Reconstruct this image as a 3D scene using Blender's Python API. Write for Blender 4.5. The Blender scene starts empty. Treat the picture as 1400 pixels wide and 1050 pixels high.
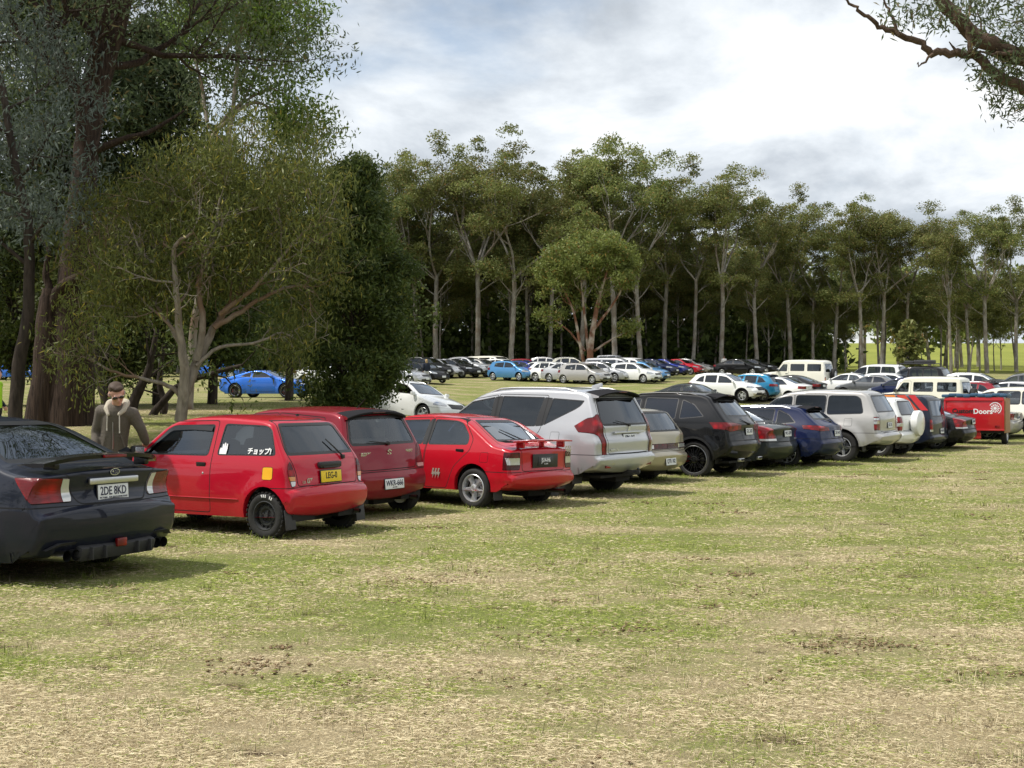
import bpy, bmesh, math, random
import numpy as np
from mathutils import Vector, Matrix, Euler
R = math.radians
scene = bpy.context.scene
COL = scene.collection
rng = np.random.default_rng(7)
random.seed(7)

# ------------------------------------------------------------------ camera
CAMZ = 1.594
FPX = 1600.0
cam = bpy.data.cameras.new("camera")
cam.sensor_width = 36.0
cam.lens = 36.0 * FPX / 1400.0
cam.clip_start = 0.1
cam.clip_end = 4000.0
camo = bpy.data.objects.new("camera", cam)
COL.objects.link(camo)
camo.location = (0, 0, CAMZ)
camo.rotation_euler = (R(90 + 0.77), 0, 0)
scene.camera = camo
HY = 546.5


def PX(px, Y):
    return (px - 700.0) / FPX * Y


# ------------------------------------------------------------------ terrain height
def _sm(a, b, v):
    t = np.clip((np.asarray(v, float) - a) / (b - a), 0, 1)
    return t * t * (3 - 2 * t)


def pchip(xs, ys, x):
    xs = np.asarray(xs, float); ys = np.asarray(ys, float); x = np.asarray(x, float)
    h = np.diff(xs); d = np.diff(ys) / h
    m = np.zeros_like(ys)
    for i in range(1, len(xs) - 1):
        if d[i - 1] * d[i] > 0:
            w1 = 2 * h[i] + h[i - 1]; w2 = h[i] + 2 * h[i - 1]
            m[i] = (w1 + w2) / (w1 / d[i - 1] + w2 / d[i])
    m[0] = d[0]; m[-1] = d[-1]
    xc = np.clip(x, xs[0], xs[-1])
    k = np.clip(np.searchsorted(xs, xc, side='right') - 1, 0, len(xs) - 2)
    t = (xc - xs[k]) / h[k]
    return ((2 * t**3 - 3 * t**2 + 1) * ys[k] + (t**3 - 2 * t**2 + t) * h[k] * m[k]
            + (-2 * t**3 + 3 * t**2) * ys[k + 1] + (t**3 - t**2) * h[k] * m[k + 1])


_CY = [0, 24, 34, 46, 58, 66, 74, 84, 94, 108, 140, 200, 320, 700]
_CZ = [0, 0, .06, .30, .75, 1.25, 2.0, 2.75, 3.4, 3.9, 5.2, 7.5, 17.0, 24.0]
_LY = [0, 15, 20, 30, 45, 66, 80, 94, 108, 140, 200, 320, 700]
_LZ = [0, 0, .18, .95, 1.45, 1.9, 2.7, 3.4, 3.9, 5.2, 7.5, 12.0, 18.0]


def terr(x, y):
    x = np.asarray(x, float); y = np.asarray(y, float)
    c = pchip(_CY, _CZ, y); l = pchip(_LY, _LZ, y)
    w = _sm(0.0, -8.0, x + 0.01 * y)
    z = c * (1 - w) + l * w
    z = z + 0.012 * np.sin(x * 1.3 + 0.4 * y) * np.sin(y * 0.9 - 0.5 * x) * _sm(4, 9, y)
    return z


def vnoise(x, y, seed=0):
    """smooth value noise 0..1"""
    x = np.asarray(x, float); y = np.asarray(y, float)
    xi = np.floor(x).astype(np.int64); yi = np.floor(y).astype(np.int64); fx = x - xi; fy = y - yi
    def h(a, b):
        v = np.sin(a * 127.1 + b * 311.7 + seed * 74.7) * 43758.5453
        return v - np.floor(v)
    ux = fx * fx * (3 - 2 * fx); uy = fy * fy * (3 - 2 * fy)
    return (h(xi, yi) * (1 - ux) + h(xi + 1, yi) * ux) * (1 - uy) + (h(xi, yi + 1) * (1 - ux) + h(xi + 1, yi + 1) * ux) * uy


def tz(x, y):
    return float(terr(x, y))


# ------------------------------------------------------------------ object helpers
def tag(o, label=None, cat=None, group=None, kind=None):
    if label: o['label'] = label
    if cat: o['category'] = cat
    if group: o['group'] = group
    if kind: o['kind'] = kind
    return o


def empty(name, loc=(0, 0, 0), rz=0.0):
    o = bpy.data.objects.new(name, None)
    o.empty_display_size = 0.2
    COL.objects.link(o)
    o.location = loc
    o.rotation_euler = (0, 0, rz)
    return o


def copy_tree(o, parent=None):
    c = o.copy()
    COL.objects.link(c)
    c.parent = parent
    for ch in list(o.children):
        copy_tree(ch, c)
    return c


class MB:
    """collects geometry for one mesh object"""
    def __init__(s):
        s.v = []; s.f = []; s.m = []

    def add(s, verts, faces, mat=0):
        b = len(s.v)
        s.v.extend([tuple(p) for p in verts])
        for f in faces:
            s.f.append(tuple(b + i for i in f)); s.m.append(mat)
        return b

    def bm(s, bm, mat=0, M=None):
        bm.verts.index_update()
        s.add([(M @ v.co if M else v.co) for v in bm.verts], [[v.index for v in f.verts] for f in bm.faces], mat)
        bm.free()

    def box(s, c, d, mat=0, bev=0.0, rot=None, taper=None):
        bm = bmesh.new()
        bmesh.ops.create_cube(bm, size=1)
        for v in bm.verts:
            v.co = Vector((v.co.x * d[0], v.co.y * d[1], v.co.z * d[2]))
            if taper and v.co.z > 0:
                v.co.x *= taper[0]; v.co.y *= taper[1]
        if bev > 0:
            bmesh.ops.bevel(bm, geom=list(bm.edges), offset=bev, segments=2, affect='EDGES', profile=.6)
        M = Matrix.Translation(c) @ (rot.to_matrix().to_4x4() if rot else Matrix())
        s.bm(bm, mat, M)

    def tube(s, pts, rad, n=8, mat=0, caps=True):
        pts = [Vector(p) for p in pts]
        if not hasattr(rad, '__len__'): rad = [rad] * len(pts)
        b = len(s.v)
        up = None
        for i, p in enumerate(pts):
            t = (pts[min(i + 1, len(pts) - 1)] - pts[max(i - 1, 0)])
            if t.length < 1e-9: t = Vector((0, 0, 1))
            t.normalize()
            if up is None:
                up = Vector((1, 0, 0)) if abs(t.x) < .8 else Vector((0, 1, 0))
            u = (up - t * up.dot(t)).normalized(); w = t.cross(u); up = u
            for k in range(n):
                a = 2 * math.pi * k / n
                s.v.append(tuple(p + (u * math.cos(a) + w * math.sin(a)) * rad[i]))
        for i in range(len(pts) - 1):
            for k in range(n):
                k2 = (k + 1) % n
                s.f.append((b + i * n + k, b + i * n + k2, b + (i + 1) * n + k2, b + (i + 1) * n + k)); s.m.append(mat)
        if caps:
            s.f.append(tuple(b + k for k in range(n))[::-1]); s.m.append(mat)
            e = b + (len(pts) - 1) * n
            s.f.append(tuple(e + k for k in range(n))); s.m.append(mat)

    def lathe_y(s, prof, n=28, mat=0, c=(0, 0, 0)):
        """prof: list of (y, r); axis along y"""
        b = len(s.v)
        for (y, r) in prof:
            for k in range(n):
                a = 2 * math.pi * k / n
                s.v.append((c[0] + r * math.cos(a), c[1] + y, c[2] + r * math.sin(a)))
        for i in range(len(prof) - 1):
            for k in range(n):
                k2 = (k + 1) % n
                s.f.append((b + i * n + k, b + (i + 1) * n + k, b + (i + 1) * n + k2, b + i * n + k2)); s.m.append(mat)

    def ellipsoid(s, c, d, mat=0, seg=12, rings=8, rot=None, fn=None):
        bm = bmesh.new()
        bmesh.ops.create_uvsphere(bm, u_segments=seg, v_segments=rings, radius=1)
        for v in bm.verts:
            if fn: v.co = fn(v.co)
            v.co = Vector((v.co.x * d[0], v.co.y * d[1], v.co.z * d[2]))
        M = Matrix.Translation(c) @ (rot.to_matrix().to_4x4() if rot else Matrix())
        s.bm(bm, mat, M)

    def prism(s, poly, M, depth, mat=0):
        """poly 2d list in local xy plane, extruded to +z by depth, mapped by M"""
        n = len(poly)
        v = [M @ Vector((p[0], p[1], 0)) for p in poly] + [M @ Vector((p[0], p[1], depth)) for p in poly]
        f = [tuple(range(n))[::-1], tuple(range(n, 2 * n))] + [(i, (i + 1) % n, n + (i + 1) % n, n + i) for i in range(n)]
        s.add(v, f, mat)

    def build(s, name, mats, parent=None, angle=35, smooth=True):
        me = bpy.data.meshes.new(name)
        me.from_pydata(s.v, [], s.f)
        if not hasattr(mats, '__len__'): mats = [mats]
        for m in mats: me.materials.append(m)
        me.polygons.foreach_set('material_index', s.m)
        if smooth:
            me.polygons.foreach_set('use_smooth', [True] * len(s.f))
            me.set_sharp_from_angle(angle=R(angle))
        me.update()
        o = bpy.data.objects.new(name, me)
        COL.objects.link(o)
        if parent: o.parent = parent
        return o


def np_mesh(name, V, F, mats, attr=None, smooth=False, midx=None):
    """fast mesh from numpy; F is (n,k)"""
    me = bpy.data.meshes.new(name)
    V = np.ascontiguousarray(V, dtype=np.float32); F = np.ascontiguousarray(F, dtype=np.int32)
    me.vertices.add(len(V)); me.vertices.foreach_set('co', V.ravel())
    k = F.shape[1]
    me.loops.add(F.size); me.loops.foreach_set('vertex_index', F.ravel())
    me.polygons.add(len(F))
    me.polygons.foreach_set('loop_start', np.arange(0, F.size, k, dtype=np.int32))
    if not hasattr(mats, '__len__'): mats = [mats]
    for m in mats: me.materials.append(m)
    if midx is not None: me.polygons.foreach_set('material_index', np.asarray(midx, dtype=np.int32))
    if smooth: me.polygons.foreach_set('use_smooth', np.ones(len(F), dtype=bool))
    if attr is not None:
        for an, av in attr.items():
            a = me.attributes.new(an, 'FLOAT', 'FACE')
            a.data.foreach_set('value', np.asarray(av, dtype=np.float32))
    me.update(calc_edges=True)
    return me


def link(name, me, parent=None):
    o = bpy.data.objects.new(name, me)
    COL.objects.link(o)
    if parent: o.parent = parent
    return o


# ------------------------------------------------------------------ materials
def new_mat(name):
    m = bpy.data.materials.new(name); m.use_nodes = True
    nt = m.node_tree; nt.nodes.clear()
    out = nt.nodes.new('ShaderNodeOutputMaterial')
    return m, nt, out


def N(nt, t, **kw):
    n = nt.nodes.new(t)
    for k, v in kw.items():
        if k == 'inp':
            for a, b in v.items(): n.inputs[a].default_value = b
        else: setattr(n, k, v)
    return n


def c4(c): return (c[0], c[1], c[2], 1)


def simple(name, col, rough=.5, metal=0.0, coat=0.0, spec=.5, noise=0.0, nscale=40, bump=0.0, emit=None):
    m, nt, out = new_mat(name)
    p = N(nt, 'ShaderNodeBsdfPrincipled', inp={'Base Color': c4(col), 'Roughness': rough, 'Metallic': metal, 'Specular IOR Level': spec})
    if coat: p.inputs['Coat Weight'].default_value = coat; p.inputs['Coat Roughness'].default_value = .03
    if noise or bump:
        tc = N(nt, 'ShaderNodeTexCoord')
        nz = N(nt, 'ShaderNodeTexNoise', inp={'Scale': nscale, 'Detail': 5})
        nt.links.new(tc.outputs['Object'], nz.inputs['Vector'])
        if noise:
            mr = N(nt, 'ShaderNodeMapRange', inp={'To Min': 1 - noise, 'To Max': 1 + noise})
            nt.links.new(nz.outputs['Fac'], mr.inputs['Value'])
            mx = N(nt, 'ShaderNodeMix', data_type='RGBA', blend_type='MULTIPLY')
            mx.inputs[0].default_value = 1; mx.inputs[6].default_value = c4(col)
            nt.links.new(mr.outputs[0], mx.inputs[7]); nt.links.new(mx.outputs[2], p.inputs['Base Color'])
        if bump:
            b = N(nt, 'ShaderNodeBump', inp={'Strength': bump, 'Distance': .02})
            nt.links.new(nz.outputs['Fac'], b.inputs['Height']); nt.links.new(b.outputs[0], p.inputs['Normal'])
    if emit: p.inputs['Emission Color'].default_value = c4(emit[0]); p.inputs['Emission Strength'].default_value = emit[1]
    nt.links.new(p.outputs[0], out.inputs[0])
    return m


_paints = {}


def paint(name, col, metal=0.0, rough=.32, dust=.10, coat=1.0):
    """car paint: coated, a little road dust on the lower body, dark unpainted inside"""
    if name in _paints: return _paints[name]
    m, nt, out = new_mat('paint_' + name)
    p = N(nt, 'ShaderNodeBsdfPrincipled', inp={'Metallic': metal, 'Coat Weight': coat, 'Coat Roughness': .04, 'Specular IOR Level': .12})
    tc = N(nt, 'ShaderNodeTexCoord')
    nz = N(nt, 'ShaderNodeTexNoise', inp={'Scale': 2.3, 'Detail': 8, 'Roughness': .7})
    nt.links.new(tc.outputs['Object'], nz.inputs['Vector'])
    sx = N(nt, 'ShaderNodeSeparateXYZ'); nt.links.new(tc.outputs['Object'], sx.inputs[0])
    low = N(nt, 'ShaderNodeMapRange', inp={'From Min': .75, 'From Max': .22, 'To Min': .12, 'To Max': 1.0})
    nt.links.new(sx.outputs[2], low.inputs['Value'])
    dn = N(nt, 'ShaderNodeMapRange', inp={'From Min': .35, 'From Max': .75, 'To Min': 0, 'To Max': dust * 2.2})
    nt.links.new(nz.outputs['Fac'], dn.inputs['Value'])
    mu = N(nt, 'ShaderNodeMath', operation='MULTIPLY')
    nt.links.new(low.outputs[0], mu.inputs[0]); nt.links.new(dn.outputs[0], mu.inputs[1])
    mx = N(nt, 'ShaderNodeMix', data_type='RGBA')
    mx.inputs[6].default_value = c4(col); mx.inputs[7].default_value = (.21, .17, .12, 1)
    nt.links.new(mu.outputs[0], mx.inputs[0]); nt.links.new(mx.outputs[2], p.inputs['Base Color'])
    rr = N(nt, 'ShaderNodeMapRange', inp={'To Min': rough - .06, 'To Max': rough + .14})
    nt.links.new(nz.outputs['Fac'], rr.inputs['Value']); nt.links.new(rr.outputs[0], p.inputs['Roughness'])
    # the coat loses its gloss a little where the dust lies
    cr = N(nt, 'ShaderNodeMapRange', inp={'From Max': .3, 'To Min': .03, 'To Max': .3})
    nt.links.new(mu.outputs[0], cr.inputs['Value']); nt.links.new(cr.outputs[0], p.inputs['Coat Roughness'])
    ns = N(nt, 'ShaderNodeTexNoise', inp={'Scale': 3.1, 'Detail': 2})
    nt.links.new(tc.outputs['Object'], ns.inputs['Vector'])
    bp = N(nt, 'ShaderNodeBump', inp={'Strength': .05, 'Distance': .02}); nt.links.new(ns.outputs['Fac'], bp.inputs['Height'])
    nt.links.new(bp.outputs[0], p.inputs['Normal']); nt.links.new(bp.outputs[0], p.inputs['Coat Normal'])
    inn = N(nt, 'ShaderNodeBsdfDiffuse', inp={'Color': (.03, .03, .033, 1)})
    g = N(nt, 'ShaderNodeNewGeometry'); ms = N(nt, 'ShaderNodeMixShader')
    nt.links.new(g.outputs['Backfacing'], ms.inputs[0]); nt.links.new(p.outputs[0], ms.inputs[1]); nt.links.new(inn.outputs[0], ms.inputs[2])
    nt.links.new(ms.outputs[0], out.inputs[0])
    _paints[name] = m
    return m


def glass_mat(name, tint, refl=1.0, body=None):
    m, nt, out = new_mat(name)
    tr = N(nt, 'ShaderNodeBsdfTransparent', inp={'Color': c4(tint)})
    gl = N(nt, 'ShaderNodeBsdfGlossy', inp={'Color': (.85, .92, 1, 1), 'Roughness': .012})
    fr = N(nt, 'ShaderNodeFresnel', inp={'IOR': 1.62})
    mr = N(nt, 'ShaderNodeMath', operation='MULTIPLY', inp={1: refl}, use_clamp=True)
    nt.links.new(fr.outputs[0], mr.inputs[0])
    ms = N(nt, 'ShaderNodeMixShader')
    nt.links.new(mr.outputs[0], ms.inputs[0]); nt.links.new(tr.outputs[0], ms.inputs[1]); nt.links.new(gl.outputs[0], ms.inputs[2])
    nt.links.new(ms.outputs[0], out.inputs[0])
    return m


def lens_mat(name, c1, c2):
    """moulded lamp glass: fine prism ribs over a few bulb chambers"""
    m, nt, out = new_mat(name)
    p = N(nt, 'ShaderNodeBsdfPrincipled', inp={'Roughness': .18, 'Specular IOR Level': .3, 'Coat Weight': .45, 'Coat Roughness': .03})
    tc = N(nt, 'ShaderNodeTexCoord')
    vo = N(nt, 'ShaderNodeTexVoronoi', inp={'Scale': 7.0}); nt.links.new(tc.outputs['Object'], vo.inputs['Vector'])
    mr = N(nt, 'ShaderNodeMapRange', inp={'From Min': .05, 'From Max': .5}); nt.links.new(vo.outputs['Distance'], mr.inputs['Value'])
    mx = N(nt, 'ShaderNodeMix', data_type='RGBA'); mx.inputs[6].default_value = c4(c1); mx.inputs[7].default_value = c4(c2)
    nt.links.new(mr.outputs[0], mx.inputs[0]); nt.links.new(mx.outputs[2], p.inputs['Base Color'])
    wv = N(nt, 'ShaderNodeTexWave', inp={'Scale': 26.0}, bands_direction='Z'); nt.links.new(tc.outputs['Object'], wv.inputs['Vector'])
    bp = N(nt, 'ShaderNodeBump', inp={'Strength': .25, 'Distance': .004}); nt.links.new(wv.outputs['Fac'], bp.inputs['Height']); nt.links.new(bp.outputs[0], p.inputs['Normal'])
    nt.links.new(p.outputs[0], out.inputs[0])
    return m


MT = dict(
    trim=simple('black_trim', (.012, .012, .013), .42, noise=.2),
    plastic=simple('grey_black_plastic', (.03, .03, .032), .6, noise=.2),
    seam=simple('panel_gap', (.004, .004, .004), .9),
    under=simple('underbody', (.012, .011, .01), .9),
    chrome=simple('chrome', (.72, .73, .75), .22, .75),
    satin=simple('satin_silver', (.55, .56, .58), .3, 1.0),
    alloy=simple('alloy', (.66, .67, .69), .32, .7, noise=.12, nscale=20),
    steel=simple('painted_steel', (.028, .03, .031), .55, noise=.35, nscale=25),
    rimblack=simple('black_rim', (.01, .01, .011), .25, 0, coat=.6),
    rubber=simple('tyre_rubber', (.018, .0175, .017), .85, noise=.35, nscale=30, bump=.2),
    red_lens=lens_mat('red_lens', (.40, .004, .008), (.13, .002, .004)),
    dark_red=lens_mat('dark_red_lens', (.14, .004, .008), (.05, .002, .004)),
    clear_lens=simple('clear_lens', (.55, .56, .56), .12, .45, coat=1),
    head_lens=simple('head_lens', (.42, .44, .46), .08, .6, coat=1),
    amber=simple('amber_lens', (.6, .22, .03), .15, coat=1),
    white=simple('white_vinyl', (.8, .8, .8), .5),
    plate_white=simple('plate_white', (.72, .74, .76), .45),
    plate_yellow=simple('plate_yellow', (.8, .56, .02), .45),
    plate_black=simple('plate_black', (.008, .008, .01), .35),
    ink=simple('ink_dark', (.012, .014, .05), .5),
    ink_black=simple('ink_black', (.01, .01, .01), .5),
    ink_white=simple('ink_white', (.8, .8, .82), .5),
    yellow=simple('yellow_sticker', (.85, .43, .01), .45),
    silver_decal=simple('silver_decal', (.5, .45, .38), .4, .4),
    seat=simple('seat_cloth', (.035, .035, .04), .9, noise=.3),
    seat_light=simple('seat_cloth_light', (.2, .18, .15), .9, noise=.3),
    glass=glass_mat('tinted_glass', (.34, .37, .39), 1.5),
    glass_clear=glass_mat('clear_glass', (.6, .66, .66), 1.3),
    glass_dark=glass_mat('privacy_glass', (.06, .066, .072), 1.25),
    glass_blue=glass_mat('blue_glass', (.2, .26, .5), 1.9),
    calliper=simple('red_calliper', (.35, .02, .02), .35),
    exhaust=simple('exhaust', (.3, .3, .3), .3, 1),
    soot=simple('exhaust_inside', (.006, .006, .006), .9),
    wood=simple('worn_ply', (.33, .19, .09), .7, noise=.3, nscale=12),
    tarp=simple('blue_tarp', (.03, .09, .17), .6, noise=.3, bump=.4),
)


def text_mesh(body, size, mat, parent, M, name='lettering', extrude=.0015, bold=0.0, xs=1.0):
    cu = bpy.data.curves.new('txt', 'FONT')
    cu.body = body; cu.size = size; cu.extrude = extrude; cu.align_x = 'CENTER'; cu.align_y = 'CENTER'; cu.offset = bold
    cu.resolution_u = 3
    t = bpy.data.objects.new('txt', cu); COL.objects.link(t)
    dg = bpy.context.evaluated_depsgraph_get()
    me = bpy.data.meshes.new_from_object(t.evaluated_get(dg))
    me.name = name
    bpy.data.objects.remove(t)
    for v in me.vertices: v.co.x *= xs
    me.transform(M)
    me.materials.clear(); me.materials.append(mat)
    return link(name, me, parent)
# ------------------------------------------------------------------ car body builder
from mathutils.bvhtree import BVHTree
PAINT, TRIM, SEAM, GLASS = 0, 1, 2, 3


def round_poly(poly, r=.04, n=3):
    out = []
    m = len(poly)
    for i in range(m):
        p0, p1, p2 = (np.array(poly[(i + k) % m][:2], float) for k in (-1, 0, 1))
        rr = poly[i][2] if len(poly[i]) > 2 else r
        a = p0 - p1; b = p2 - p1
        la, lb = np.linalg.norm(a), np.linalg.norm(b)
        d = min(rr, .45 * la, .45 * lb)
        if d < 1e-4: out.append(tuple(p1)); continue
        s, e = p1 + a / la * d, p1 + b / lb * d
        for k in range(n + 1):
            t = k / n
            out.append(tuple((1 - t)**2 * s + 2 * t * (1 - t) * p1 + t * t * e))
    return out


def offset_poly(poly, w):
    """inset by w (towards the centre) for either winding"""
    P = np.array(poly, float); n = len(P)
    A = .5 * np.sum(P[:, 0] * np.roll(P[:, 1], -1) - P[:, 1] * np.roll(P[:, 0], -1))
    sg = 1 if A > 0 else -1
    out = []
    for i in range(n):
        p0, p1, p2 = P[i - 1], P[i], P[(i + 1) % n]
        d1 = p1 - p0; d2 = p2 - p1
        n1 = np.array([-d1[1], d1[0]]) * sg / (np.linalg.norm(d1) + 1e-12)
        n2 = np.array([-d2[1], d2[0]]) * sg / (np.linalg.norm(d2) + 1e-12)
        b = n1 + n2; l = b.dot(b)
        b = b * (2 / max(l, .5))
        out.append(tuple(p1 + b * w))
    return out


def pip(x, y, poly):
    c = False; n = len(poly); j = n - 1
    for i in range(n):
        xi, yi = poly[i]; xj, yj = poly[j]
        if (yi > y) != (yj > y) and x < (xj - xi) * (y - yi) / (yj - yi + 1e-15) + xi: c = not c
        j = i
    return c


DEF_PLAN = [(0, .80), (.06, .87), (.2, .935), (.45, .975), (.9, .995), (.5, 1, 'm'), (-.9, .985), (-.45, .94), (-.15, .84), (0, .70, 'e')]


def unloop(P):
    """drop the little loops an inward offset makes at hollow corners"""
    P = P.copy(); n = len(P); i = 0
    while i < n - 2:
        a, b = P[i], P[i + 1]
        for j in range(min(n - 2, i + 40), i + 1, -1):
            c, d = P[j], P[j + 1]
            r, s = b - a, d - c
            den = r[0] * s[1] - r[1] * s[0]
            if abs(den) < 1e-12: continue
            t = ((c[0] - a[0]) * s[1] - (c[1] - a[1]) * s[0]) / den; u = ((c[0] - a[0]) * r[1] - (c[1] - a[1]) * r[0]) / den
            if 1e-6 < t < 1 - 1e-6 and 1e-6 < u < 1 - 1e-6:
                q = a + r * t
                P[i + 1:j + 1] = q + np.linspace(0, 1, j - i)[:, None] * 1e-5
                i = j; break
        i += 1
    return P


class Face:
    __slots__ = ('v', 'm')
    def __init__(s, v): s.v = v; s.m = 0


class Car:
    def __init__(s, sp):
        s.sp = sp
        s.L, s.W = sp['L'], sp['W']
        L = s.L
        pl = sp.get('plan')
        if pl is None:
            pl = []
            for q in DEF_PLAN:
                if len(q) > 2: pl.append((L * .5, q[1]) if q[2] == 'm' else (L, q[1]))
                else: pl.append((q[0] if q[0] >= 0 else L + q[0], q[1]))
        s.px = [p[0] for p in pl]; s.pf = [p[1] for p in pl]
        tm = sp['tum']; s.tz = [t[0] for t in tm]; s.ti = [t[1] for t in tm]
        s.xr, s.xf, s.rw, s.ra = sp['wheels']
        s.extra_v = []; s.extra_n = []; s.extra_f = []; s.extra_m = []
        s.dead = []
        s._loft()

    def Y(s, x, z):
        x = np.asarray(x, float); z = np.asarray(z, float)
        y = pchip(s.px, s.pf, x) * s.W / 2 - pchip(s.tz, s.ti, z)
        fl = s.sp.get('flare', .018)
        for xw in (s.xr, s.xf):
            d = np.hypot(x - xw, z - s.rw)
            y = y + fl * (1 - _sm(s.ra * 1.05, s.ra * 1.5, d)) * _sm(s.rw * .2, s.rw, z + .2)
        return y

    def _loft(s):
        sp = s.sp; L = s.L
        pr = sp['prof']
        P = [np.array(p[:2], float) for p in pr]; D = [p[2] for p in pr]; K = [p[3] if len(p) > 3 else .03 for p in pr]
        pts = []; ks = []
        for i, p in enumerate(P):
            if i in (0, len(P) - 1): pts.append(p); ks.append(K[i]); continue
            a, b = P[i - 1] - p, P[i + 1] - p; la, lb = np.linalg.norm(a), np.linalg.norm(b)
            d = min(D[i], .48 * la, .48 * lb)
            S, E = p + a / la * d, p + b / lb * d
            for t in np.linspace(0, 1, 6 if d > .03 else 4):
                pts.append((1 - t)**2 * S + 2 * t * (1 - t) * p + t * t * E); ks.append(K[i])
        q = [pts[0]]; kk = [ks[0]]
        mx = sp.get('step', .11)
        for i in range(1, len(pts)):
            l = np.linalg.norm(pts[i] - q[-1])
            if l < .004: continue
            n = max(1, int(math.ceil(l / mx)))
            p0, k0 = q[-1], kk[-1]
            for j in range(1, n + 1):
                t = j / n; q.append(p0 + (pts[i] - p0) * t); kk.append(k0 + (ks[i] - k0) * t)
        c = np.array(q); k = np.array(kk)
        T = np.gradient(c, axis=0); T /= np.linalg.norm(T, axis=1)[:, None]
        nn = np.stack([-T[:, 1], T[:, 0]], 1)
        s_ = np.concatenate([[0], np.cumsum(np.linalg.norm(np.diff(c, axis=0), axis=1))])
        W = np.exp(-((s_[:, None] - s_[None]) / .09)**2)
        ns = W @ nn; ns /= np.linalg.norm(ns, axis=1)[:, None]
        k = (W @ k) / W.sum(1)
        r = sp.get('edge', .06)
        n = len(c)
        cp = unloop(c - (k + r)[:, None] * ns)
        sill = sp.get('sill', [(0, .30), (.6, .24), (L - .7, .22), (L, .24)])
        sx = [a[0] for a in sill]; sz = [a[1] for a in sill]
        bx = np.maximum.accumulate(np.clip(cp[:, 0], .1, L - .1))
        f = np.linspace(0, 1, n); bx = bx + f * .004
        bz = np.interp(bx, sx, sz)
        b = np.stack([bx, bz], 1)
        NS = sp.get('ns', 15)
        half = []
        for t in np.linspace(0, 1, NS):
            p2 = b + (cp - b) * t
            half.append(np.stack([p2[:, 0], s.Y(p2[:, 0], p2[:, 1]), p2[:, 1]], 1))
        ry = r * sp.get('edge_y', 1.2)
        ye = s.Y(cp[:, 0], cp[:, 1])
        for a in (22, 45, 68, 90):
            a = R(a)
            p2 = cp + (r * math.sin(a)) * ns
            half.append(np.stack([p2[:, 0], ye - ry * (1 - math.cos(a)), p2[:, 1]], 1))
        for u in (.85, .66, .45, .22, 0):
            p2 = c - (k * u * u)[:, None] * ns
            half.append(np.stack([p2[:, 0], (ye - ry) * u, p2[:, 1]], 1))
        G = half + [h * np.array([1, -1, 1]) for h in half[-2::-1]]
        G = np.array(G)                       # (m, n, 3)
        m = len(G)
        bm = bmesh.new()
        vs = [[bm.verts.new(G[i, j]) for j in range(n)] for i in range(m)]
        for i in range(m - 1):
            for j in range(n - 1):
                bm.faces.new((vs[i][j], vs[i][j + 1], vs[i + 1][j + 1], vs[i + 1][j]))
        bmesh.ops.remove_doubles(bm, verts=bm.verts, dist=.0015)
        bm.normal_update()
        tst = max(bm.faces, key=lambda f: f.calc_center_median().z)
        if tst.normal.z < 0:
            bmesh.ops.reverse_faces(bm, faces=list(bm.faces)); bm.normal_update()
        bm.verts.index_update(); bm.faces.ensure_lookup_table()
        s.bvh = BVHTree.FromBMesh(bm)
        s.P = [tuple(v.co) for v in bm.verts]; s.Nn = [tuple(v.normal) for v in bm.verts]
        s.F = [Face([v.index for v in f.verts]) for f in bm.faces]
        bm.free()
        s.c = c

    def hit(s, o, d):
        p, nrm, i, dist = s.bvh.ray_cast(Vector(o), Vector(d))
        if p is None: p, nrm, i, dist = s.bvh.find_nearest(Vector(o))
        return p, nrm

    def rear(s, y, z): return s.hit((-2, y, z), (1, 0, 0))
    def front(s, y, z): return s.hit((s.L + 2, y, z), (-1, 0, 0))
    def top(s, x, y): return s.hit((x, y, 4), (0, 0, -1))
    def side(s, x, z, sg=1): return s.hit((x, 3 * sg, z), (0, -sg, 0))

    def mid(s, f):
        P = s.P; k = 1.0 / len(f.v)
        return Vector((sum(P[i][0] for i in f.v) * k, sum(P[i][1] for i in f.v) * k, sum(P[i][2] for i in f.v) * k))

    def split(s, faces, near, co, no):
        """cut the faces flagged near by a plane; neighbours in faces get the new edge points too"""
        P, Nn = s.P, s.Nn
        cx, cy, cz = co; nx, ny, nz = no
        cut = {}
        out = []; new_alive = []
        for f, nr in zip(faces, near):
            if not nr: continue
            d = [(P[i][0] - cx) * nx + (P[i][1] - cy) * ny + (P[i][2] - cz) * nz for i in f.v]
            if not (min(d) < -1e-5 and max(d) > 1e-5): continue
            A = []; B = []
            k = len(f.v)
            for j in range(k):
                i0, i1 = f.v[j], f.v[(j + 1) % k]; d0, d1 = d[j], d[(j + 1) % k]
                if d0 <= 1e-5: A.append(i0)
                if d0 >= -1e-5: B.append(i0)
                if (d0 < -1e-5 and d1 > 1e-5) or (d0 > 1e-5 and d1 < -1e-5):
                    key = (i0, i1) if i0 < i1 else (i1, i0)
                    q = cut.get(key)
                    if q is None:
                        t = d0 / (d0 - d1)
                        p0, p1, n0, n1 = P[i0], P[i1], Nn[i0], Nn[i1]
                        q = len(P)
                        P.append((p0[0] + (p1[0] - p0[0]) * t, p0[1] + (p1[1] - p0[1]) * t, p0[2] + (p1[2] - p0[2]) * t))
                        n = Vector((n0[0] + (n1[0] - n0[0]) * t, n0[1] + (n1[1] - n0[1]) * t, n0[2] + (n1[2] - n0[2]) * t)); n.normalize()
                        Nn.append(tuple(n))
                        cut[key] = q
                    A.append(q); B.append(q)
            if len(A) < 3 or len(B) < 3: continue
            f.v = A
            g = Face(B); g.m = f.m
            new_alive.append(g)
        if not cut: return faces
        ns = set(new_alive)
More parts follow.
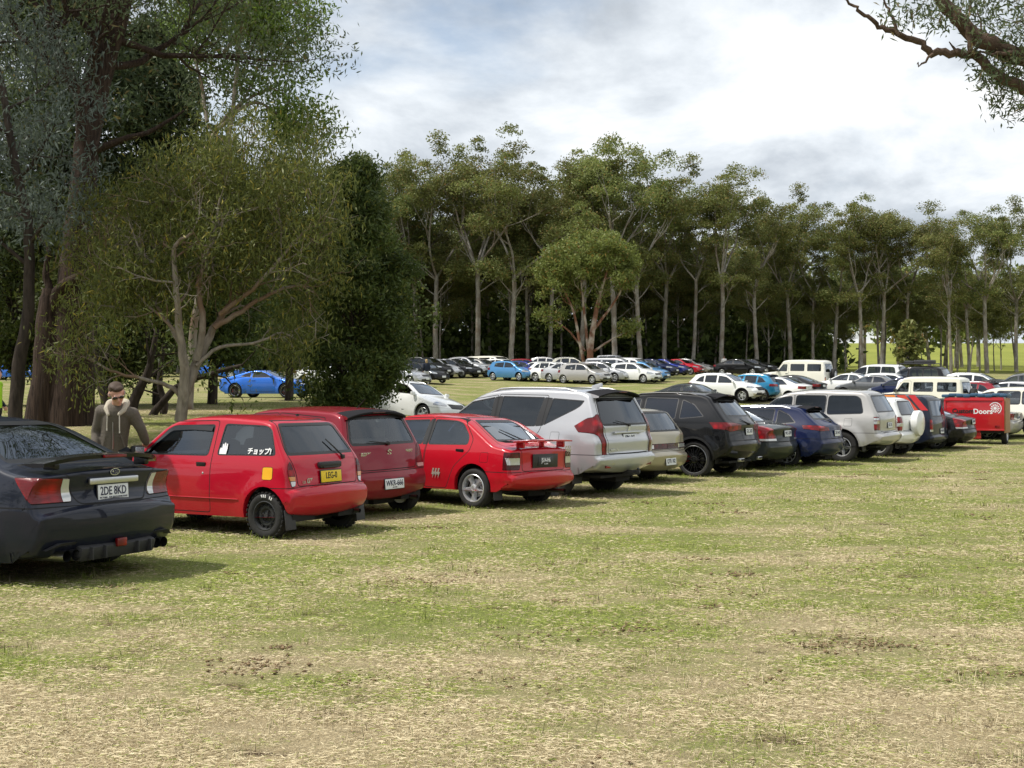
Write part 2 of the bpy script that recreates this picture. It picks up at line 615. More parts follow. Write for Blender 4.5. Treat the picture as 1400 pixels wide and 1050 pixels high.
        for f in faces:
            k = len(f.v); ins = None
            for j in range(k):
                i0, i1 = f.v[j], f.v[(j + 1) % k]
                q = cut.get((i0, i1) if i0 < i1 else (i1, i0))
                if q is not None:
                    if ins is None: ins = []
                    ins.append((j, q))
            if ins:
                for j, q in reversed(ins): f.v.insert(j + 1, q)
        s.F.extend(new_alive)
        return faces + new_alive

    def carve(s, poly, axis, cond, planes=(), cand=None, split=False):
        """cut faces along poly (2d); returns faces inside. planes: (co, no): keep the side where (p-co).no<0"""
        i0, i1 = {'side': (0, 2), 'rear': (1, 2), 'top': (0, 1)}[axis]
        Q = np.array(poly); lo = Q.min(0) - 1e-3; hi = Q.max(0) + 1e-3
        lo0, lo1, hi0, hi1 = lo[0], lo[1], hi[0], hi[1]
        P = s.P
        if cand is None:
            cand = []
            l0, l1, h0, h1 = lo0 - .4, lo1 - .4, hi0 + .4, hi1 + .4
            for f in s.F:
                q = P[f.v[0]]
                if not (l0 < q[i0] < h0 and l1 < q[i1] < h1): continue
                a = [P[v][i0] for v in f.v]
                if max(a) < lo0 or min(a) > hi0: continue
                a = [P[v][i1] for v in f.v]
                if max(a) < lo1 or min(a) > hi1: continue
                if not cond(s.mid(f), s.Nn[f.v[0]]): continue
                cand.append(f)
        cuts = []
        m = len(poly)
        for i in range(m):
            p, q = Q[i], Q[(i + 1) % m]; d = q - p
            if np.hypot(*d) < 1e-5: continue
            co = [0, 0, 0]; no = [0, 0, 0]
            co[i0], co[i1] = p; no[i0], no[i1] = -d[1], d[0]
            mid = (p + q) / 2; half = np.abs(d) / 2 + 1e-3
            cuts.append((co, Vector(no).normalized(), (mid[0] - half[0], mid[1] - half[1], mid[0] + half[0], mid[1] + half[1])))
        for co, no, bb in cuts + [(a, Vector(b).normalized(), None) for a, b in planes]:
            if not cand: break
            if bb is None: near = [True] * len(cand)
            else:
                near = []
                b0, b1, b2, b3 = bb
                for f in cand:
                    a = [P[v][i0] for v in f.v]
                    if max(a) < b0 or min(a) > b2: near.append(False); continue
                    a = [P[v][i1] for v in f.v]
                    near.append(not (max(a) < b1 or min(a) > b3))
            cand = s.split(cand, near, co, no)
        ins = []; outs = []
        for f in cand:
            ce = s.mid(f)
            if pip(ce[i0], ce[i1], poly) and not any((ce - Vector(a)).dot(Vector(b)) > 0 for a, b in planes): ins.append(f)
            else: outs.append(f)
        return (ins, outs) if split else ins

    def two(s, poly, w, axis, cond, mat, planes=()):
        """carve poly; a rim of width w inside it becomes mat; returns faces inside the rim"""
        a = s.carve(poly, axis, cond, planes)
        inn, ring = s.carve(offset_poly(poly, w), axis, cond, planes, cand=a, split=True)
        for f in ring: f.m = mat
        return inn

    def boundary(s, faces):
        cnt = {}
        for f in faces:
            k = len(f.v)
            for j in range(k):
                a, b = f.v[j], f.v[(j + 1) % k]
                key = (a, b) if a < b else (b, a)
                cnt.setdefault(key, []).append((a, b, f))
        return [v[0] for v in cnt.values() if len(v) == 1]

    def take(s, faces, name, mats, parent, off=0.0, rim=.012, keepmat=False, rmat=None):
        """turn faces into a part of its own (removed from the body)"""
        if not faces: return None
        idx = {}; V = []; NN = []; F = []; M = []
        for f in faces:
            ids = []
            for v in f.v:
                if v not in idx:
                    n = Vector(s.Nn[v])
                    idx[v] = len(V); V.append(Vector(s.P[v]) + n * off); NN.append(n)
                ids.append(idx[v])
            F.append(ids); M.append(f.m if keepmat else 0)
        if rim:
            for a, b, f in s.boundary(faces):
                na, nb = Vector(s.Nn[a]), Vector(s.Nn[b])
                pa, pb = V[idx[a]], V[idx[b]]
                n = (pb - pa).cross(na)
                if n.length < 1e-9: continue
                n.normalize()
                k = len(V)
                V += [pa.copy(), pb.copy(), pb - nb * rim, pa - na * rim]; NN += [n] * 4
                F.append([k + 1, k, k + 3, k + 2]); M.append(rmat if rmat is not None else (f.m if keepmat else 0))
        me = bpy.data.meshes.new(name)
        me.from_pydata([tuple(v) for v in V], [], F)
        for m in mats: me.materials.append(m)
        me.polygons.foreach_set('material_index', M)
        me.polygons.foreach_set('use_smooth', [True] * len(F))
        me.normals_split_custom_set_from_vertices([tuple(n) for n in NN])
        o = link(name, me, parent)
        s.drop(faces)
        return o

    def drop(s, faces):
        fs = set(faces)
        s.F = [f for f in s.F if f not in fs]

    def arch(s, mat=PAINT, clad=0.0):
        """cut wheel openings with a turned-in lip"""
        for sg in (1, -1):
            for xw in (s.xr, s.xf):
                def cond(c, n, sg=sg): return c.y * sg > s.W * .25 and c.z < s.rw + s.ra * 1.5
                def circ(r):
                    return [(xw + r * math.cos(R(a)), s.rw + .02 + r * math.sin(R(a)) * s.sp.get('arch_h', 1.0)) for a in np.arange(-90, 270, 12)]
                if clad:
                    for f in s.carve(circ(s.ra + clad), 'side', cond): f.m = TRIM
                ins = s.carve(circ(s.ra), 'side', cond)
                for a, b, f in s.boundary(ins):
                    a, b = Vector(s.P[a]), Vector(s.P[b])
                    k = len(s.extra_v)
                    d = Vector((0, -sg * .07, 0))
                    mid = (a + b) / 2; n = Vector((xw - mid.x, 0, s.rw - mid.z)).normalized()
                    s.extra_v += [a, b, b + d, a + d]; s.extra_n += [n] * 4
                    s.extra_f.append([k, k + 1, k + 2, k + 3]); s.extra_m.append(TRIM if clad else PAINT)
                s.drop(ins)

    def finish(s, parent, mats, name='body'):
        used = {}; V = []; NN = []; F = []
        for f in s.F:
            ids = []
            for v in f.v:
                if v not in used: used[v] = len(V); V.append(s.P[v]); NN.append(s.Nn[v])
                ids.append(used[v])
            F.append(ids)
        M = [f.m for f in s.F]
        b = len(V)
        V += [tuple(v) for v in s.extra_v]; NN += [tuple(n) for n in s.extra_n]
        F += [[b + i for i in f] for f in s.extra_f]; M += s.extra_m
        me = bpy.data.meshes.new(name)
        me.from_pydata(V, [], F)
        for m in mats: me.materials.append(m)
        me.polygons.foreach_set('material_index', M)
        me.polygons.foreach_set('use_smooth', [True] * len(F))
        me.normals_split_custom_set_from_vertices(NN)
        return link(name, me, parent)


def roof_spoiler(root, car, xe, hw, back, mat, name='roof_spoiler', light=True):
    m = MB(); v = []; f = []
    ys = np.linspace(-hw, hw, 13)
    for y in ys:
        q = abs(y) / hw
        b = back * (1 - .35 * q**4)
        z1 = car.top(xe + .16, y)[0].z; z0 = car.top(xe + .04, y)[0].z
        zt = z0 + .012 - .02 * q**4
        v += [(xe + .16, y, z1 + .004), (xe - b * .5, y, zt + .006), (xe - b, y, zt - .012), (xe - b + .01, y, zt - .035), (xe + .05, y, z0 - .05)]
    for i in range(len(ys) - 1):
        for j in range(5):
            a, c = i * 5 + j, i * 5 + (j + 1) % 5
            f.append((a, c, c + 5, a + 5))
    f += [(0, 1, 2, 3, 4), tuple(len(v) - 5 + q for q in (4, 3, 2, 1, 0))]
    m.add(v, f, 0)
    o = m.build(name, [mat], root, angle=45)
    if light:
        l = MB(); z0 = car.top(xe + .04, 0)[0].z; l.box((xe - back - .002, 0, z0 - .012), (.012, .24, .018), 0, .003); l.build('brake_light', [MT['dark_red']], o)
    return o


def zscale(d, k):
    d = dict(d)
    for key in ('prof',): d[key] = [(p[0], p[1] * k) + tuple(p[2:]) for p in d[key]]
    d['tum'] = [(z * k, i) for z, i in d['tum']]
    for key in ('side_glass', 'side_trim', 'doors'):
        if key in d: d[key] = [[(p[0], p[1] * k) for p in g] for g in d[key]]
    for key in ('rear_glass', 'windscreen', 'gate'):
        if key in d: d[key] = [(p[0], p[1] * k) for p in d[key]]
    for key in ('tail', 'head'):
        if key in d: d[key] = [dict(l, poly=[(p[0], p[1] * k) for p in l['poly']], zs=l.get('zs', .8) * k, sub=[([(p[0], p[1] * k) for p in q[0]],) + tuple(q[1:]) for q in l.get('sub', [])]) for l in d[key]]
    d['handles'] = [(x, z * k) for x, z in d.get('handles', [])]
    for key in ('mirror', 'plate', 'fplate', 'fuel'):
        if key in d:
            t = list(d[key]); j = 0 if 'plate' in key else 1
            t[j] *= k; d[key] = tuple(t)
    if 'bumper' in d: b = d['bumper']; d['bumper'] = (b[0], b[1] * k) + tuple(b[2:])
    if 'fbumper' in d: b = d['fbumper']; d['fbumper'] = (b[0], b[1] * k)
    return d


# ------------------------------------------------------------------ wheels
_wheels = {}


def wheel_meshes(style, r, rr, w):
    key = (style, round(r, 3), round(rr, 3), round(w, 3))
    if key in _wheels: return _wheels[key]
    t = MB(); h = w / 2
    side = r - rr
    prof = [(-h * .75, rr - .01), (-h, rr + side * .45), (-h * .93, r - .03), (-h * .7, r - .006), (-h * .3, r), (h * .3, r), (h * .7, r - .006), (h * .93, r - .028),
            (h * .99, rr + side * .62), (h * 1.0, rr + side * .4), (h * .93, rr + .012), (h * .8, rr - .006)]
    t.lathe_y(prof, 36)
    if style == 'steel':      # chunky tread blocks
        for k in range(30):
            a = 2 * math.pi * k / 30
            for sx in (-1, 1):
                aa = a + (0 if sx > 0 else math.pi / 30)
                t.box((math.cos(aa) * (r - .004), sx * h * .72, math.sin(aa) * (r - .004)), (.014, h * .42, .03), bev=.002, rot=Euler((0, -aa, 0)))
    tm = t.build('wheel', [MT['rubber']])
    me_t = tm.data; bpy.data.objects.remove(tm)
    m = MB()
    lip = h * .86
    if style == 'steel':
        m.lathe_y([(lip, rr + .004), (lip + .004, rr - .008), (lip - .02, rr - .016), (lip - .05, rr - .03), (lip - .055, rr * .82), (lip - .03, rr * .66), (lip - .03, rr * .5), (lip - .05, rr * .38),
                   (lip - .045, rr * .2), (lip - .02, rr * .17), (lip - .02, 0.001)], 36, 0)
        for k in range(12):
            a = 2 * math.pi * k / 12
            m.lathe_y([(lip - .026, .018), (lip - .0275, .016), (lip - .0275, .001)], 10, 1, (math.cos(a) * rr * .74, 0, math.sin(a) * rr * .74))
        for k in range(4):
            a = 2 * math.pi * k / 4 + .4
            m.lathe_y([(lip - .05, .014), (lip - .03, .012), (lip - .028, .001)], 8, 2, (math.cos(a) * rr * .3, 0, math.sin(a) * rr * .3))
        mats = [MT['steel'], MT['soot'], MT['rubber']]
    else:
        m.lathe_y([(lip, rr + .004), (lip + .006, rr - .004), (lip + .002, rr - .016), (lip - .03, rr - .022), (-h * .6, rr - .03), (-h * .6, .001)], 36, 0)
        # dark back plate and brake disc
        m.lathe_y([(-h * .1, rr * .93), (-h * .1, .001)], 24, 1)
        m.lathe_y([(h * .06, rr * .66), (h * .1, rr * .64), (h * .1, rr * .3)], 24, 2)
        cfg = dict(star=(5, .085, .05, 1), five=(5, .06, .05, 1), ten=(10, .03, .024, 1), multi=(10, .02, .017, 2), seven=(7, .04, .034, 1), six=(6, .055, .06, 1))[style]
        n, w0, w1, dbl = cfg
        for k in range(n):
            a0 = 2 * math.pi * k / n + .3
            for dd in ([0] if dbl == 1 else [-.11, .11]):
                a = a0 + dd
                ca, sa = math.cos(a), math.sin(a)
                def P(rad, off, y):
                    return (ca * rad - sa * off, y, sa * rad + ca * off)
                ri, ro = rr * .2, rr - .012
                wi, wo = w0, w1
                if style == 'star': wi, wo = .045, .075
                yi, yo = lip - .018, lip - .012
                v = [P(ri, -wi / 2, yi), P(ri, wi / 2, yi), P(ro, wo / 2, yo), P(ro, -wo / 2, yo),
                     P(ri, -wi / 2 - .006, yi - .05), P(ri, wi / 2 + .006, yi - .05), P(ro, wo / 2 + .006, yo - .05), P(ro, -wo / 2 - .006, yo - .05)]
                pm = ((ri + ro) / 2)
                v += [P(pm, -wi * .3, yi + .008), P(pm, wi * .3, yi + .008)]
                m.add(v, [(0, 1, 9, 8), (8, 9, 2, 3), (0, 8, 3, 7, 4), (1, 5, 6, 2, 9), (2, 6, 7, 3), (0, 4, 5, 1)], 0)
        m.lathe_y([(lip - .05, rr * .3), (lip - .012, rr * .27), (lip - .006, rr * .2), (lip - .012, rr * .12), (lip - .004, rr * .1), (lip - .004, .001)], 20, 0)
        rm = MT['rimblack'] if style == 'multi' else MT['alloy']
        if style == 'multi':
            m.lathe_y([(lip + .003, rr + .004), (lip + .009, rr - .002), (lip + .006, rr - .012)], 36, 3)
            a = R(20)
            m.box((math.cos(a) * rr * .55, h * .2, math.sin(a) * rr * .55), (.12, .06, .2), 4, .01, Euler((0, -a, 0)))
        mats = [rm, MT['soot'], MT['satin'], MT['satin'], MT['calliper']]
    ro = m.build('rim', mats, angle=30); me_r = ro.data; bpy.data.objects.remove(ro)
    _wheels[key] = (me_t, me_r)
    return _wheels[key]


def add_wheels(root, sp, car):
    style, r, rr, w = sp.get('wheel', ('five', car.rw, car.rw * .66, .205))
    mt, mr = wheel_meshes(style, r, rr, w)
    for xw in (car.xr, car.xf):
        yo = float(car.Y(xw, car.rw)) - sp.get('wheel_in', .03) - w / 2
        for sg in (1, -1):
            wo = link('wheel', mt, root); wo.location = (xw, sg * yo, r)
            wo.rotation_euler = (0, R(random.uniform(0, 70)), 0 if sg > 0 else math.pi)
            ri = link('rim', mr, wo)


# ------------------------------------------------------------------ full car from a spec
def mirror_poly(half):
    """half: list of (y,z), y>=0 from bottom to top -> closed polygon"""
    return [tuple(p) for p in half] + [(-p[0],) + tuple(p[1:]) for p in half[::-1]]


def build_car(name, sp, label, cat='car', group=None, detail=1):
    root = empty(name)
    tag(root, label, cat, group)
    car = Car(sp)
    L, W = car.L, car.W
    pm = sp['paint']
    bmats = [pm, sp.get('trim', MT['trim']), MT['seam']]
    gl = sp.get('glass', MT['glass']); gr = sp.get('glass_rear', gl)
    fw = .018 if detail else .025
    # --- wheel arches first, then windows, lamps, doors, bumpers
    car.arch(clad=sp.get('clad', 0))
    if sp.get('clad_z'):
        zc = sp['clad_z']
        for sg in (1, -1):
            for f in car.carve([(-1, -1), (L + 1, -1), (L + 1, zc), (-1, zc)], 'side', lambda c, n: c.y * sg > 0): f.m = TRIM
    for sg in (1, -1):
        sc = lambda c, n, sg=sg: c.y * sg > .2 and n[1] * sg > .25
        for i, g in enumerate(sp['side_glass']):
            poly = round_poly(g, sp.get('glass_r', .05))
            fs = car.two(poly, fw, 'side', sc, TRIM)
            o = car.take(fs, 'window', [sp['glass_list'][i] if 'glass_list' in sp else (gl if i == 0 else gr)], root, off=-.004, rim=0)
        for g in sp.get('side_trim', []):
            for f in car.carve(round_poly(g, .02), 'side', sc): f.m = TRIM
    if 'rear_glass' in sp:
        poly = round_poly(mirror_poly(sp['rear_glass']), .06)
        fs = car.two(poly, .035, 'rear', lambda c, n: n[0] < -.1 and abs(n[1]) < .72 and c.x < L * .5, TRIM)
        o = car.take(fs, 'rear_window', [gr], root, off=-.004, rim=0)
    if 'windscreen' in sp:
        poly = round_poly(mirror_poly(sp['windscreen']), .08)
        fs = car.two(poly, .03, 'rear', lambda c, n: n[0] > .1 and c.x > L * .4, TRIM)
        o = car.take(fs, 'windscreen', [MT['glass_clear'] if detail else gl], root, off=-.004, rim=0)
    # lamps
    for lp in sp.get('tail', []):
        for sg in (1, -1):
            poly = [(p[0] * sg,) + tuple(p[1:]) for p in lp['poly']]
            poly = round_poly(poly, lp.get('r', .03))
            xl = lp.get('xlim', .6); sl = lp.get('slant', 0)
            pls = [((xl, 0, lp.get('zs', .8)), (1, 0, -sl))]
            if 'slant2' in lp: pls.append(((lp['x2'], 0, lp.get('zs', .8)), (1, 0, -lp['slant2'])))
            fs = car.two(poly, .008, 'rear', lambda c, n: c.x < L * .5 and c.y * sg > 0, SEAM, pls)
            o = car.take(fs, 'taillight', [MT[lp.get('mat', 'red_lens')]], root, off=.006, rim=.02)
            if o is None: continue
            for sub in lp.get('sub', []):
                # clear or amber segment set into the lamp, 4 mm proud
                sub_poly = [(p[0] * sg, p[1]) for p in sub[0]]
                lens_patch(o, sub_poly, MT[sub[1]], sub[2] if len(sub) > 2 else 'lens')
    for lp in sp.get('head', []):
        for sg in (1, -1):
            poly = round_poly([(p[0] * sg,) + tuple(p[1:]) for p in lp['poly']], .03)
            pls = [((lp.get('xlim', L - .7), 0, 0), (-1, 0, 0))]
            fs = car.two(poly, .008, 'rear', lambda c, n: c.x > L * .5 and c.y * sg > 0, SEAM, pls)
            car.take(fs, 'headlight', [MT[lp.get('mat', 'head_lens')]], root, off=.005, rim=.02)
    for g in sp.get('grille', []):
        poly = round_poly(mirror_poly(g), .03)
        fs = car.two(poly, .012, 'rear', lambda c, n: c.x > L * .6, TRIM)
        car.take(fs, 'grille', [MT['plastic']], root, off=-.01, rim=0)
    if 'fuel' in sp:
        x, z, s_, m = sp['fuel']
        poly = round_poly([(x - s_, z - s_), (x + s_, z - s_), (x + s_, z + s_), (x - s_, z + s_)], .03)
        sc = lambda c, n: c.y > .2
        fs = car.two(poly, .006, 'side', sc, SEAM)
        car.take(fs, 'fuel_flap', [m or pm], root, off=.002, rim=.005)
    # bumpers
    if 'bumper' in sp:
        xb, zb, xs, kind = sp['bumper']
        xb = car.xr - .1
        poly = [(-1, -1), (xb, -1), (xb, zb), (-1, zb)]
        fs = car.two(poly, .011, 'side', lambda c, n: c.x < xb + .5, SEAM)
        o = car.take(fs, 'rear_bumper', [sp.get('bumper_mat', pm), MT['trim'], MT['seam']], root, off=sp.get('bump_off', .006), rim=.02, keepmat=True)
    if 'fbumper' in sp:
        xb, zb = sp['fbumper']
        xb = car.xf + .1
        poly = [(L + 1, -1), (xb, -1), (xb, zb), (L + 1, zb)]
        fs = car.two(poly, .008, 'side', lambda c, n: c.x > xb - .5, SEAM)
        car.take(fs, 'front_bumper', [sp.get('bumper_mat', pm), MT['trim'], MT['seam']], root, off=.006, rim=.02, keepmat=True)
    # doors
    for i, g in enumerate(sp.get('doors', [])):
        for sg in (1, -1):
            sc = lambda c, n, sg=sg: c.y * sg > .25
            poly = round_poly(g, .05)
            fs = car.two(poly, .011, 'side', sc, SEAM)
            o = car.take(fs, 'door', bmats, root, off=0, rim=.01, keepmat=True, rmat=SEAM)
            if o is not None and 'handles' in sp:
                hx, hz = sp['handles'][i]
                p, n = car.side(hx, hz, sg)
                h = MB()
                if sp.get('handle') == 'flap':
                    h.box((p.x, p.y + .002 * sg, p.z), (.15, .012, .055), 0, .008, Euler((R(-8 * sg), 0, 0)))
                else:
                    h.box((p.x, p.y + .028 * sg, p.z), (.2, .018, .032), 0, .007, Euler((R(-8 * sg), 0, 0)))
                    for q in (-.08, .08): h.box((p.x + q, p.y + .012 * sg, p.z), (.03, .035, .028), 0, .004)
                h.build('handle', [sp.get('handle_mat', pm)], o)
    if 'gate' in sp:
        poly = round_poly(mirror_poly(sp['gate']), .05)
        fs = car.two(poly, .011, 'rear', lambda c, n: (n[0] < -.15 and abs(n[1]) < .75 or c.x < .7 and n[2] > .3) and c.x < L * .4, SEAM)
        car.take(fs, sp.get('gate_name', 'tailgate'), bmats, root, off=sp.get('gate_off', 0), rim=.012, keepmat=True, rmat=SEAM)
    if 'hood' in sp:
        x0, x1, yh = sp['hood']
        poly = round_poly([(x0, -yh), (x1, -yh * .85), (x1, yh * .85), (x0, yh)], .08)
        fs = car.two(poly, .008, 'top', lambda c, n: n[2] > .2 and c.x > L * .55, SEAM)
        car.take(fs, 'bonnet', bmats, root, off=0, rim=.01, keepmat=True, rmat=SEAM)
    body = car.finish(root, bmats)
    # underside and wheel wells
    u = MB()
    x0, x1 = .28, L - .3
    zf = sp.get('floor', .26)
    yw = W / 2 - .1
    u.box(((x0 + x1) / 2, 0, zf + .02), (x1 - x0, 2 * (yw - .22), .04), 0)
    xa, xb = car.xr + car.ra * .98, car.xf - car.ra * .98
    u.box(((xa + xb) / 2, 0, zf + .0215), (xb - xa, 2 * yw, .04), 0)
    for xw in (car.xr, car.xf):
        n = 14; r = car.ra * 1.04
        pts = [(xw + r * math.cos(R(a)), car.rw + r * math.sin(R(a))) for a in np.linspace(-12, 192, n)]
        for sg in (1, -1):
            yo, yi = yw - .02, yw - .42
            v = [(p[0], sg * yo, p[1]) for p in pts] + [(p[0], sg * yi, p[1]) for p in pts]
            f = [(i, i + 1, n + i + 1, n + i) for i in range(n - 1)] + [tuple(range(n, 2 * n))]
            u.add(v, f, 0)
    if detail:
        u.tube([(x0 + .1, -W * .28, zf - .03), (car.xr + .4, -W * .2, zf - .02), (car.xf - .3, -.1, zf)], .035, 8)
        u.tube([(car.xr, -yw + .2, car.rw), (car.xr, yw - .2, car.rw)], .045, 8)
        u.box((.62, -W * .12, zf - .03), (.5, .45, .14), 0, .04)
    u.build('underbody', [MT['under']], root)
    add_wheels(root, sp, car)
    # mirrors
    if 'mirror' in sp:
        mx, mz, mm = sp['mirror']
        for sg in (1, -1):
            p, n = car.side(mx, mz, sg)
            m = MB()
            s_ = sp.get('mirror_size', 1)
            m.box((p.x + .03, p.y + sg * .115, p.z + .03), (.1 * s_, .19 * s_, .135 * s_), 0, .035)
            m.box((p.x + .04, p.y + sg * .015, p.z - .005), (.06, .08, .035), 0, .01)
            m.box((p.x - .022 * s_, p.y + sg * .117, p.z + .03), (.008, .15 * s_, .1 * s_), 1, .003)
            m.build('door_mirror', [mm, MT['chrome']], root)
    if 'rails' in sp:
        xa, xb, zo, m_ = sp['rails']
        for sg in (1, -1):
            r = MB()
            ys = sp.get('rail_y', W / 2 - .27)
            pts = []
            for t in np.linspace(0, 1, 9):
                x = xa + (xb - xa) * t
                p, n = car.top(x, sg * ys)
                pts.append((x, sg * ys, p.z + (zo if .05 < t < .95 else -.005)))
            r.tube(pts, .015, 6)
            r.build('roof_rail', [m_], root)
    if 'spoiler' in sp:
        roof_spoiler(root, car, *sp['spoiler'][:3], sp.get('spoiler_mat', pm))
    # plates
    for which in ('plate', 'fplate'):
        if which not in sp: continue
        z, txt, pmn, inkn = sp[which][:4]
        wd, ht = (.372, .134) if len(sp[which]) < 5 else sp[which][4]
        if which == 'plate':
            p, n = car.rear(0, z); d = -1
        else:
            p, n = car.front(0, z); d = 1
        x = p.x + d * (.016 + sp.get('plate_out', 0))
        pl = MB(); tilt = R(sp.get('plate_tilt', 4))
        E_ = Euler((0, -d * tilt * -1 if d < 0 else -tilt, 0))
        pl.box((x, 0, z), (.006, wd, ht), 0, .002, Euler((0, tilt if d < 0 else -tilt, 0)))
        if detail: pl.box((x - d * .006, 0, z), (.008, wd + .02, ht + .02), 1, .002, Euler((0, tilt if d < 0 else -tilt, 0)))
        po = pl.build('number_plate', [MT[pmn], MT['trim']], root)
        if txt and detail:
            M = Matrix.Translation((x + d * .004, 0, z + .008)) @ Matrix(((0, 0, -1, 0), (-1, 0, 0, 0), (0, 1, 0, 0), (0, 0, 0, 1))) @ Euler((-tilt, 0, 0)).to_matrix().to_4x4()
            text_mesh(txt, sp.get('plate_size', .105), MT[inkn], po, M, xs=sp.get('plate_xs', .78), bold=.0012)
            if 'plate_sub' in sp:
                M2 = M @ Matrix.Translation((0, -.055, 0))
                text_mesh(sp['plate_sub'], .021, MT[inkn], po, M2)
    if detail and 'seats' in sp:
        add_seats(root, sp)
    return root, car


def lens_patch(lamp, poly, mat, name):
    """a differently coloured segment of a lamp: the lamp's own faces inside poly (rear view), lifted 3 mm"""
    me = lamp.data
    bm = bmesh.new(); bm.from_mesh(me)
    bm.normal_update()
    geom = list(bm.faces) + list(bm.edges) + list(bm.verts)
    P = np.array(poly); m = len(P)
    for i in range(m):
        p, q = P[i], P[(i + 1) % m]; d = q - p
        geom = list(bm.faces) + list(bm.edges) + list(bm.verts)
        bmesh.ops.bisect_plane(bm, geom=geom, plane_co=(0, p[0], p[1]), plane_no=(0, -d[1], d[0]), dist=1e-5)
    keep = [f for f in bm.faces if pip(f.calc_center_median().y, f.calc_center_median().z, poly)]
    ks = set(keep)
    bmesh.ops.delete(bm, geom=[f for f in bm.faces if f not in ks], context='FACES')
    bm.normal_update()
    for v in bm.verts: v.co += v.normal * .004
    if len(bm.faces) == 0: bm.free(); return
    nm = bpy.data.meshes.new(name); bm.to_mesh(nm); bm.free()
    nm.materials.clear(); nm.materials.append(mat)
    for p in nm.polygons: p.material_index = 0; p.use_smooth = True
    link(name, nm, lamp)


def add_seats(root, sp):
    xs, mat = sp['seats']
    zf = .32 + sp.get('seat_up', 0)
    W = sp['W']
    for k, x in enumerate(xs):
        if k == 0:
            for sg in (1, -1):
                m = MB(); y = sg * W * .215
                m.box((x + .27, y, zf + .12), (.5, .46, .2), 0, .06)
                m.box((x, y, zf + .48), (.16, .46, .66), 0, .07, Euler((0, R(-16), 0)))
                m.box((x - .12, y, zf + .9), (.1, .26, .19), 0, .04, Euler((0, R(-10), 0)))
                m.build('seat', [mat], root)
        else:
            m = MB()
            m.box((x + .25, 0, zf + .14), (.48, W * .7, .2), 0, .06)
            m.box((x, 0, zf + .46), (.16, W * .7, .58), 0, .07, Euler((0, R(-14), 0)))
            for y in (-.36, .36): m.box((x - .1, y, zf + .82), (.09, .24, .15), 0, .035)
            m.build('seat', [mat], root)
    m = MB()
    xd = sp['dash']
    m.box((xd, 0, zf + .52), (.5, W * .78, .22), 0, .08)
    m.build('dashboard', [MT['plastic']], root)
    w = MB()
    c = Vector((xd - .36, -W * .215, zf + .52)); q = Euler((0, R(25), 0))
    ring = []
    for k in range(25):
        a = 2 * math.pi * k / 24
        ring.append(c + q.to_matrix() @ Vector((0, .18 * math.cos(a), .18 * math.sin(a))))
    w.tube(ring, .014, 6, caps=False)
    w.tube([c, c + Vector((.3, 0, -.08))], .03, 6)
    w.tube([ring[0], c, ring[12]], .02, 5)
    w.build('steering_wheel', [MT['plastic']], root)
# ------------------------------------------------------------------ car specifications (x from the rear bumper forward, z up, metres)
P_CHAR = paint('charcoal', (.007, .010, .022), .0, .4, .02, .6)
P_RED = paint('red', (.46, .004, .022), 0, .32, .06, .8)
P_DRED = paint('dark_red', (.22, .004, .016), .1, .34, .08, .7)
P_RED2 = paint('bright_red', (.46, .004, .016), 0, .32, .06, .8)
P_SILVER = paint('silver', (.48, .49, .51), .45, .32)
P_GOLD = paint('champagne', (.40, .36, .27), .5, .3)
P_BLACK = paint('black', (.004, .0045, .006), 0, .4, .02, .6)
P_GREY = paint('dark_grey', (.018, .023, .024), .1, .4, .03, .7)
P_BLUE = paint('navy', (.004, .011, .055), .0, .4, .02, .7)
P_LSILV = paint('light_silver', (.42, .41, .395), .4, .34)
P_WHITE = paint('white', (.80, .81, .80), 0, .3)
P_IVORY = paint('ivory', (.80, .78, .68), 0, .38)
P_VAN = paint('midnight', (.006, .011, .028), .0, .4, .03, .6)
P_MUST = paint('racing_blue', (.01, .14, .62), .25, .25)
P_TEAL = paint('teal', (.01, .16, .30), .4, .3)
P_LBLUE = paint('sky_blue', (.08, .26, .52), .4, .3)
P_DBLUE = paint('deep_blue', (.008, .022, .20), .4, .3)
P_MGREY = paint('mid_grey', (.12, .125, .13), .5, .32)

SEDAN_TUM = [(.12, .09), (.26, .03), (.45, .004), (.62, .0), (.80, .014), (.93, .045), (1.05, .11), (1.45, .29)]
SUV_TUM = [(.2, .09), (.36, .03), (.6, .004), (.8, .0), (1.0, .014), (1.12, .035), (1.25, .085), (1.75, .24)]

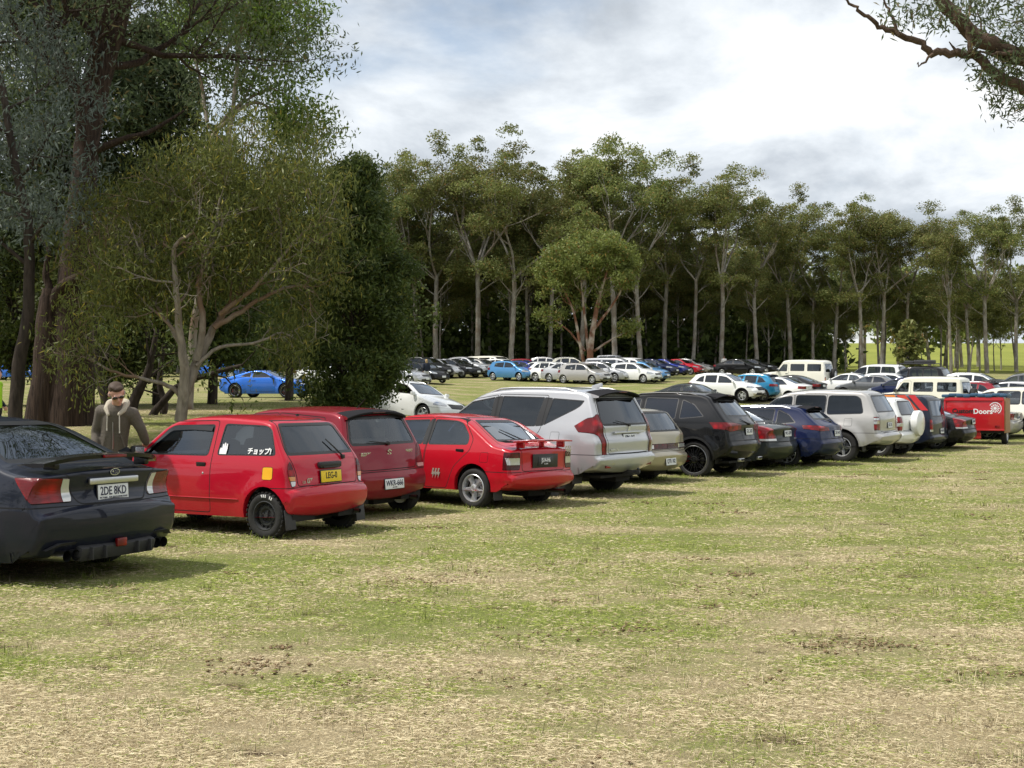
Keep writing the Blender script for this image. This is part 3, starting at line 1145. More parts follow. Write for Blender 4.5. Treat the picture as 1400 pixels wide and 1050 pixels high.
WRX = dict(L=4.58, W=1.80, paint=P_CHAR, tum=SEDAN_TUM, edge=.055, flare=.035, arch_h=1.0,
    prof=[(.42, .20, .0, .05), (.20, .22, .04, .06), (.05, .34, .08, .09), (.0, .54, .08, .10), (.02, .67, .03, .10), (.10, .70, .03, .09), (.15, .80, .1, .08), (.10, .985, .05, .06),
          (.34, 1.0, .12, .05), (.58, 1.02, .12, .03), (1.36, 1.415, .3, .04), (2.0, 1.47, .5, .04), (2.65, 1.42, .35, .04), (3.4, 1.02, .15, .05), (4.15, .88, .35, .08), (4.5, .66, .15, .2), (4.57, .45, .1, .2), (4.5, .24, .05, .15), (4.25, .2, 0, .1)],
    wheels=(1.0, 3.62, .315, .37), wheel=('five', .315, .22, .225), sill=[(0, .24), (.45, .22), (4.0, .2), (4.58, .22)],
    side_glass=[[(1.98, .985), (1.98, 1.365), (2.55, 1.335), (3.12, 1.02), (3.1, .985)], [(1.15, 1.0), (1.02, 1.06), (1.42, 1.32), (1.92, 1.37), (1.92, .985)]],
    rear_glass=[(.68, 1.045), (.64, 1.14), (.50, 1.40)], windscreen=[(.68, 1.03), (.52, 1.385)],
    tail=[dict(poly=[(.475, .715), (.46, .76), (.50, .93), (.87, .945), (.92, .90), (.84, .715)], xlim=.30, zs=.80, slant=.9, r=.015,
               sub=[([(.47, .72), (.45, .76), (.495, .935), (.575, .935), (.555, .72)], 'clear_lens')])],
    doors=[[(1.95, .30), (1.95, 1.40), (2.56, 1.37), (3.2, 1.0), (3.24, .30)], [(1.0, .72), (.98, 1.08), (1.38, 1.36), (1.935, 1.40), (1.935, .30), (1.5, .30), (1.36, .6)]],
    handles=[(2.12, .86), (1.22, .88)], gate=[(.40, .69), (.47, .80), (.50, .93), (.60, .985), (.62, 1.035)], gate_name='boot_lid',
    bumper=(.60, .69, 0, 0), plate=(.78, '2DE 8KD', 'plate_white', 'ink'), plate_sub='VICTORIA - THE EDUCATION STATE', mirror=(3.0, 1.0, P_CHAR), seats=((2.1, 1.25), MT['seat']), dash=3.1,
    glass=MT['glass'], glass_rear=MT['glass_dark'])

KEI = dict(L=3.41, W=1.475, paint=P_RED, edge=.055, flare=.022,
    tum=[(.15, .06), (.3, .02), (.42, .008), (.44, .0), (.62, .0), (.8, .008), (.90, .03), (1.0, .06), (1.43, .19)],
    plan=[(0, .86), (.08, .91), (.25, .965), (.6, .99), (1.6, 1), (2.5, .985), (3.0, .94), (3.28, .85), (3.41, .74)],
    prof=[(.30, .24, 0, .04), (.12, .27, .04, .05), (.03, .36, .05, .06), (.0, .52, .05, .07), (.035, .585, .02, .07), (.09, .60, .02, .06), (.10, .75, .08, .06), (.15, .92, .06, .05),
          (.47, 1.345, .06, .03), (.62, 1.385, .1, .03), (1.2, 1.425, .4, .03), (1.75, 1.415, .3, .03), (2.12, 1.35, .25, .03), (2.62, .97, .12, .04), (3.1, .86, .25, .06), (3.36, .68, .12, .12), (3.41, .48, .08, .14), (3.36, .26, .05, .1), (3.15, .2, 0, .1)],
    wheels=(.47, 2.83, .272, .315), wheel=('steel', .272, .17, .17), wheel_in=-.01, sill=[(0, .28), (.3, .26), (.8, .24), (2.9, .23), (3.41, .25)],
    side_glass=[[(1.37, .935), (1.345, 1.31), (2.0, 1.295), (2.10, 1.26), (2.44, .965), (2.44, .935)], [(.34, .955), (.47, 1.26), (.56, 1.30), (1.20, 1.32), (1.24, .945)]],
    rear_glass=[(.60, .955), (.585, 1.04), (.49, 1.325)], windscreen=[(.58, 1.0), (.47, 1.325)],
    tail=[dict(poly=[(.575, .60), (.565, .72), (.60, .90), (.74, .90), (.74, .60)], xlim=.17, zs=.75, slant=.18, mat='dark_red', r=.04,
               sub=[([(.5, .605), (.5, .665), (.70, .665), (.70, .605)], 'clear_lens'), ([(.5, .672), (.5, .72), (.70, .72), (.70, .672)], 'amber'), ([(.5, .725), (.5, .80), (.70, .80), (.70, .725)], 'red_lens')])],
    doors=[[(1.31, .27), (1.29, 1.36), (2.03, 1.345), (2.14, 1.30), (2.56, .955), (2.58, .5), (2.50, .27)]], handles=[(1.46, .835)], handle='flap', handle_mat=MT['trim'],
    gate=[(.545, .60), (.555, .75), (.60, .93), (.60, 1.04), (.505, 1.36)], bumper=(.135, .595, .0, 0), bump_off=.02, plate=(.70, 'LEG-0', 'plate_yellow', 'ink_black', (.372, .134)),
    fuel=(.43, .755, .075, MT['yellow']), mirror=(2.42, .955, MT['trim']), mirror_size=.9, seats=((1.55, .72), MT['seat']), dash=2.4, glass=MT['glass'], glass_rear=MT['glass_dark'],
    glass_list=[MT['glass'], MT['glass']])

SWIFT = dict(L=3.72, W=1.69, paint=P_DRED, edge=.07, flare=.03,
    tum=[(.15, .07), (.3, .02), (.5, .0), (.7, .0), (.88, .03), (1.0, .07), (1.5, .245)],
    plan=[(0, .80), (.08, .87), (.25, .95), (.6, .99), (1.6, 1), (2.7, .985), (3.2, .94), (3.5, .85), (3.72, .7)],
    prof=[(.35, .24, 0, .06), (.12, .27, .05, .08), (.02, .40, .06, .1), (.0, .56, .05, .1), (.05, .655, .03, .09), (.075, .80, .08, .08), (.12, .985, .06, .07), (.36, 1.44, .05, .05), (.52, 1.478, .08, .03), (1.2, 1.51, .4, .03), (1.9, 1.49, .3, .03), (2.25, 1.42, .25, .03), (2.85, 1.03, .14, .05), (3.4, .90, .25, .08), (3.66, .70, .12, .16), (3.72, .48, .08, .18), (3.66, .26, .05, .12), (3.45, .2, 0, .1)],
    wheels=(.52, 2.91, .292, .335), wheel=('five', .292, .2, .185), sill=[(0, .28), (.35, .25), (3.2, .23), (3.72, .25)],
    side_glass=[[(1.68, 1.0), (1.63, 1.385), (2.25, 1.345), (2.62, 1.06), (2.62, 1.0)], [(.78, 1.06), (.72, 1.34), (.80, 1.365), (1.56, 1.385), (1.60, 1.0)]],
    side_trim=[[(1.60, 1.0), (1.56, 1.385), (1.63, 1.385), (1.68, 1.0)]],
    rear_glass=[(.62, 1.0), (.63, 1.08), (.53, 1.385)], windscreen=[(.62, 1.06), (.5, 1.41)],
    tail=[dict(poly=[(.565, .66), (.60, .80), (.67, 1.0), (.85, 1.0), (.85, .66)], xlim=.20, zs=.8, slant=.28, mat='red_lens', r=.05, sub=[([(.5, .66), (.5, .72), (.8, .72), (.8, .66)], 'clear_lens')])],
    doors=[[(1.63, .27), (1.59, 1.43), (2.28, 1.39), (2.78, 1.0), (2.78, .5), (2.55, .27)], [(.86, .62), (.70, 1.0), (.66, 1.38), (1.585, 1.43), (1.62, .27), (1.05, .27)]],
    handles=[(1.8, .9), (.95, .93)], gate=[(.545, .665), (.575, .80), (.645, .99), (.65, 1.08), (.545, 1.395)], bumper=(.17, .65, 0, 0),
    plate=(.475, 'WKR-666', 'plate_white', 'ink', (.372, .134)), plate_sub='VICTORIA', mirror=(2.62, 1.02, P_DRED), seats=((1.75, .75), MT['seat_light']), dash=2.7, glass=MT['glass'], glass_rear=MT['glass_clear'], spoiler=(.36, .58, .07))

PULSAR = dict(L=4.12, W=1.69, paint=P_RED2, edge=.05, flare=.012,
    tum=[(.15, .06), (.3, .02), (.42, .008), (.44, .0), (.62, .0), (.78, .012), (.88, .04), (1.0, .09), (1.4, .255)],
    plan=[(0, .82), (.08, .88), (.25, .945), (.6, .98), (1.6, 1), (3.1, .985), (3.7, .93), (3.95, .86), (4.12, .72)],
    prof=[(.35, .26, 0, .05), (.14, .29, .04, .06), (.02, .36, .04, .08), (.0, .50, .04, .09), (.03, .55, .02, .09), (.08, .565, .02, .08), (.09, .70, .08, .07), (.10, .90, .05, .05),
          (.26, .935, .08, .04), (.46, .955, .08, .03), (1.12, 1.335, .18, .03), (1.75, 1.395, .4, .03), (2.2, 1.385, .3, .03), (2.5, 1.33, .25, .03), (3.1, .98, .14, .04), (3.75, .84, .3, .06), (4.05, .68, .1, .14), (4.11, .5, .08, .16), (4.06, .28, .05, .12), (3.85, .2, 0, .1)],
    wheels=(.80, 3.25, .30, .345), wheel=('star', .30, .205, .195), wheel_in=.0, sill=[(0, .30), (.4, .27), (3.6, .23), (4.12, .25)],
    side_glass=[[(1.84, .91), (1.80, 1.295), (2.4, 1.27), (2.86, .96), (2.86, .91)], [(.94, .93), (.95, 1.06), (1.13, 1.25), (1.26, 1.285), (1.70, 1.30), (1.73, .91)]],
    side_trim=[[(1.73, .91), (1.70, 1.30), (1.80, 1.295), (1.84, .91)]],
    rear_glass=[(.56, .985), (.53, 1.08), (.45, 1.30)], windscreen=[(.6, 1.0), (.47, 1.335)],
    tail=[dict(poly=[(.565, .59), (.545, .72), (.56, .845), (.83, .845), (.83, .59)], xlim=.26, zs=.72, slant=.0, mat='dark_red', r=.03, sub=[([(.57, .665), (.57, .765), (.79, .765), (.79, .665)], 'clear_lens')])],
    doors=[[(1.78, .27), (1.74, 1.335), (2.44, 1.305), (3.0, .94), (3.0, .5), (2.84, .27)], [(1.16, .60), (.88, .85), (.86, 1.02), (1.10, 1.29), (1.24, 1.325), (1.735, 1.335), (1.77, .27), (1.32, .27)]],
    handles=[(1.95, .83), (1.07, .84)], handle='flap', handle_mat=MT['trim'], gate=[(.525, .565), (.52, .72), (.535, .86), (.60, .92), (.59, 1.05), (.47, 1.335)], bumper=(.45, .56, 0, 0), bump_off=.012,
    plate_size=.092, plate_xs=.74, plate=(.715, 'JS14-H6', 'plate_black', 'ink_white', (.372, .134)), plate_sub='VICTORIA', fuel=(.60, .76, .075, None), mirror=(2.9, .95, P_RED2),
    seats=((1.95, 1.05), MT['seat']), dash=3.0, glass=MT['glass_blue'], glass_rear=MT['glass_blue'])

PAJERO = dict(L=4.82, W=1.83, paint=P_SILVER, edge=.07, flare=.045, clad=0,
    tum=[(.3, .08), (.45, .02), (.7, .0), (.9, .0), (1.02, .018), (1.12, .03), (1.16, .05), (1.3, .09), (1.8, .26)],
    plan=[(0, .80), (.08, .88), (.25, .95), (.6, .99), (1.6, 1), (3.6, .985), (4.3, .94), (4.6, .86), (4.82, .72)],
    prof=[(.5, .40, 0, .05), (.20, .42, .05, .07), (.04, .52, .06, .1), (.0, .66, .05, .1), (.03, .735, .03, .1), (.09, .75, .03, .09), (.07, .95, .06, .08), (.13, 1.06, .05, .08), (.12, 1.20, .05, .07), (.40, 1.735, .06, .05), (.60, 1.795, .1, .04), (1.2, 1.825, .4, .04), (2.1, 1.835, .4, .04), (2.7, 1.77, .3, .04), (3.45, 1.26, .15, .05), (4.2, 1.12, .3, .08), (4.7, .95, .2, .2), (4.82, .65, .15, .22), (4.72, .42, .05, .14), (4.45, .32, 0, .1)],
    wheels=(1.08, 3.88, .385, .44), wheel=('six', .385, .235, .26), wheel_in=.02, sill=[(0, .46), (.7, .40), (1.3, .36), (4.2, .36), (4.82, .42)], floor=.34,
    side_glass=[[(2.38, 1.16), (2.36, 1.66), (2.85, 1.58), (3.36, 1.22), (3.36, 1.16)], [(1.40, 1.17), (1.30, 1.655), (2.20, 1.675), (2.24, 1.16)], [(.66, 1.45), (.56, 1.51), (.50, 1.60), (1.14, 1.64), (1.24, 1.185)]],
    side_trim=[[(2.24, 1.16), (2.20, 1.675), (2.36, 1.66), (2.38, 1.16)], [(1.24, 1.185), (1.14, 1.64), (1.30, 1.655), (1.40, 1.17)]], glass_r=.03,
    rear_glass=[(.66, 1.19), (.69, 1.28), (.58, 1.64)], windscreen=[(.72, 1.3), (.56, 1.74)],
    tail=[dict(poly=[(.63, .72), (.66, 1.14), (.665, 1.38), (.72, 1.38), (.95, 1.20), (.95, 1.14), (.78, 1.02), (.735, .72)], xlim=.62, zs=1.19, slant=-1.7, x2=.62, slant2=1.0, mat='red_lens', r=.01,
               sub=[([(.6, .70), (.64, 1.14), (.67, 1.38), (.69, 1.36), (.68, 1.1), (.675, .70)], 'dark_red')])],
    doors=[[(2.31, .42), (2.29, 1.70), (2.88, 1.62), (3.5, 1.18), (3.5, .6), (3.34, .42)], [(1.62, .72), (1.28, 1.12), (1.22, 1.69), (2.28, 1.71), (2.30, .42), (1.72, .42)]],
    handles=[(2.5, 1.02), (1.46, 1.03)], handle_mat=MT['chrome'], gate=[(.60, .735), (.63, 1.14), (.70, 1.22), (.71, 1.3), (.60, 1.67)], bumper=(.50, .735, 0, 0), fuel=(.98, 1.0, .09, None),
    plate=(.98, '1PM 4XS', 'plate_white', 'ink'), plate_out=-.03, mirror=(3.3, 1.2, P_SILVER), mirror_size=1.2, seats=((2.4, 1.55), MT['seat']), dash=3.5, seat_up=.35,
    glass=MT['glass_clear'], glass_rear=MT['glass_dark'], rails=(.7, 2.5, .035, P_SILVER), spoiler=(.40, .62, .17))

GOLDSED = dict(L=4.75, W=1.80, paint=P_GOLD, tum=SEDAN_TUM, edge=.06,
    prof=[(.4, .24, 0, .05), (.16, .26, .05, .07), (.03, .36, .06, .1), (.0, .56, .06, .1), (.04, .62, .02, .1), (.09, .64, .02, .09), (.10, .78, .08, .08), (.12, .98, .06, .06), (.42, 1.41, .07, .04), (.7, 1.45, .2, .03), (2.0, 1.475, .5, .03), (2.6, 1.42, .3, .03), (3.4, 1.0, .15, .05), (4.3, .86, .3, .08), (4.68, .68, .12, .2), (4.75, .46, .1, .2), (4.68, .26, .05, .15), (4.4, .2, 0, .1)],
    wheels=(1.0, 3.75, .31, .355), sill=[(0, .27), (.5, .24), (4.0, .22), (4.75, .24)],
    side_glass=[[(2.15, .97), (2.13, 1.36), (2.6, 1.33), (3.2, 1.0), (3.2, .97)], [(1.2, .98), (1.18, 1.36), (2.03, 1.37), (2.06, .97)], [(.5, 1.0), (.62, 1.33), (1.08, 1.36), (1.1, .98)]],
    rear_glass=[(.66, 1.0), (.64, 1.1), (.54, 1.385)], windscreen=[(.68, 1.03), (.52, 1.39)],
    tail=[dict(poly=[(.0, .665), (.0, .775), (.88, .775), (.88, .665)], xlim=.2, mat='dark_red', r=.01, sub=[([(.45, .685), (.45, .755), (.86, .755), (.86, .685)], 'clear_lens')])],
    doors=[], gate=[(.60, .645), (.62, .8), (.68, 1.0), (.66, 1.1), (.55, 1.40)], bumper=(.5, .63, 0, 0), plate=(.43, 'QTR 182', 'plate_white', 'ink'), mirror=(3.2, .98, P_GOLD), glass=MT['glass'], glass_rear=MT['glass'], seats=((2.3, 1.4), MT['seat']), dash=3.3)

MERC = dict(L=4.68, W=1.90, paint=P_BLACK, tum=[(.2, .08), (.36, .03), (.6, .0), (.85, .0), (1.0, .02), (1.08, .05), (1.2, .10), (1.62, .30)], edge=.07, flare=.035, clad=.045,
    plan=[(0, .78), (.08, .85), (.25, .93), (.6, .985), (1.6, 1), (3.5, .985), (4.2, .93), (4.5, .84), (4.68, .7)],
    prof=[(.5, .33, 0, .05), (.2, .35, .05, .08), (.03, .48, .06, .12), (.0, .64, .05, .12), (.05, .70, .03, .11), (.10, .86, .08, .1), (.09, 1.02, .05, .09), (.20, 1.10, .06, .08), (.66, 1.54, .06, .05), (.84, 1.59, .1, .04), (1.3, 1.63, .4, .04), (2.0, 1.64, .4, .04), (2.6, 1.57, .3, .04), (3.4, 1.13, .15, .05), (4.1, 1.02, .3, .08), (4.55, .85, .2, .2), (4.68, .6, .12, .2), (4.6, .38, .05, .14), (4.35, .28, 0, .1)],
    wheels=(.93, 3.80, .375, .415), wheel=('multi', .375, .285, .27), wheel_in=.0, sill=[(0, .40), (.6, .36), (4.1, .30), (4.68, .36)], floor=.30,
    side_glass=[[(2.22, 1.07), (2.2, 1.49), (2.7, 1.43), (3.25, 1.11), (3.25, 1.07)], [(1.36, 1.09), (1.34, 1.49), (2.1, 1.51), (2.12, 1.07)], [(.72, 1.14), (.98, 1.38), (1.26, 1.475), (1.28, 1.095)]],
    rear_glass=[(.60, 1.14), (.64, 1.2), (.52, 1.465)], windscreen=[(.7, 1.16), (.54, 1.55)],
    tail=[dict(poly=[(.36, .90), (.37, 1.0), (.60, 1.03), (.97, 1.05), (.97, .93), (.80, .86)], xlim=.52, zs=.95, slant=.8, mat='red_lens', r=.02)],
    doors=[[(2.16, .40), (2.15, 1.53), (2.74, 1.47), (3.4, 1.08), (3.4, .6), (3.2, .40)], [(1.46, .72), (1.05, 1.06), (1.02, 1.39), (1.30, 1.51), (2.14, 1.54), (2.15, .40), (1.52, .40)]],
    handles=[(2.32, .98), (1.4, 1.0)], handle_mat=MT['chrome'], gate=[(.34, .70), (.36, .9), (.60, 1.04), (.70, 1.1), (.66, 1.2), (.54, 1.485)], bumper=(.52, .70, 0, 0), plate=(.86, 'GLC 63S', 'plate_white', 'ink'), fuel=(.72, .86, .08, None),
    mirror=(3.2, 1.1, P_BLACK), glass=MT['glass_dark'], glass_rear=MT['glass_dark'], rails=(.95, 2.4, .03, MT['trim']), spoiler=(.66, .58, .16))

VOLVO = dict(L=4.63, W=1.86, paint=P_GREY, tum=SEDAN_TUM, edge=.07, flare=.02,
    plan=[(0, .74), (.08, .81), (.25, .90), (.6, .975), (1.6, 1), (3.5, .985), (4.15, .93), (4.45, .84), (4.63, .7)],
    prof=[(.45, .24, 0, .05), (.2, .26, .05, .08), (.04, .38, .06, .14), (.0, .56, .06, .14), (.05, .66, .03, .13), (.08, .80, .08, .12), (.06, 1.0, .05, .1), (.30, 1.05, .1, .06), (.55, 1.07, .12, .03), (1.5, 1.43, .35, .04), (2.1, 1.475, .5, .04), (2.6, 1.42, .3, .04), (3.4, 1.02, .15, .05), (4.2, .88, .3, .1), (4.56, .68, .12, .2), (4.63, .46, .1, .2), (4.56, .26, .05, .15), (4.3, .2, 0, .1)],
    wheels=(1.0, 3.77, .325, .365), wheel=('seven', .325, .22, .235), sill=[(0, .28), (.5, .24), (4.0, .22), (4.63, .24)],
    side_glass=[[(2.05, 1.0), (2.03, 1.37), (2.55, 1.34), (3.15, 1.03), (3.15, 1.0)], [(1.1, 1.03), (1.5, 1.33), (1.96, 1.375), (1.98, 1.0)]],
    rear_glass=[(.66, 1.09), (.61, 1.17), (.50, 1.41)], windscreen=[(.68, 1.04), (.52, 1.39)],
    tail=[dict(poly=[(.50, .68), (.54, .83), (.62, .86), (.66, 1.03), (.92, 1.03), (.92, .68)], xlim=.42, zs=.8, slant=.35, mat='red_lens', r=.03, sub=[([(.4, .68), (.4, .735), (.9, .735), (.9, .68)], 'clear_lens')])],
    doors=[], gate=[(.47, .66), (.5, .83), (.60, .93), (.62, 1.0), (.63, 1.06)], gate_name='boot_lid', bumper=(.55, .66, 0, 0), plate=(.84, 'WLX 209', 'plate_white', 'ink'), mirror=(3.1, 1.02, P_GREY), glass=MT['glass'], glass_rear=MT['glass'])

MAZDA = dict(L=4.80, W=1.84, paint=P_BLUE, tum=SEDAN_TUM, edge=.07, flare=.03, plan=VOLVO['plan'][:-4] + [(3.6, .985), (4.3, .93), (4.6, .84), (4.8, .7)],
    prof=[(.45, .26, 0, .05), (.2, .28, .05, .08), (.04, .40, .06, .14), (.0, .60, .06, .14), (.06, .68, .03, .13), (.10, .86, .08, .12), (.12, 1.0, .05, .1), (.28, 1.08, .06, .07), (.74, 1.42, .06, .05), (.92, 1.457, .1, .04), (1.5, 1.485, .4, .04), (2.1, 1.485, .4, .04), (2.7, 1.41, .3, .04), (3.5, 1.0, .15, .05), (4.3, .88, .3, .1), (4.72, .68, .12, .2), (4.8, .46, .1, .2), (4.72, .26, .05, .15), (4.45, .2, 0, .1)],
    wheels=(1.02, 3.77, .335, .375), wheel=('ten', .335, .24, .225), sill=[(0, .30), (.5, .26), (4.1, .22), (4.8, .24)],
    side_glass=[[(2.25, .99), (2.23, 1.36), (2.75, 1.31), (3.3, 1.01), (3.3, .99)], [(1.38, 1.0), (1.36, 1.375), (2.15, 1.375), (2.17, .99)], [(.80, 1.04), (1.0, 1.24), (1.30, 1.365), (1.31, 1.0)]],
    rear_glass=[(.58, 1.12), (.60, 1.17), (.49, 1.365)], windscreen=[(.68, 1.03), (.5, 1.385)],
    tail=[dict(poly=[(.40, .86), (.42, .95), (.92, 1.01), (.92, .93), (.78, .85)], xlim=.60, zs=.9, slant=.6, mat='red_lens', r=.02)],
    doors=[[(1.5, .6), (1.06, 1.0), (1.04, 1.25), (1.32, 1.40), (2.19, 1.405), (2.2, .3), (1.56, .3)]], handles=[(1.42, .92)], gate=[(.38, .68), (.40, .88), (.60, .98), (.66, 1.06), (.62, 1.15), (.51, 1.38)], bumper=(.55, .68, 0, 0),
    plate=(.80, 'XHT 447', 'plate_white', 'ink'), mirror=(3.25, 1.0, P_BLUE), glass=MT['glass'], glass_rear=MT['glass_dark'], rails=(1.0, 2.5, .03, MT['satin']), spoiler=(.74, .55, .16))

CRUISER = dict(L=4.89, W=1.94, paint=P_LSILV, tum=SUV_TUM, edge=.08, flare=.06,
    plan=[(0, .86), (.08, .91), (.25, .965), (.6, .99), (1.6, 1), (3.7, .985), (4.4, .94), (4.7, .86), (4.89, .74)],
    prof=[(.5, .42, 0, .05), (.12, .44, .05, .06), (.0, .54, .05, .08), (-.02, .70, .04, .08), (.05, .76, .03, .07), (.14, .78, .02, .06), (.13, 1.1, .1, .06), (.17, 1.24, .08, .05), (.42, 1.74, .08, .05), (.6, 1.82, .12, .04),
          (1.6, 1.86, .4, .04), (2.2, 1.85, .4, .04), (2.75, 1.77, .3, .04), (3.4, 1.28, .15, .05), (4.3, 1.14, .3, .08), (4.75, 1.0, .15, .18), (4.86, .7, .15, .2), (4.8, .45, .05, .14), (4.5, .36, 0, .1)],
    wheels=(1.06, 3.91, .395, .45), wheel=('five', .395, .24, .275), wheel_in=.01, sill=[(0, .46), (.6, .42), (1.3, .42), (4.2, .40), (4.89, .46)], floor=.38,
    side_glass=[[(2.42, 1.2), (2.40, 1.69), (2.85, 1.63), (3.32, 1.26), (3.32, 1.2)], [(1.52, 1.2), (1.50, 1.70), (2.32, 1.71), (2.34, 1.2)], [(.52, 1.23), (.62, 1.62), (.74, 1.69), (1.46, 1.70), (1.48, 1.2)]], glass_r=.09,
    rear_glass=[(.72, 1.26), (.71, 1.36), (.60, 1.70)], windscreen=[(.74, 1.32), (.6, 1.75)],
    tail=[dict(poly=[(.70, .82), (.70, 1.16), (.98, 1.16), (.98, .82)], xlim=.26, zs=1.0, slant=.08, mat='red_lens', r=.03, sub=[([(.74, .98), (.74, 1.05), (.93, 1.05), (.93, .98)], 'clear_lens'), ([(.74, 1.07), (.74, 1.13), (.93, 1.13), (.93, 1.07)], 'clear_lens')])],
    doors=[[(2.37, .48), (2.36, 1.74), (2.88, 1.68), (3.45, 1.22), (3.45, .7), (3.3, .48)], [(1.62, .75), (1.50, 1.15), (1.485, 1.735), (2.35, 1.75), (2.36, .48), (1.66, .48)]],
    handles=[(2.52, 1.08), (1.66, 1.08)], handle_mat=MT['chrome'], gate=[(.66, .78), (.66, 1.16), (.74, 1.26), (.73, 1.36), (.62, 1.73)], bumper=(.62, .76, 0, 0), fuel=(.9, 1.02, .1, None), plate=(.93, 'SOL 715', 'plate_white', 'ink'),
    mirror=(3.25, 1.24, P_LSILV), mirror_size=1.15, glass=MT['glass'], glass_rear=MT['glass_dark'], clad_z=.0)

SMALLSUV = dict(L=4.0, W=1.74, paint=P_WHITE, tum=SUV_TUM, edge=.07, flare=.04,
    prof=[(.4, .36, 0, .05), (.14, .38, .05, .06), (.02, .5, .05, .09), (.0, .66, .04, .09), (.06, .72, .03, .08), (.12, .74, .02, .07), (.10, .95, .08, .06), (.14, 1.12, .06, .05), (.34, 1.58, .06, .05), (.5, 1.64, .1, .04), (1.4, 1.69, .4, .04), (1.9, 1.68, .4, .04), (2.3, 1.6, .3, .04), (2.9, 1.16, .15, .05), (3.5, 1.04, .3, .08), (3.9, .86, .15, .18), (4.0, .6, .15, .2), (3.92, .38, .05, .14), (3.7, .3, 0, .1)],
    wheels=(.72, 3.1, .35, .40), wheel=('five', .35, .21, .225), wheel_in=.0, sill=[(0, .42), (.5, .36), (3.5, .34), (4.0, .4)], floor=.32,
    side_glass=[[(1.9, 1.12), (1.88, 1.54), (2.35, 1.48), (2.8, 1.16), (2.8, 1.12)], [(1.1, 1.12), (1.08, 1.55), (1.82, 1.56), (1.84, 1.12)], [(.42, 1.16), (.48, 1.52), (1.02, 1.55), (1.04, 1.12)]],
    rear_glass=[(.60, 1.15), (.59, 1.25), (.5, 1.55)], windscreen=[(.66, 1.2), (.52, 1.58)],
    tail=[dict(poly=[(.62, .74), (.62, 1.12), (.9, 1.12), (.9, .74)], xlim=.24, zs=.9, slant=.1, mat='red_lens', r=.03, sub=[([(.6, .86), (.6, .95), (.9, .95), (.9, .86)], 'clear_lens')])],
    doors=[], gate=[(.585, .74), (.585, 1.1), (.62, 1.16), (.61, 1.25), (.52, 1.58)], bumper=(.33, .72, 0, 0), mirror=(2.75, 1.14, P_WHITE), glass=MT['glass'], glass_rear=MT['glass_dark'])

VAN = dict(L=4.95, W=1.92, paint=P_VAN, tum=[(.2, .07), (.36, .02), (.6, .0), (1.0, .0), (1.2, .02), (1.4, .06), (1.95, .15)], edge=.09, flare=.02,
    plan=[(0, .88), (.06, .93), (.2, .97), (.5, .99), (1.6, 1), (3.9, .985), (4.5, .93), (4.8, .84), (4.95, .72)],
    prof=[(.4, .30, 0, .05), (.10, .32, .05, .05), (.0, .42, .05, .07), (-.01, .56, .04, .07), (.05, .61, .02, .06), (.06, 1.0, .1, .05), (.10, 1.2, .08, .05), (.24, 1.82, .07, .05), (.40, 1.93, .1, .04), (1.8, 1.97, .5, .05), (3.0, 1.95, .4, .05), (3.5, 1.86, .3, .05), (4.25, 1.18, .15, .06), (4.75, 1.0, .2, .12), (4.92, .7, .15, .2), (4.86, .34, .05, .14), (4.6, .24, 0, .1)],
    wheels=(.98, 3.98, .335, .385), sill=[(0, .34), (.5, .28), (4.4, .26), (4.95, .3)],
    side_glass=[[(3.2, 1.15), (3.18, 1.72), (3.55, 1.68), (4.1, 1.2), (4.1, 1.15)], [(1.85, 1.16), (1.83, 1.74), (3.0, 1.75), (3.02, 1.15)], [(.32, 1.18), (.42, 1.72), (1.68, 1.74), (1.70, 1.16)]],
    rear_glass=[(.72, 1.2), (.71, 1.3), (.64, 1.78)], windscreen=[(.74, 1.24), (.66, 1.82)],
    tail=[dict(poly=[(.78, .70), (.78, 1.12), (.98, 1.12), (.98, .70)], xlim=.16, zs=.9, slant=.03, mat='red_lens', r=.03, sub=[([(.7, .70), (.7, .78), (.95, .78), (.95, .70)], 'clear_lens')])],
    doors=[], gate=[(.74, .62), (.745, 1.1), (.78, 1.25), (.70, 1.84)], bumper=(.45, .60, 0, 0), plate=(.72, 'VAN 031', 'plate_white', 'ink'), mirror=(4.0, 1.2, P_VAN), mirror_size=1.3, glass=MT['glass'], glass_rear=MT['glass_dark'])

MERC = zscale(MERC, 1.10)
VAN = zscale(VAN, .875)
# ---- ordinary cars of the rows behind
def bg_sedan():
    return dict(L=4.62, W=1.80, paint=P_WHITE, tum=SEDAN_TUM, edge=.065, ns=9, step=.16,
        prof=VOLVO['prof'], plan=[(0, .78), (.08, .85), (.25, .93), (.6, .98), (1.6, 1), (3.5, .985), (4.15, .93), (4.45, .84), (4.63, .7)], wheels=VOLVO['wheels'], wheel=('five', .325, .22, .215), sill=VOLVO['sill'],
        side_glass=VOLVO['side_glass'], rear_glass=VOLVO['rear_glass'], windscreen=VOLVO['windscreen'],
        tail=[dict(poly=[(.42, .78), (.44, .95), (.92, .97), (.92, .80)], xlim=.45, mat='red_lens', r=.02)],
        head=[dict(poly=[(.50, .66), (.48, .74), (.80, .84), (.92, .80), (.92, .68)], xlim=4.0)], grille=[[(.36, .60), (.40, .74)], [(.55, .30), (.50, .44)]],
        bumper=(.55, .66, 0, 0), fbumper=(4.05, .62), plate=(.84, '', 'plate_white', 'ink'), fplate=(.47, '', 'plate_white', 'ink'), mirror=(3.1, 1.02, P_WHITE), hood=(3.42, 4.35, .62), glass=MT['glass'], glass_rear=MT['glass'])


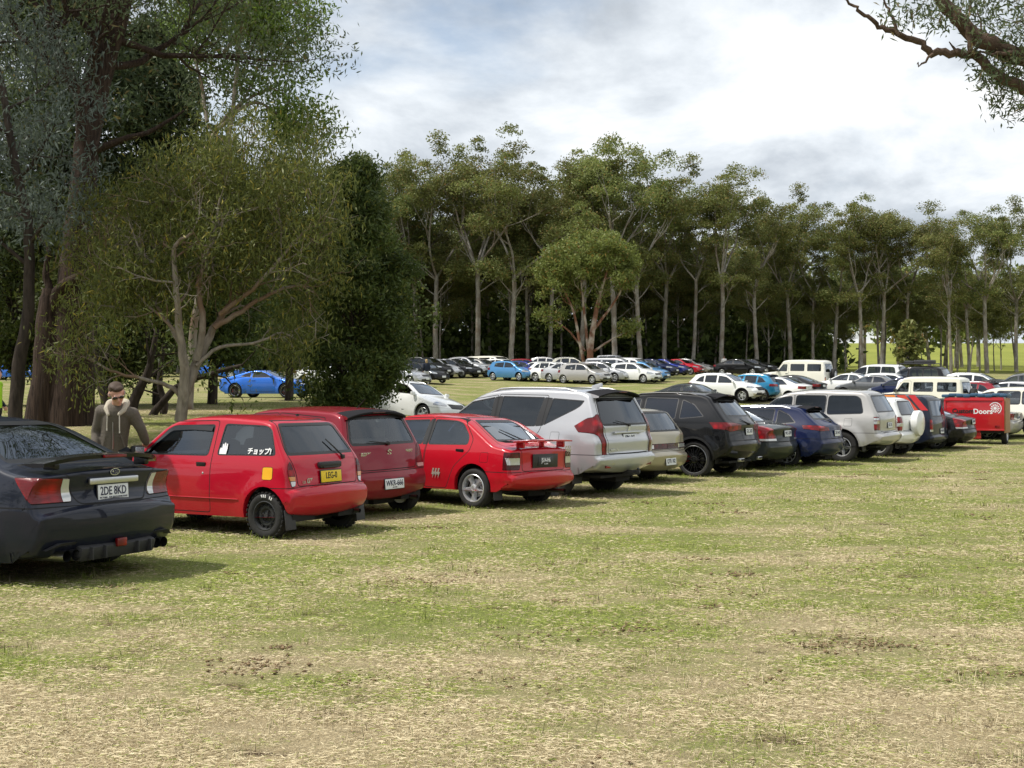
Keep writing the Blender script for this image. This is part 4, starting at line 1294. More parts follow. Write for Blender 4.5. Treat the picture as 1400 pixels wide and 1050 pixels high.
def bg_hatch():
    return dict(L=4.10, W=1.76, paint=P_WHITE, edge=.07, ns=9, step=.16, tum=[(.15, .07), (.3, .02), (.5, .0), (.7, .0), (.88, .03), (1.0, .07), (1.5, .26)],
        prof=[(.35, .24, 0, .06), (.12, .27, .05, .08), (.02, .40, .06, .1), (.0, .56, .05, .1), (.05, .655, .03, .09), (.075, .80, .08, .08), (.14, 1.0, .06, .07), (.48, 1.40, .05, .05), (.66, 1.445, .08, .03), (1.4, 1.49, .4, .03), (2.0, 1.47, .3, .03), (2.45, 1.38, .25, .03), (3.15, .99, .14, .05), (3.75, .86, .25, .08), (4.03, .68, .12, .16), (4.10, .46, .08, .18), (4.03, .26, .05, .12), (3.85, .2, 0, .1)],
        wheels=(.70, 3.25, .305, .345), wheel=('five', .305, .21, .195), sill=[(0, .28), (.35, .25), (3.5, .23), (4.1, .25)],
        side_glass=[[(1.82, .98), (1.80, 1.37), (2.35, 1.33), (2.9, 1.0), (2.9, .98)], [(.80, 1.04), (.88, 1.30), (1.72, 1.37), (1.74, .98)]],
        rear_glass=[(.62, 1.0), (.62, 1.08), (.52, 1.345)], windscreen=[(.66, 1.02), (.5, 1.38)],
        tail=[dict(poly=[(.52, .80), (.56, .98), (.9, .98), (.9, .78)], xlim=.42, zs=.85, mat='red_lens', r=.03)],
        head=[dict(poly=[(.48, .64), (.46, .72), (.74, .82), (.9, .80), (.9, .66)], xlim=3.55)], grille=[[(.34, .58), (.38, .70)], [(.52, .30), (.48, .44)]],
        bumper=(.35, .65, 0, 0), fbumper=(3.6, .60), plate=(.82, '', 'plate_white', 'ink'), fplate=(.46, '', 'plate_white', 'ink'), mirror=(2.85, 1.0, P_WHITE), hood=(3.2, 3.9, .60), glass=MT['glass'], glass_rear=MT['glass'], spoiler=(.48, .56, .07))


def bg_suv():
    return dict(L=4.58, W=1.84, paint=P_WHITE, edge=.075, flare=.035, ns=9, step=.16, tum=[(z / 1.1, i) for z, i in MERC['tum']], prof=[(p[0], p[1] / 1.10) + tuple(p[2:]) for p in MERC['prof']], plan=MERC['plan'], clad=.05,
        wheels=(.93, 3.75, .355, .40), wheel=('five', .355, .24, .235), sill=MERC['sill'], floor=.3, side_glass=[[(p[0], p[1] / 1.1) for p in g] for g in MERC['side_glass']], rear_glass=[(p[0], p[1] / 1.1) for p in MERC['rear_glass']], windscreen=[(p[0], p[1] / 1.1) for p in MERC['windscreen']],
        tail=[dict(poly=[(.46, .88), (.48, 1.02), (.95, 1.06), (.95, .9)], xlim=.5, mat='red_lens', r=.02)],
        head=[dict(poly=[(.52, .80), (.50, .88), (.78, .97), (.95, .95), (.95, .82)], xlim=4.05)], grille=[[(.40, .66), (.46, .86)], [(.6, .38), (.55, .54)]],
        bumper=(.52, .70, 0, 0), fbumper=(4.2, .62), plate=(.86, '', 'plate_white', 'ink'), fplate=(.56, '', 'plate_white', 'ink'), mirror=(3.2, 1.1, P_WHITE), hood=(3.45, 4.4, .66), rails=(.95, 2.4, .03, MT['satin']), glass=MT['glass'], glass_rear=MT['glass_dark'], spoiler=(.66, .58, .12))


def bg_wagon():
    d = dict(MAZDA); d.update(ns=9, step=.16, paint=P_WHITE, doors=[], wheel=('five', .335, .23, .215), mirror=(3.25, 1.0, P_WHITE),
        head=[dict(poly=[(.50, .68), (.48, .76), (.78, .86), (.93, .82), (.93, .70)], xlim=4.2)], grille=[[(.38, .60), (.42, .76)], [(.55, .30), (.50, .44)]], fbumper=(4.25, .62), fplate=(.47, '', 'plate_white', 'ink'), hood=(3.55, 4.5, .62), glass=MT['glass'], glass_rear=MT['glass'])
    return d


def bg_boxy():
    d = dict(CRUISER); d.update(ns=9, step=.16, paint=P_WHITE, doors=[], mirror=(3.25, 1.24, P_WHITE), head=[dict(poly=[(.60, .84), (.60, 1.0), (.95, 1.02), (.95, .84)], xlim=4.4)], grille=[[(.50, .80), (.52, 1.02)]], fbumper=(4.3, .74), fplate=(.6, '', 'plate_white', 'ink'), hood=(3.5, 4.6, .7), glass=MT['glass'], glass_rear=MT['glass'])
    return d


def bg_van():
    d = dict(VAN); d.update(ns=9, step=.16, paint=P_WHITE, mirror=(4.0, 1.2, P_WHITE), head=[dict(poly=[(.58, .72), (.58, .90), (.95, .98), (.95, .76)], xlim=4.5)], grille=[[(.45, .66), (.48, .86)]], fbumper=(4.4, .62), fplate=(.5, '', 'plate_white', 'ink'), glass=MT['glass'], glass_rear=MT['glass'])
    return d


def bg_coupe():
    return dict(L=4.78, W=1.92, paint=P_MUST, edge=.06, flare=.05, ns=10, step=.14, tum=[(.12, .09), (.26, .03), (.45, .004), (.62, .0), (.80, .014), (.93, .05), (1.05, .12), (1.4, .31)],
        prof=[(.45, .22, 0, .05), (.2, .24, .05, .08), (.03, .36, .06, .1), (.0, .62, .05, .1), (.08, .98, .05, .08), (.35, 1.03, .1, .05), (.7, 1.06, .15, .03), (1.75, 1.36, .4, .04), (2.15, 1.38, .4, .04), (2.55, 1.33, .3, .04), (3.3, 1.0, .15, .05), (4.3, .88, .35, .1), (4.7, .72, .1, .16), (4.78, .5, .1, .2), (4.7, .24, .05, .15), (4.45, .17, 0, .1)],
        wheels=(1.05, 3.77, .35, .385), wheel=('multi', .35, .25, .25), wheel_in=.0, sill=[(0, .26), (.5, .22), (4.2, .19), (4.78, .2)], floor=.2,
        side_glass=[[(1.9, .99), (1.95, 1.29), (2.5, 1.26), (3.05, .99)], [(1.25, 1.04), (1.5, 1.18), (1.82, 1.26), (1.84, 1.0)]], rear_glass=[(.6, 1.1), (.5, 1.32)], windscreen=[(.68, 1.03), (.54, 1.30)],
        tail=[dict(poly=[(.5, .76), (.5, .92), (.85, .92), (.85, .76)], xlim=.3, mat='dark_red', r=.02)], head=[dict(poly=[(.56, .64), (.54, .72), (.95, .80), (.95, .68)], xlim=4.3)], grille=[[(.50, .56), (.52, .76)], [(.66, .24), (.6, .42)]],
        doors=[[(1.87, .3), (1.87, 1.3), (2.52, 1.29), (3.2, .97), (3.2, .3)]], handles=[(2.02, .86)], fbumper=(4.2, .6), bumper=(.6, .65, 0, 0), fplate=(.46, '', 'plate_white', 'ink'), mirror=(3.0, 1.0, P_MUST), hood=(3.4, 4.55, .66), glass=MT['glass_dark'], glass_rear=MT['glass_dark'])


def bg_troopy():
    return dict(L=5.0, W=1.80, paint=P_IVORY, edge=.06, flare=.03, ns=10, step=.15, tum=[(.3, .05), (.45, .01), (.7, 0), (1.1, .0), (1.25, .01), (1.4, .03), (2.1, .13)], plan=[(0, .93), (.06, .96), (.2, .985), (.5, 1), (1.6, 1), (3.7, .985), (4.4, .9), (4.8, .84), (5.0, .8)],
        prof=[(.5, .5, 0, .02), (.1, .52, .04, .02), (.02, .6, .03, .03), (.02, .76, .03, .03), (.06, 1.2, .06, .03), (.10, 1.62, .08, .03), (.16, 1.95, .08, .03), (.3, 2.05, .1, .04), (1.5, 2.09, .4, .05), (2.7, 2.07, .2, .05), (2.9, 2.0, .12, .04), (3.35, 1.32, .08, .03), (4.4, 1.22, .3, .05), (4.8, 1.12, .1, .08), (4.9, .8, .1, .08), (4.88, .6, .05, .08), (4.6, .5, 0, .05)],
        wheels=(1.15, 4.05, .40, .48), wheel=('five', .40, .21, .25), wheel_in=-.01, sill=[(0, .55), (.5, .52), (4.4, .5), (5, .55)], floor=.5, arch_h=1.05,
        side_glass=[[(2.58, 1.32), (2.56, 1.78), (2.86, 1.78), (3.2, 1.32)], [(1.42, 1.34), (1.42, 1.80), (2.36, 1.80), (2.36, 1.34)], [(.32, 1.34), (.34, 1.80), (1.24, 1.80), (1.24, 1.34)]], glass_r=.06,
        rear_glass=[(.66, 1.28), (.64, 1.82)], windscreen=[(.7, 1.40), (.64, 1.93)], tail=[dict(poly=[(.72, .72), (.72, .98), (.88, .98), (.88, .72)], xlim=.08, mat='red_lens', r=.01, sub=[([(.7, .8), (.7, .88), (.9, .88), (.9, .8)], 'amber')])],
        doors=[[(2.48, .6), (2.46, 1.86), (2.9, 1.86), (3.3, 1.28), (3.3, .6)]], handles=[(2.6, 1.16)], handle='flap', handle_mat=MT['trim'], bumper=(.3, .6, 0, 0), bumper_mat=MT['plastic'], plate=(.68, '', 'plate_white', 'ink'), mirror=(3.15, 1.36, MT['trim']), mirror_size=1.2, glass=MT['glass'], glass_rear=MT['glass'])
# ------------------------------------------------------------------ the front row
def REARM(x, y, z, tilt=0):
    """frame whose x runs to the viewer's right, y up and z out of the car's rear"""
    return Matrix.Translation((x, y, z)) @ Matrix(((0, 0, -1, 0), (-1, 0, 0, 0), (0, 1, 0, 0), (0, 0, 0, 1))) @ Euler((-tilt, 0, 0)).to_matrix().to_4x4()


def SIDEM(x, y, z, lean=0):
    return Matrix.Translation((x, y, z)) @ Matrix(((-1, 0, 0, 0), (0, 0, 1, 0), (0, 1, 0, 0), (0, 0, 0, 1))) @ Euler((-lean, 0, 0)).to_matrix().to_4x4()


WHEELS = []


def put(root, x, y, deg, dz=0.0, tilt=1.0):
    h = R(deg)
    # pitch and height follow the ground under the wheels
    z0 = tz(x + .8 * math.cos(h), y + .8 * math.sin(h)); z1 = tz(x + 3.4 * math.cos(h), y + 3.4 * math.sin(h))
    pit = math.atan2(z1 - z0, 2.6) * tilt
    yl = tz(x + 2 * math.cos(h) - .7 * math.sin(h), y + 2 * math.sin(h) + .7 * math.cos(h))
    yr = tz(x + 2 * math.cos(h) + .7 * math.sin(h), y + 2 * math.sin(h) - .7 * math.cos(h))
    rol = math.atan2(yl - yr, 1.4) * tilt
    root.rotation_euler = Euler((rol, -pit, h), 'XYZ')
    root.location = (x, y, z0 - .8 * math.tan(pit) - .016 + dz)
    for o in root.children:
        if o.name.split('.')[0] == 'wheel' and y < 34:
            WHEELS.append((x + o.location.x * math.cos(h) - o.location.y * math.sin(h), y + o.location.x * math.sin(h) + o.location.y * math.cos(h), h))


def wiper(root, car, y0, z0, y1, z1, name='rear_wiper'):
    m = MB()
    p0, _ = car.rear(y0, z0); p1, _ = car.rear(y1, z1)
    d = Vector((-.03, 0, .0))
    m.tube([p0 + d * .5, p0 + d, p0.lerp(p1, .55) + d * 1.2, p1 + d], [.014, .012, .009, .006], 6)
    m.box(p0 + d * .6, (.04, .05, .05), 0, .012)
    m.build(name, [MT['trim']], root)


G1 = 'cars parked in the front row'
# ---- charcoal sedan
wrx, c = build_car('parked_car', WRX, 'charcoal four-door sedan with boot spoiler at the near end of the row', 'car', G1)
m = MB()   # pedestal-free lip spoiler
pts = []
ys = np.linspace(-.69, .69, 15)
v = []; f = []
for i, y in enumerate(ys):
    k = 1 - (abs(y) / .69)**4
    x0 = .15 + .12 * (1 - k) ; zt = 1.055 + .06 * k
    v += [(x0 - .035, y, zt), (x0 + .10, y, zt + .012 * k), (x0 + .24, y, zt - .012), (x0 + .1, y, zt - .04), (x0 - .03, y, zt - .034)]
for i in range(len(ys) - 1):
    for j in range(5):
        a, b = i * 5 + j, i * 5 + (j + 1) % 5
        f.append((a, b, b + 5, a + 5))
f += [(0, 1, 2, 3, 4), tuple(len(v) - 5 + q for q in (4, 3, 2, 1, 0))]
m.add(v, f, 0)
for y in (-.55, .55): m.box((.30, y, 1.03), (.14, .06, .07), 0, .015)
sp = m.build('spoiler', [P_BLACK], wrx, angle=50)
m = MB(); m.box((.105, 0, 1.098), (.03, .27, .024), 0, .006); m.build('brake_light', [MT['red_lens']], sp)

m = MB()
p0, _ = c.rear(0, .885)
m.box((p0.x - .012, 0, .885), (.03, .60, .056), 0, .012)
m.build('garnish_bar', [MT['satin']], wrx)
p0, _ = c.rear(0, .955)
m = MB()
E_ = [(math.cos(a) * .058, math.sin(a) * .031) for a in np.linspace(0, 2 * math.pi, 28)[:-1]]
M = REARM(p0.x - .004, 0, .958, R(-4))
m.prism(E_, M, .006, 0)
m.prism([(x * .86, y * .82) for x, y in E_], M @ Matrix.Translation((0, 0, .0065)), .002, 1)
for sx, sy, ss in ((-.028, .006, .013), (.0, .012, .006), (.012, -.004, .006), (.028, .004, .006), (.022, -.013, .006), (-.002, -.012, .006)):
    st = [(sx + math.cos(k * math.pi / 4 + .3) * ss * (1 if k % 2 == 0 else .35), sy + math.sin(k * math.pi / 4 + .3) * ss * (1 if k % 2 == 0 else .35)) for k in range(8)]
    m.prism(st, M @ Matrix.Translation((0, 0, .009)), .002, 0)
m.build('badge', [MT['chrome'], MT['ink']], wrx)
m = MB()   # lower valance between the twin pipes
p0, _ = c.rear(0, .36)
m.box((p0.x + .035, 0, .275), (.10, .92, .13), 0, .03, Euler((0, R(-18), 0)))
for y in (-.36, -.2, .2, .36): m.box((p0.x - .005, y, .27), (.10, .012, .11), 0, .003)
m.build('diffuser', [MT['plastic']], wrx)
m = MB(); m.box((p0.x - .03, 0, .335), (.03, .12, .075), 0, .008); m.build('fog_light', [MT['red_lens']], wrx)
for sg in (1, -1):
    m = MB()
    for q in (.50, .60):
        pp = [(.42, sg * q, .265), (.06, sg * q, .27)]
        m.tube(pp, .048, 14, 0, caps=False)
        m.tube([(.30, sg * q, .266), (.295, sg * q, .266)], .046, 12, 1)
    m.build('exhaust_pipe', [MT['exhaust'], MT['soot']], wrx)
    m = MB(); v = [(.10, sg * .42, .36), (.06, sg * .50, .385), (.06, sg * .66, .385), (.12, sg * .77, .33), (.14, sg * .70, .335), (.08, sg * .64, .36), (.08, sg * .51, .36)]
    m.add(v + [(q[0] + .1, q[1], q[2]) for q in v], [tuple(range(7))] + [(i, (i + 1) % 7, 7 + (i + 1) % 7, 7 + i) for i in range(7)], 0)
    m.build('bumper_trim', [MT['plastic']], wrx)
for y in (-.62, -.22, .22, .62):
    pp, _ = c.rear(y, .56)
    m = MB(); m.ellipsoid(pp, (.006, .013, .013), 0, 10, 6); m.build('parking_sensor', [MT['trim']], wrx)
m = MB(); v = [(1.55, .012, 1.425), (1.55, -.012, 1.425), (1.78, -.014, 1.455), (1.78, .014, 1.455), (1.56, 0, 1.515), (1.62, 0, 1.50)]
m.add(v, [(0, 1, 2, 3), (0, 4, 1), (0, 3, 5, 4), (1, 4, 5, 2), (2, 5, 3)], 0); m.build('antenna', [MT['trim']], wrx)
put(wrx, -3.47, 10.46, 155.5)

# ---- red kei hatch
kei, c = build_car('parked_car', KEI, 'small bright red three-door hatchback with yellow number plate and steel wheels', 'car', G1)
m = MB(); p0, _ = c.rear(0, .845)
m.box((p0.x - .02, 0, .835), (.06, .40, .075), 0, .024)
m.box((p0.x - .045, 0, .808), (.03, .30, .02), 0, .006)
m.build('tailgate_handle', [MT['trim']], kei)
wiper(kei, c, -.30, .915, -.13, 1.13)
p0, _ = c.rear(.40, .665); text_mesh('1.0', .045, MT['satin'], kei, REARM(p0.x - .006, .455, .65), bold=.001)
text_mesh('GT', .075, MT['satin'], kei, REARM(p0.x - .006, .355, .66), bold=.003)
m = MB(); m.tube([(.60, 0, 1.40), (.60, 0, 1.43)], .02, 8); m.build('roof_nub', [MT['trim']], kei)
for sg in (1, -1):
    m = MB(); m.box((.155, sg * .645, .235), (.012, .17, .23), 0, .003, Euler((0, R(8), 0))); m.build('mud_flap', [MT['plastic']], kei)
m = MB(); m.tube([(.5, -.5, .24), (.06, -.52, .25)], .026, 12, 0, caps=False); m.tube([(.12, -.52, .25), (.115, -.52, .25)], .025, 10, 1); m.build('exhaust_pipe', [MT['exhaust'], MT['soot']], kei)
# smoked weather shield along the top of the door glass
dr = [o for o in kei.children if o.name.startswith('door') and not o.name.startswith('door_')]
m = MB(); path = [(1.375, 1.285), (1.7, 1.298), (2.0, 1.285), (2.10, 1.245), (2.26, 1.11), (2.40, .99)]
v = []; f = []
for i, (x, z) in enumerate(path):
    dzz = .055 if i < 4 else .04
    nx, nz = (0, -1) if i < 3 else (-.7, -.7)
    x2, z2 = x + nx * dzz, z + nz * dzz
    v += [(x, float(c.Y(x, z)) + .006, z), (x2, float(c.Y(x2, z2)) + .022, z2)]
for i in range(len(path) - 1): f.append((2 * i, 2 * i + 1, 2 * i + 3, 2 * i + 2))
m.add(v, f, 0); m.build('weather_shield', [simple('smoked_acrylic', (.01, .01, .011), .25)], dr[0])
wn = [o for o in kei.children if o.name.startswith('window')]
def side_text(body, size, mat, parent, car, x, z, bold=0, xs=1):
    y = float(car.Y(x, z)); y2 = float(car.Y(x, z + .05)); lean = math.atan2(y - y2, .05)
    return text_mesh(body, size, mat, parent, SIDEM(x, y + .006, z, lean), bold=bold, xs=xs)
side_text('\u30c1\u30e7\u30c3\u30d7!', .085, MT['white'], wn[1], c, .59, 1.0, .003)
# white hand-shaped sticker in the other corner of the same pane
hand = [(-.055, -.05), (.05, -.05), (.058, .02), (.052, .075), (.036, .078), (.03, .03), (.022, .085), (.004, .09), (0, .04), (-.008, .075), (-.026, .07), (-.026, .02), (-.05, .03), (-.06, .0)]
y = float(c.Y(1.1, 1.0)); lean = math.atan2(y - float(c.Y(1.1, 1.05)), .05)
m = MB(); m.prism(hand, SIDEM(1.14, y + .004, 1.01, lean), .002, 0); m.build('sticker', [MT['white']], wn[1])
lock, _ = c.side(1.42, .735)
m = MB(); m.ellipsoid((lock.x, lock.y + .002, lock.z), (.014, .004, .014), 0, 10, 6); m.build('door_lock', [MT['chrome']], dr[0])
# white paint-pen lettering on the near tyre
wh = [o for o in kei.children if o.name.startswith('wheel') and o.location.x < 1 and o.location.y > 0][0]
m = MB()
for a0, n in ((120, 2), (96, 3)):
    for k in range(n):
        a = R(a0 - k * 7); rr_ = .226
        m.box((math.cos(a) * rr_, .0865, math.sin(a) * rr_), (.014, .004, .034), 0, .001, Euler((0, -a + math.pi / 2 + .2 * k, 0)))
wh.rotation_euler = (0, 0, 0)
m.build('lettering', [MT['white']], wh)
for sg in (1, -1):      # pressed waist line low on the flanks
    m = MB(); m.tube([(x, sg * (float(c.Y(x, .445)) + .001), .445) for x in np.linspace(.86, 2.50, 20)], .007, 6); m.build('side_strip', [P_RED], kei)
put(kei, -2.06, 13.78, 150)

# ---- dark red hatch
swift, c = build_car('parked_car', SWIFT, 'dark red five-door hatchback parked between two brighter red cars', 'car', G1)
p0, _ = c.rear(0, .90)
Sx = [(-.042, .018), (-.0, .05), (.042, .02), (.03, .008), (0, .03), (-.018, .016), (.045, -.02), (0, -.05), (-.042, -.02), (-.03, -.008), (0, -.03), (.018, -.016)]
m = MB(); m.prism(Sx, REARM(p0.x - .004, 0, .90, R(-6)), .006, 0); m.build('badge', [MT['chrome']], swift)
p0, _ = c.rear(.42, .90); text_mesh('SUZUKI', .06, MT['chrome'], swift, REARM(p0.x - .006, .43, .885, R(-6)), bold=.002, xs=.9)
text_mesh('SWIFT', .055, MT['chrome'], swift, REARM(p0.x - .006, -.43, .90, R(-6)), bold=.002, xs=.9)
wiper(swift, c, 0.0, 1.02, .34, 1.06)
m = MB(); m.tube([(.5, -.5, .24), (.05, -.52, .25)], .028, 12, 0, caps=False); m.tube([(.12, -.52, .25), (.115, -.52, .25)], .027, 10, 1); m.build('exhaust_pipe', [MT['exhaust'], MT['soot']], swift)
m = MB(); m.tube([(.72, 0, 1.48), (.55, 0, 1.62)], [.008, .004], 6); m.build('antenna', [MT['trim']], swift)
put(swift, -1.60, 15.95, 143)

# ---- bright red liftback
pul, c = build_car('parked_car', PULSAR, 'bright red older liftback with raised rear wing and silver five-spoke wheels', 'car', G1)
m = MB()
ys = np.linspace(-.74, .74, 17); v = []; f = []
for y in ys:
    k = abs(y) / .74
    x0 = .02 + .10 * k**3; z = 1.0 - .012 * k**2
    v += [(x0, y, z + .022), (x0 + .13, y, z + .03), (x0 + .25, y, z + .012), (x0 + .14, y, z - .004), (x0, y, z)]
for i in range(len(ys) - 1):
    for j in range(5):
        a, b = i * 5 + j, i * 5 + (j + 1) % 5; f.append((a, b, b + 5, a + 5))
f += [(0, 1, 2, 3, 4), tuple(len(v) - 5 + q for q in (4, 3, 2, 1, 0))]
m.add(v, f, 0)
for y in (-.50, .50): m.box((.17, y, .955), (.13, .055, .10), 0, .015)
m.box((.16, 0, .96), (.08, .035, .09), 0, .01)
w_ = m.build('rear_wing', [P_RED2], pul, angle=40)
m = MB(); m.box((.028, 0, 1.017), (.016, .2, .018), 0, .004); m.build('brake_light', [MT['dark_red']], w_)
SS = [(-.012, .075), (.02, .075), (.0, .02), (.03, .02), (-.02, -.08), (-.008, -.02), (-.035, -.02)]
def sss(parent, M):
    m = MB()
    for k in (-.055, 0, .055): m.prism([(x + k, y) for x, y in SS], M, .002, 0)
    m.build('decal', [MT['silver_decal']], parent)
y = float(c.Y(1.55, .48)); sss(pul, SIDEM(1.50, y + .004, .49))
p0, _ = c.rear(-.68, .83); sss(pul, REARM(p0.x - .006, -.655, .85))
p0, _ = c.rear(0, .715); m = MB(); m.box((p0.x - .006, 0, .715), (.012, .62, .2), 0, .004); m.build('plate_surround', [MT['trim']], pul)
wiper(pul, c, -.05, .98, .22, 1.16)
for sg in (1, -1):
    m = MB(); m.box((.42, sg * .70, .24), (.012, .2, .2), 0, .003, Euler((0, R(6), 0))); m.build('mud_flap', [MT['plastic']], pul)
m = MB(); m.tube([(.6, -.4, .24), (.02, -.42, .25)], .03, 12, 0, caps=False); m.tube([(.12, -.42, .25), (.115, -.42, .25)], .029, 10, 1); m.build('exhaust_pipe', [MT['exhaust'], MT['soot']], pul)
put(pul, .55, 17.38, 142)

# ---- silver four wheel drive
paj, c = build_car('parked_car', PAJERO, 'large silver off-road wagon with tall red tail lamps and black side windows', 'car', G1)
p0, _ = c.rear(0, 1.12)
dia = [(0, .05), (.02, .022), (0, -.004), (-.02, .022)]
m = MB()
for a in (0, 120, 240):
    Rz = Matrix.Rotation(R(a), 4, 'Z'); m.prism(dia, REARM(p0.x - .006, 0, 1.125) @ Rz, .006, 0)
m.build('badge', [MT['chrome']], paj)
m = MB(); m.box((c.rear(0, 1.075)[0].x - .012, 0, 1.075), (.04, .86, .03), 0, .01); m.build('garnish_bar', [P_SILVER], paj)
text_mesh('PAJERO SPORT', .05, MT['chrome'], paj, REARM(c.rear(.4, .80)[0].x - .006, .40, .80), bold=.001)
for sg in (1, -1):
    m = MB()
    q = [(.42, .50), (.52, .60), (.90, .60), (.90, .565), (.55, .565), (.47, .50)]
    v = [];
    for (yy, zz) in q:
        pp, _ = c.rear(sg * min(yy, .80), zz); v.append((pp.x - .012 + (.08 if yy > .8 else 0), sg * min(yy, .84), zz))
    m.add(v + [(a + .03, b, d) for a, b, d in v], [tuple(range(6))] + [(i, (i + 1) % 6, 6 + (i + 1) % 6, 6 + i) for i in range(6)], 0)
    m.build('bumper_trim', [MT['satin']], paj)
    m = MB(); pp, _ = c.rear(sg * .62, .535); m.box((pp.x - .008, sg * .62, .535), (.02, .15, .045), 0, .006); m.build('reflector', [MT['red_lens']], paj)
    m = MB(); m.box((.64, sg * .76, .40), (.014, .26, .3), 0, .004, Euler((0, R(6), 0))); m.build('mud_flap', [MT['plastic']], paj)
m = MB(); m.box((.12, 0, .42), (.22, .07, .07), 0, .01); m.box((-.03, 0, .43), (.12, .05, .05), 0, .01); m.ellipsoid((-.06, 0, .475), (.025, .025, .025)); m.build('tow_hitch', [MT['plastic']], paj)
m = MB(); m.box((.74, 0, 1.835), (.2, .05, .07), 0, .015, Euler((0, R(14), 0))); m.build('antenna', [P_SILVER], paj)
wiper(paj, c, 0, 1.20, .36, 1.27)
put(paj, 2.02, 19.21, 142)

# ---- champagne sedan mostly hidden
gold, c = build_car('parked_car', GOLDSED, 'champagne coloured car with full width tail lamps behind the silver wagon', 'car', G1)
put(gold, 3.05, 22.4, 142)

# ---- black performance suv
merc, c = build_car('parked_car', MERC, 'black sporty SUV with big black spoked wheels and red brake callipers', 'car', G1)
for sg in (1, -1):
    m = MB(); m.box((.06, sg * .52, .375), (.08, .22, .07), 0, .02); m.box((.02, sg * .52, .375), (.02, .18, .04), 1, .006); m.build('exhaust_pipe', [MT['satin'], MT['soot']], merc)
wiper(merc, c, 0, 1.10, .30, 1.2)
put(merc, 5.02, 24.4, 148)

# ---- dark grey sedan
vol, c = build_car('parked_car', VOLVO, 'dark grey sedan with tall red tail lamps between black SUV and navy wagon', 'car', G1)
put(vol, 6.35, 26.7, 144)

# ---- navy wagon
maz, c = build_car('parked_car', MAZDA, 'navy blue low station wagon with bright roof rails', 'car', G1)
wiper(maz, c, 0, 1.07, .30, 1.14)
put(maz, 7.85, 28.0, 146)

# ---- silver cruiser
cru, c = build_car('parked_car', CRUISER, 'light silver boxy off-road wagon with large rear side windows', 'car', G1)
for sg in (1, -1):
    m = MB(); m.box((.55, sg * .82, .45), (.014, .26, .3), 0, .004, Euler((0, R(6), 0))); m.build('mud_flap', [MT['plastic']], cru)
    for x in (.35,):
        y = float(c.Y(.36, 1.38)) * sg
        m = MB(); m.box((.40, y + .003 * sg, 1.30), (.16, .012, .05), 0, .004); m.build('vent', [MT['plastic']], cru)
put(cru, 9.75, 29.8, 146)

# ---- white small 4wd with spare wheel
rav, c = build_car('parked_car', SMALLSUV, 'white compact off-roader with white spare wheel cover on its back door', 'car', G1)
m = MB(); m.lathe_y([(0, .01), (0, .30), (.03, .345), (.16, .355), (.2, .34), (.225, .28), (.235, .01)], 32, 0)
o = m.build('spare_wheel_cover', [P_WHITE], rav)
o.rotation_euler = (0, 0, R(90)); o.location = (c.rear(0, .95)[0].x - .01, -.12, .93)
put(rav, 11.1, 32.2, 143)

# ---- midnight blue van with stripes
van, c = build_car('camper_van', VAN, 'dark blue van with diagonal orange and red stripes', 'van', G1)
for (x0, w, mm) in ((.92, .30, simple('stripe_orange', (.75, .22, .02), .4)), (.60, .26, simple('stripe_red', (.55, .05, .02), .4)), (.32, .20, simple('stripe_deep_red', (.5, .015, .02), .4))):
    for sg in (1, -1):
        m = MB(); v = []; f = []
        zs = np.linspace(1.24, 1.68, 9)
        for z in zs:
            xx = x0 + (z - 1.35) * .9
            for dx in (0, w / 2, w): v.append((xx + dx, sg * (float(c.Y(xx + dx, z)) + .005), z))
        for i in range(len(zs) - 1):
            for j in (0, 1): f.append((i * 3 + j, i * 3 + j + 1, i * 3 + j + 4, i * 3 + j + 3))
        m.add(v, f, 0); m.build('stripe', [mm], van)
put(van, 12.75, 34.6, 146)

# ---- second dark sedan
d_ = zscale(VOLVO, .95); d_['paint'] = P_BLACK; d_['mirror'] = (3.1, 1.02, P_BLACK); d_['plate'] = (.84, 'YBM 604', 'plate_white', 'ink')
blk, c = build_car('parked_car', d_, 'black sedan parked in front of the red trailer', 'car', G1)
put(blk, 14.3, 36.1, 146)
d_ = dict(WRX); d_['paint'] = P_LSILV; d_['mirror'] = (3.0, 1.0, P_LSILV); d_['plate'] = (.78, 'UQN 350', 'plate_white', 'ink'); d_.pop('plate_sub', None)
sil, c = build_car('parked_car', d_, 'light silver sedan cut off by the photo edge beyond the red trailer', 'car', G1)
put(sil, 18.3, 42.0, 146)
d_ = dict(GOLDSED); d_['paint'] = P_BLACK; d_['mirror'] = (3.2, .98, P_BLACK); d_['plate'] = (.43, 'AKD 277', 'plate_white', 'ink')
b2, c = build_car('parked_car', d_, 'black hatchback tucked behind the wooden side of the red trailer', 'car', G1)
put(b2, 17.6, 41.6, 146)

# ---- red box trailer
tr = empty('box_trailer'); tag(tr, 'red tradesman box trailer lettered Custom Doors with blue tarp on top', 'trailer', None)
P_TR = paint('trailer_red', (.48, .012, .02), 0, .4)
m = MB(); m.box((0, 0, 1.02), (1.2, 1.84, 1.10), 0, .03)
m.box((-.61, 0, 1.47), (.03, 1.88, .06), 0, .01); m.box((-.61, 0, .49), (.03, 1.88, .06), 0, .01)
for y in (-.91, .91): m.box((-.608, y, .98), (.026, .06, .94), 0, .008)
m.build('body', [P_TR], tr)
m = MB(); m.box((-.52, .1, .36), (.06, .62, .34), 0, .02); m.build('drop_panel', [P_TR], tr)
m = MB(); m.box((0, -.95, .96), (1.16, .05, 1.14), 0, .004); m.build('side_board', [MT['wood']], tr)
m = MB()
for k in range(9): m.box((0, -.90 + k * .225, 1.625 + .02 * math.sin(k * 2.1)), (1.25, .24, .11), 0, .045)
m.build('tarp', [MT['tarp']], tr)
text_mesh('Custom', .21, MT['ink_black'], tr, REARM(-.603, .34, 1.10), bold=.008)
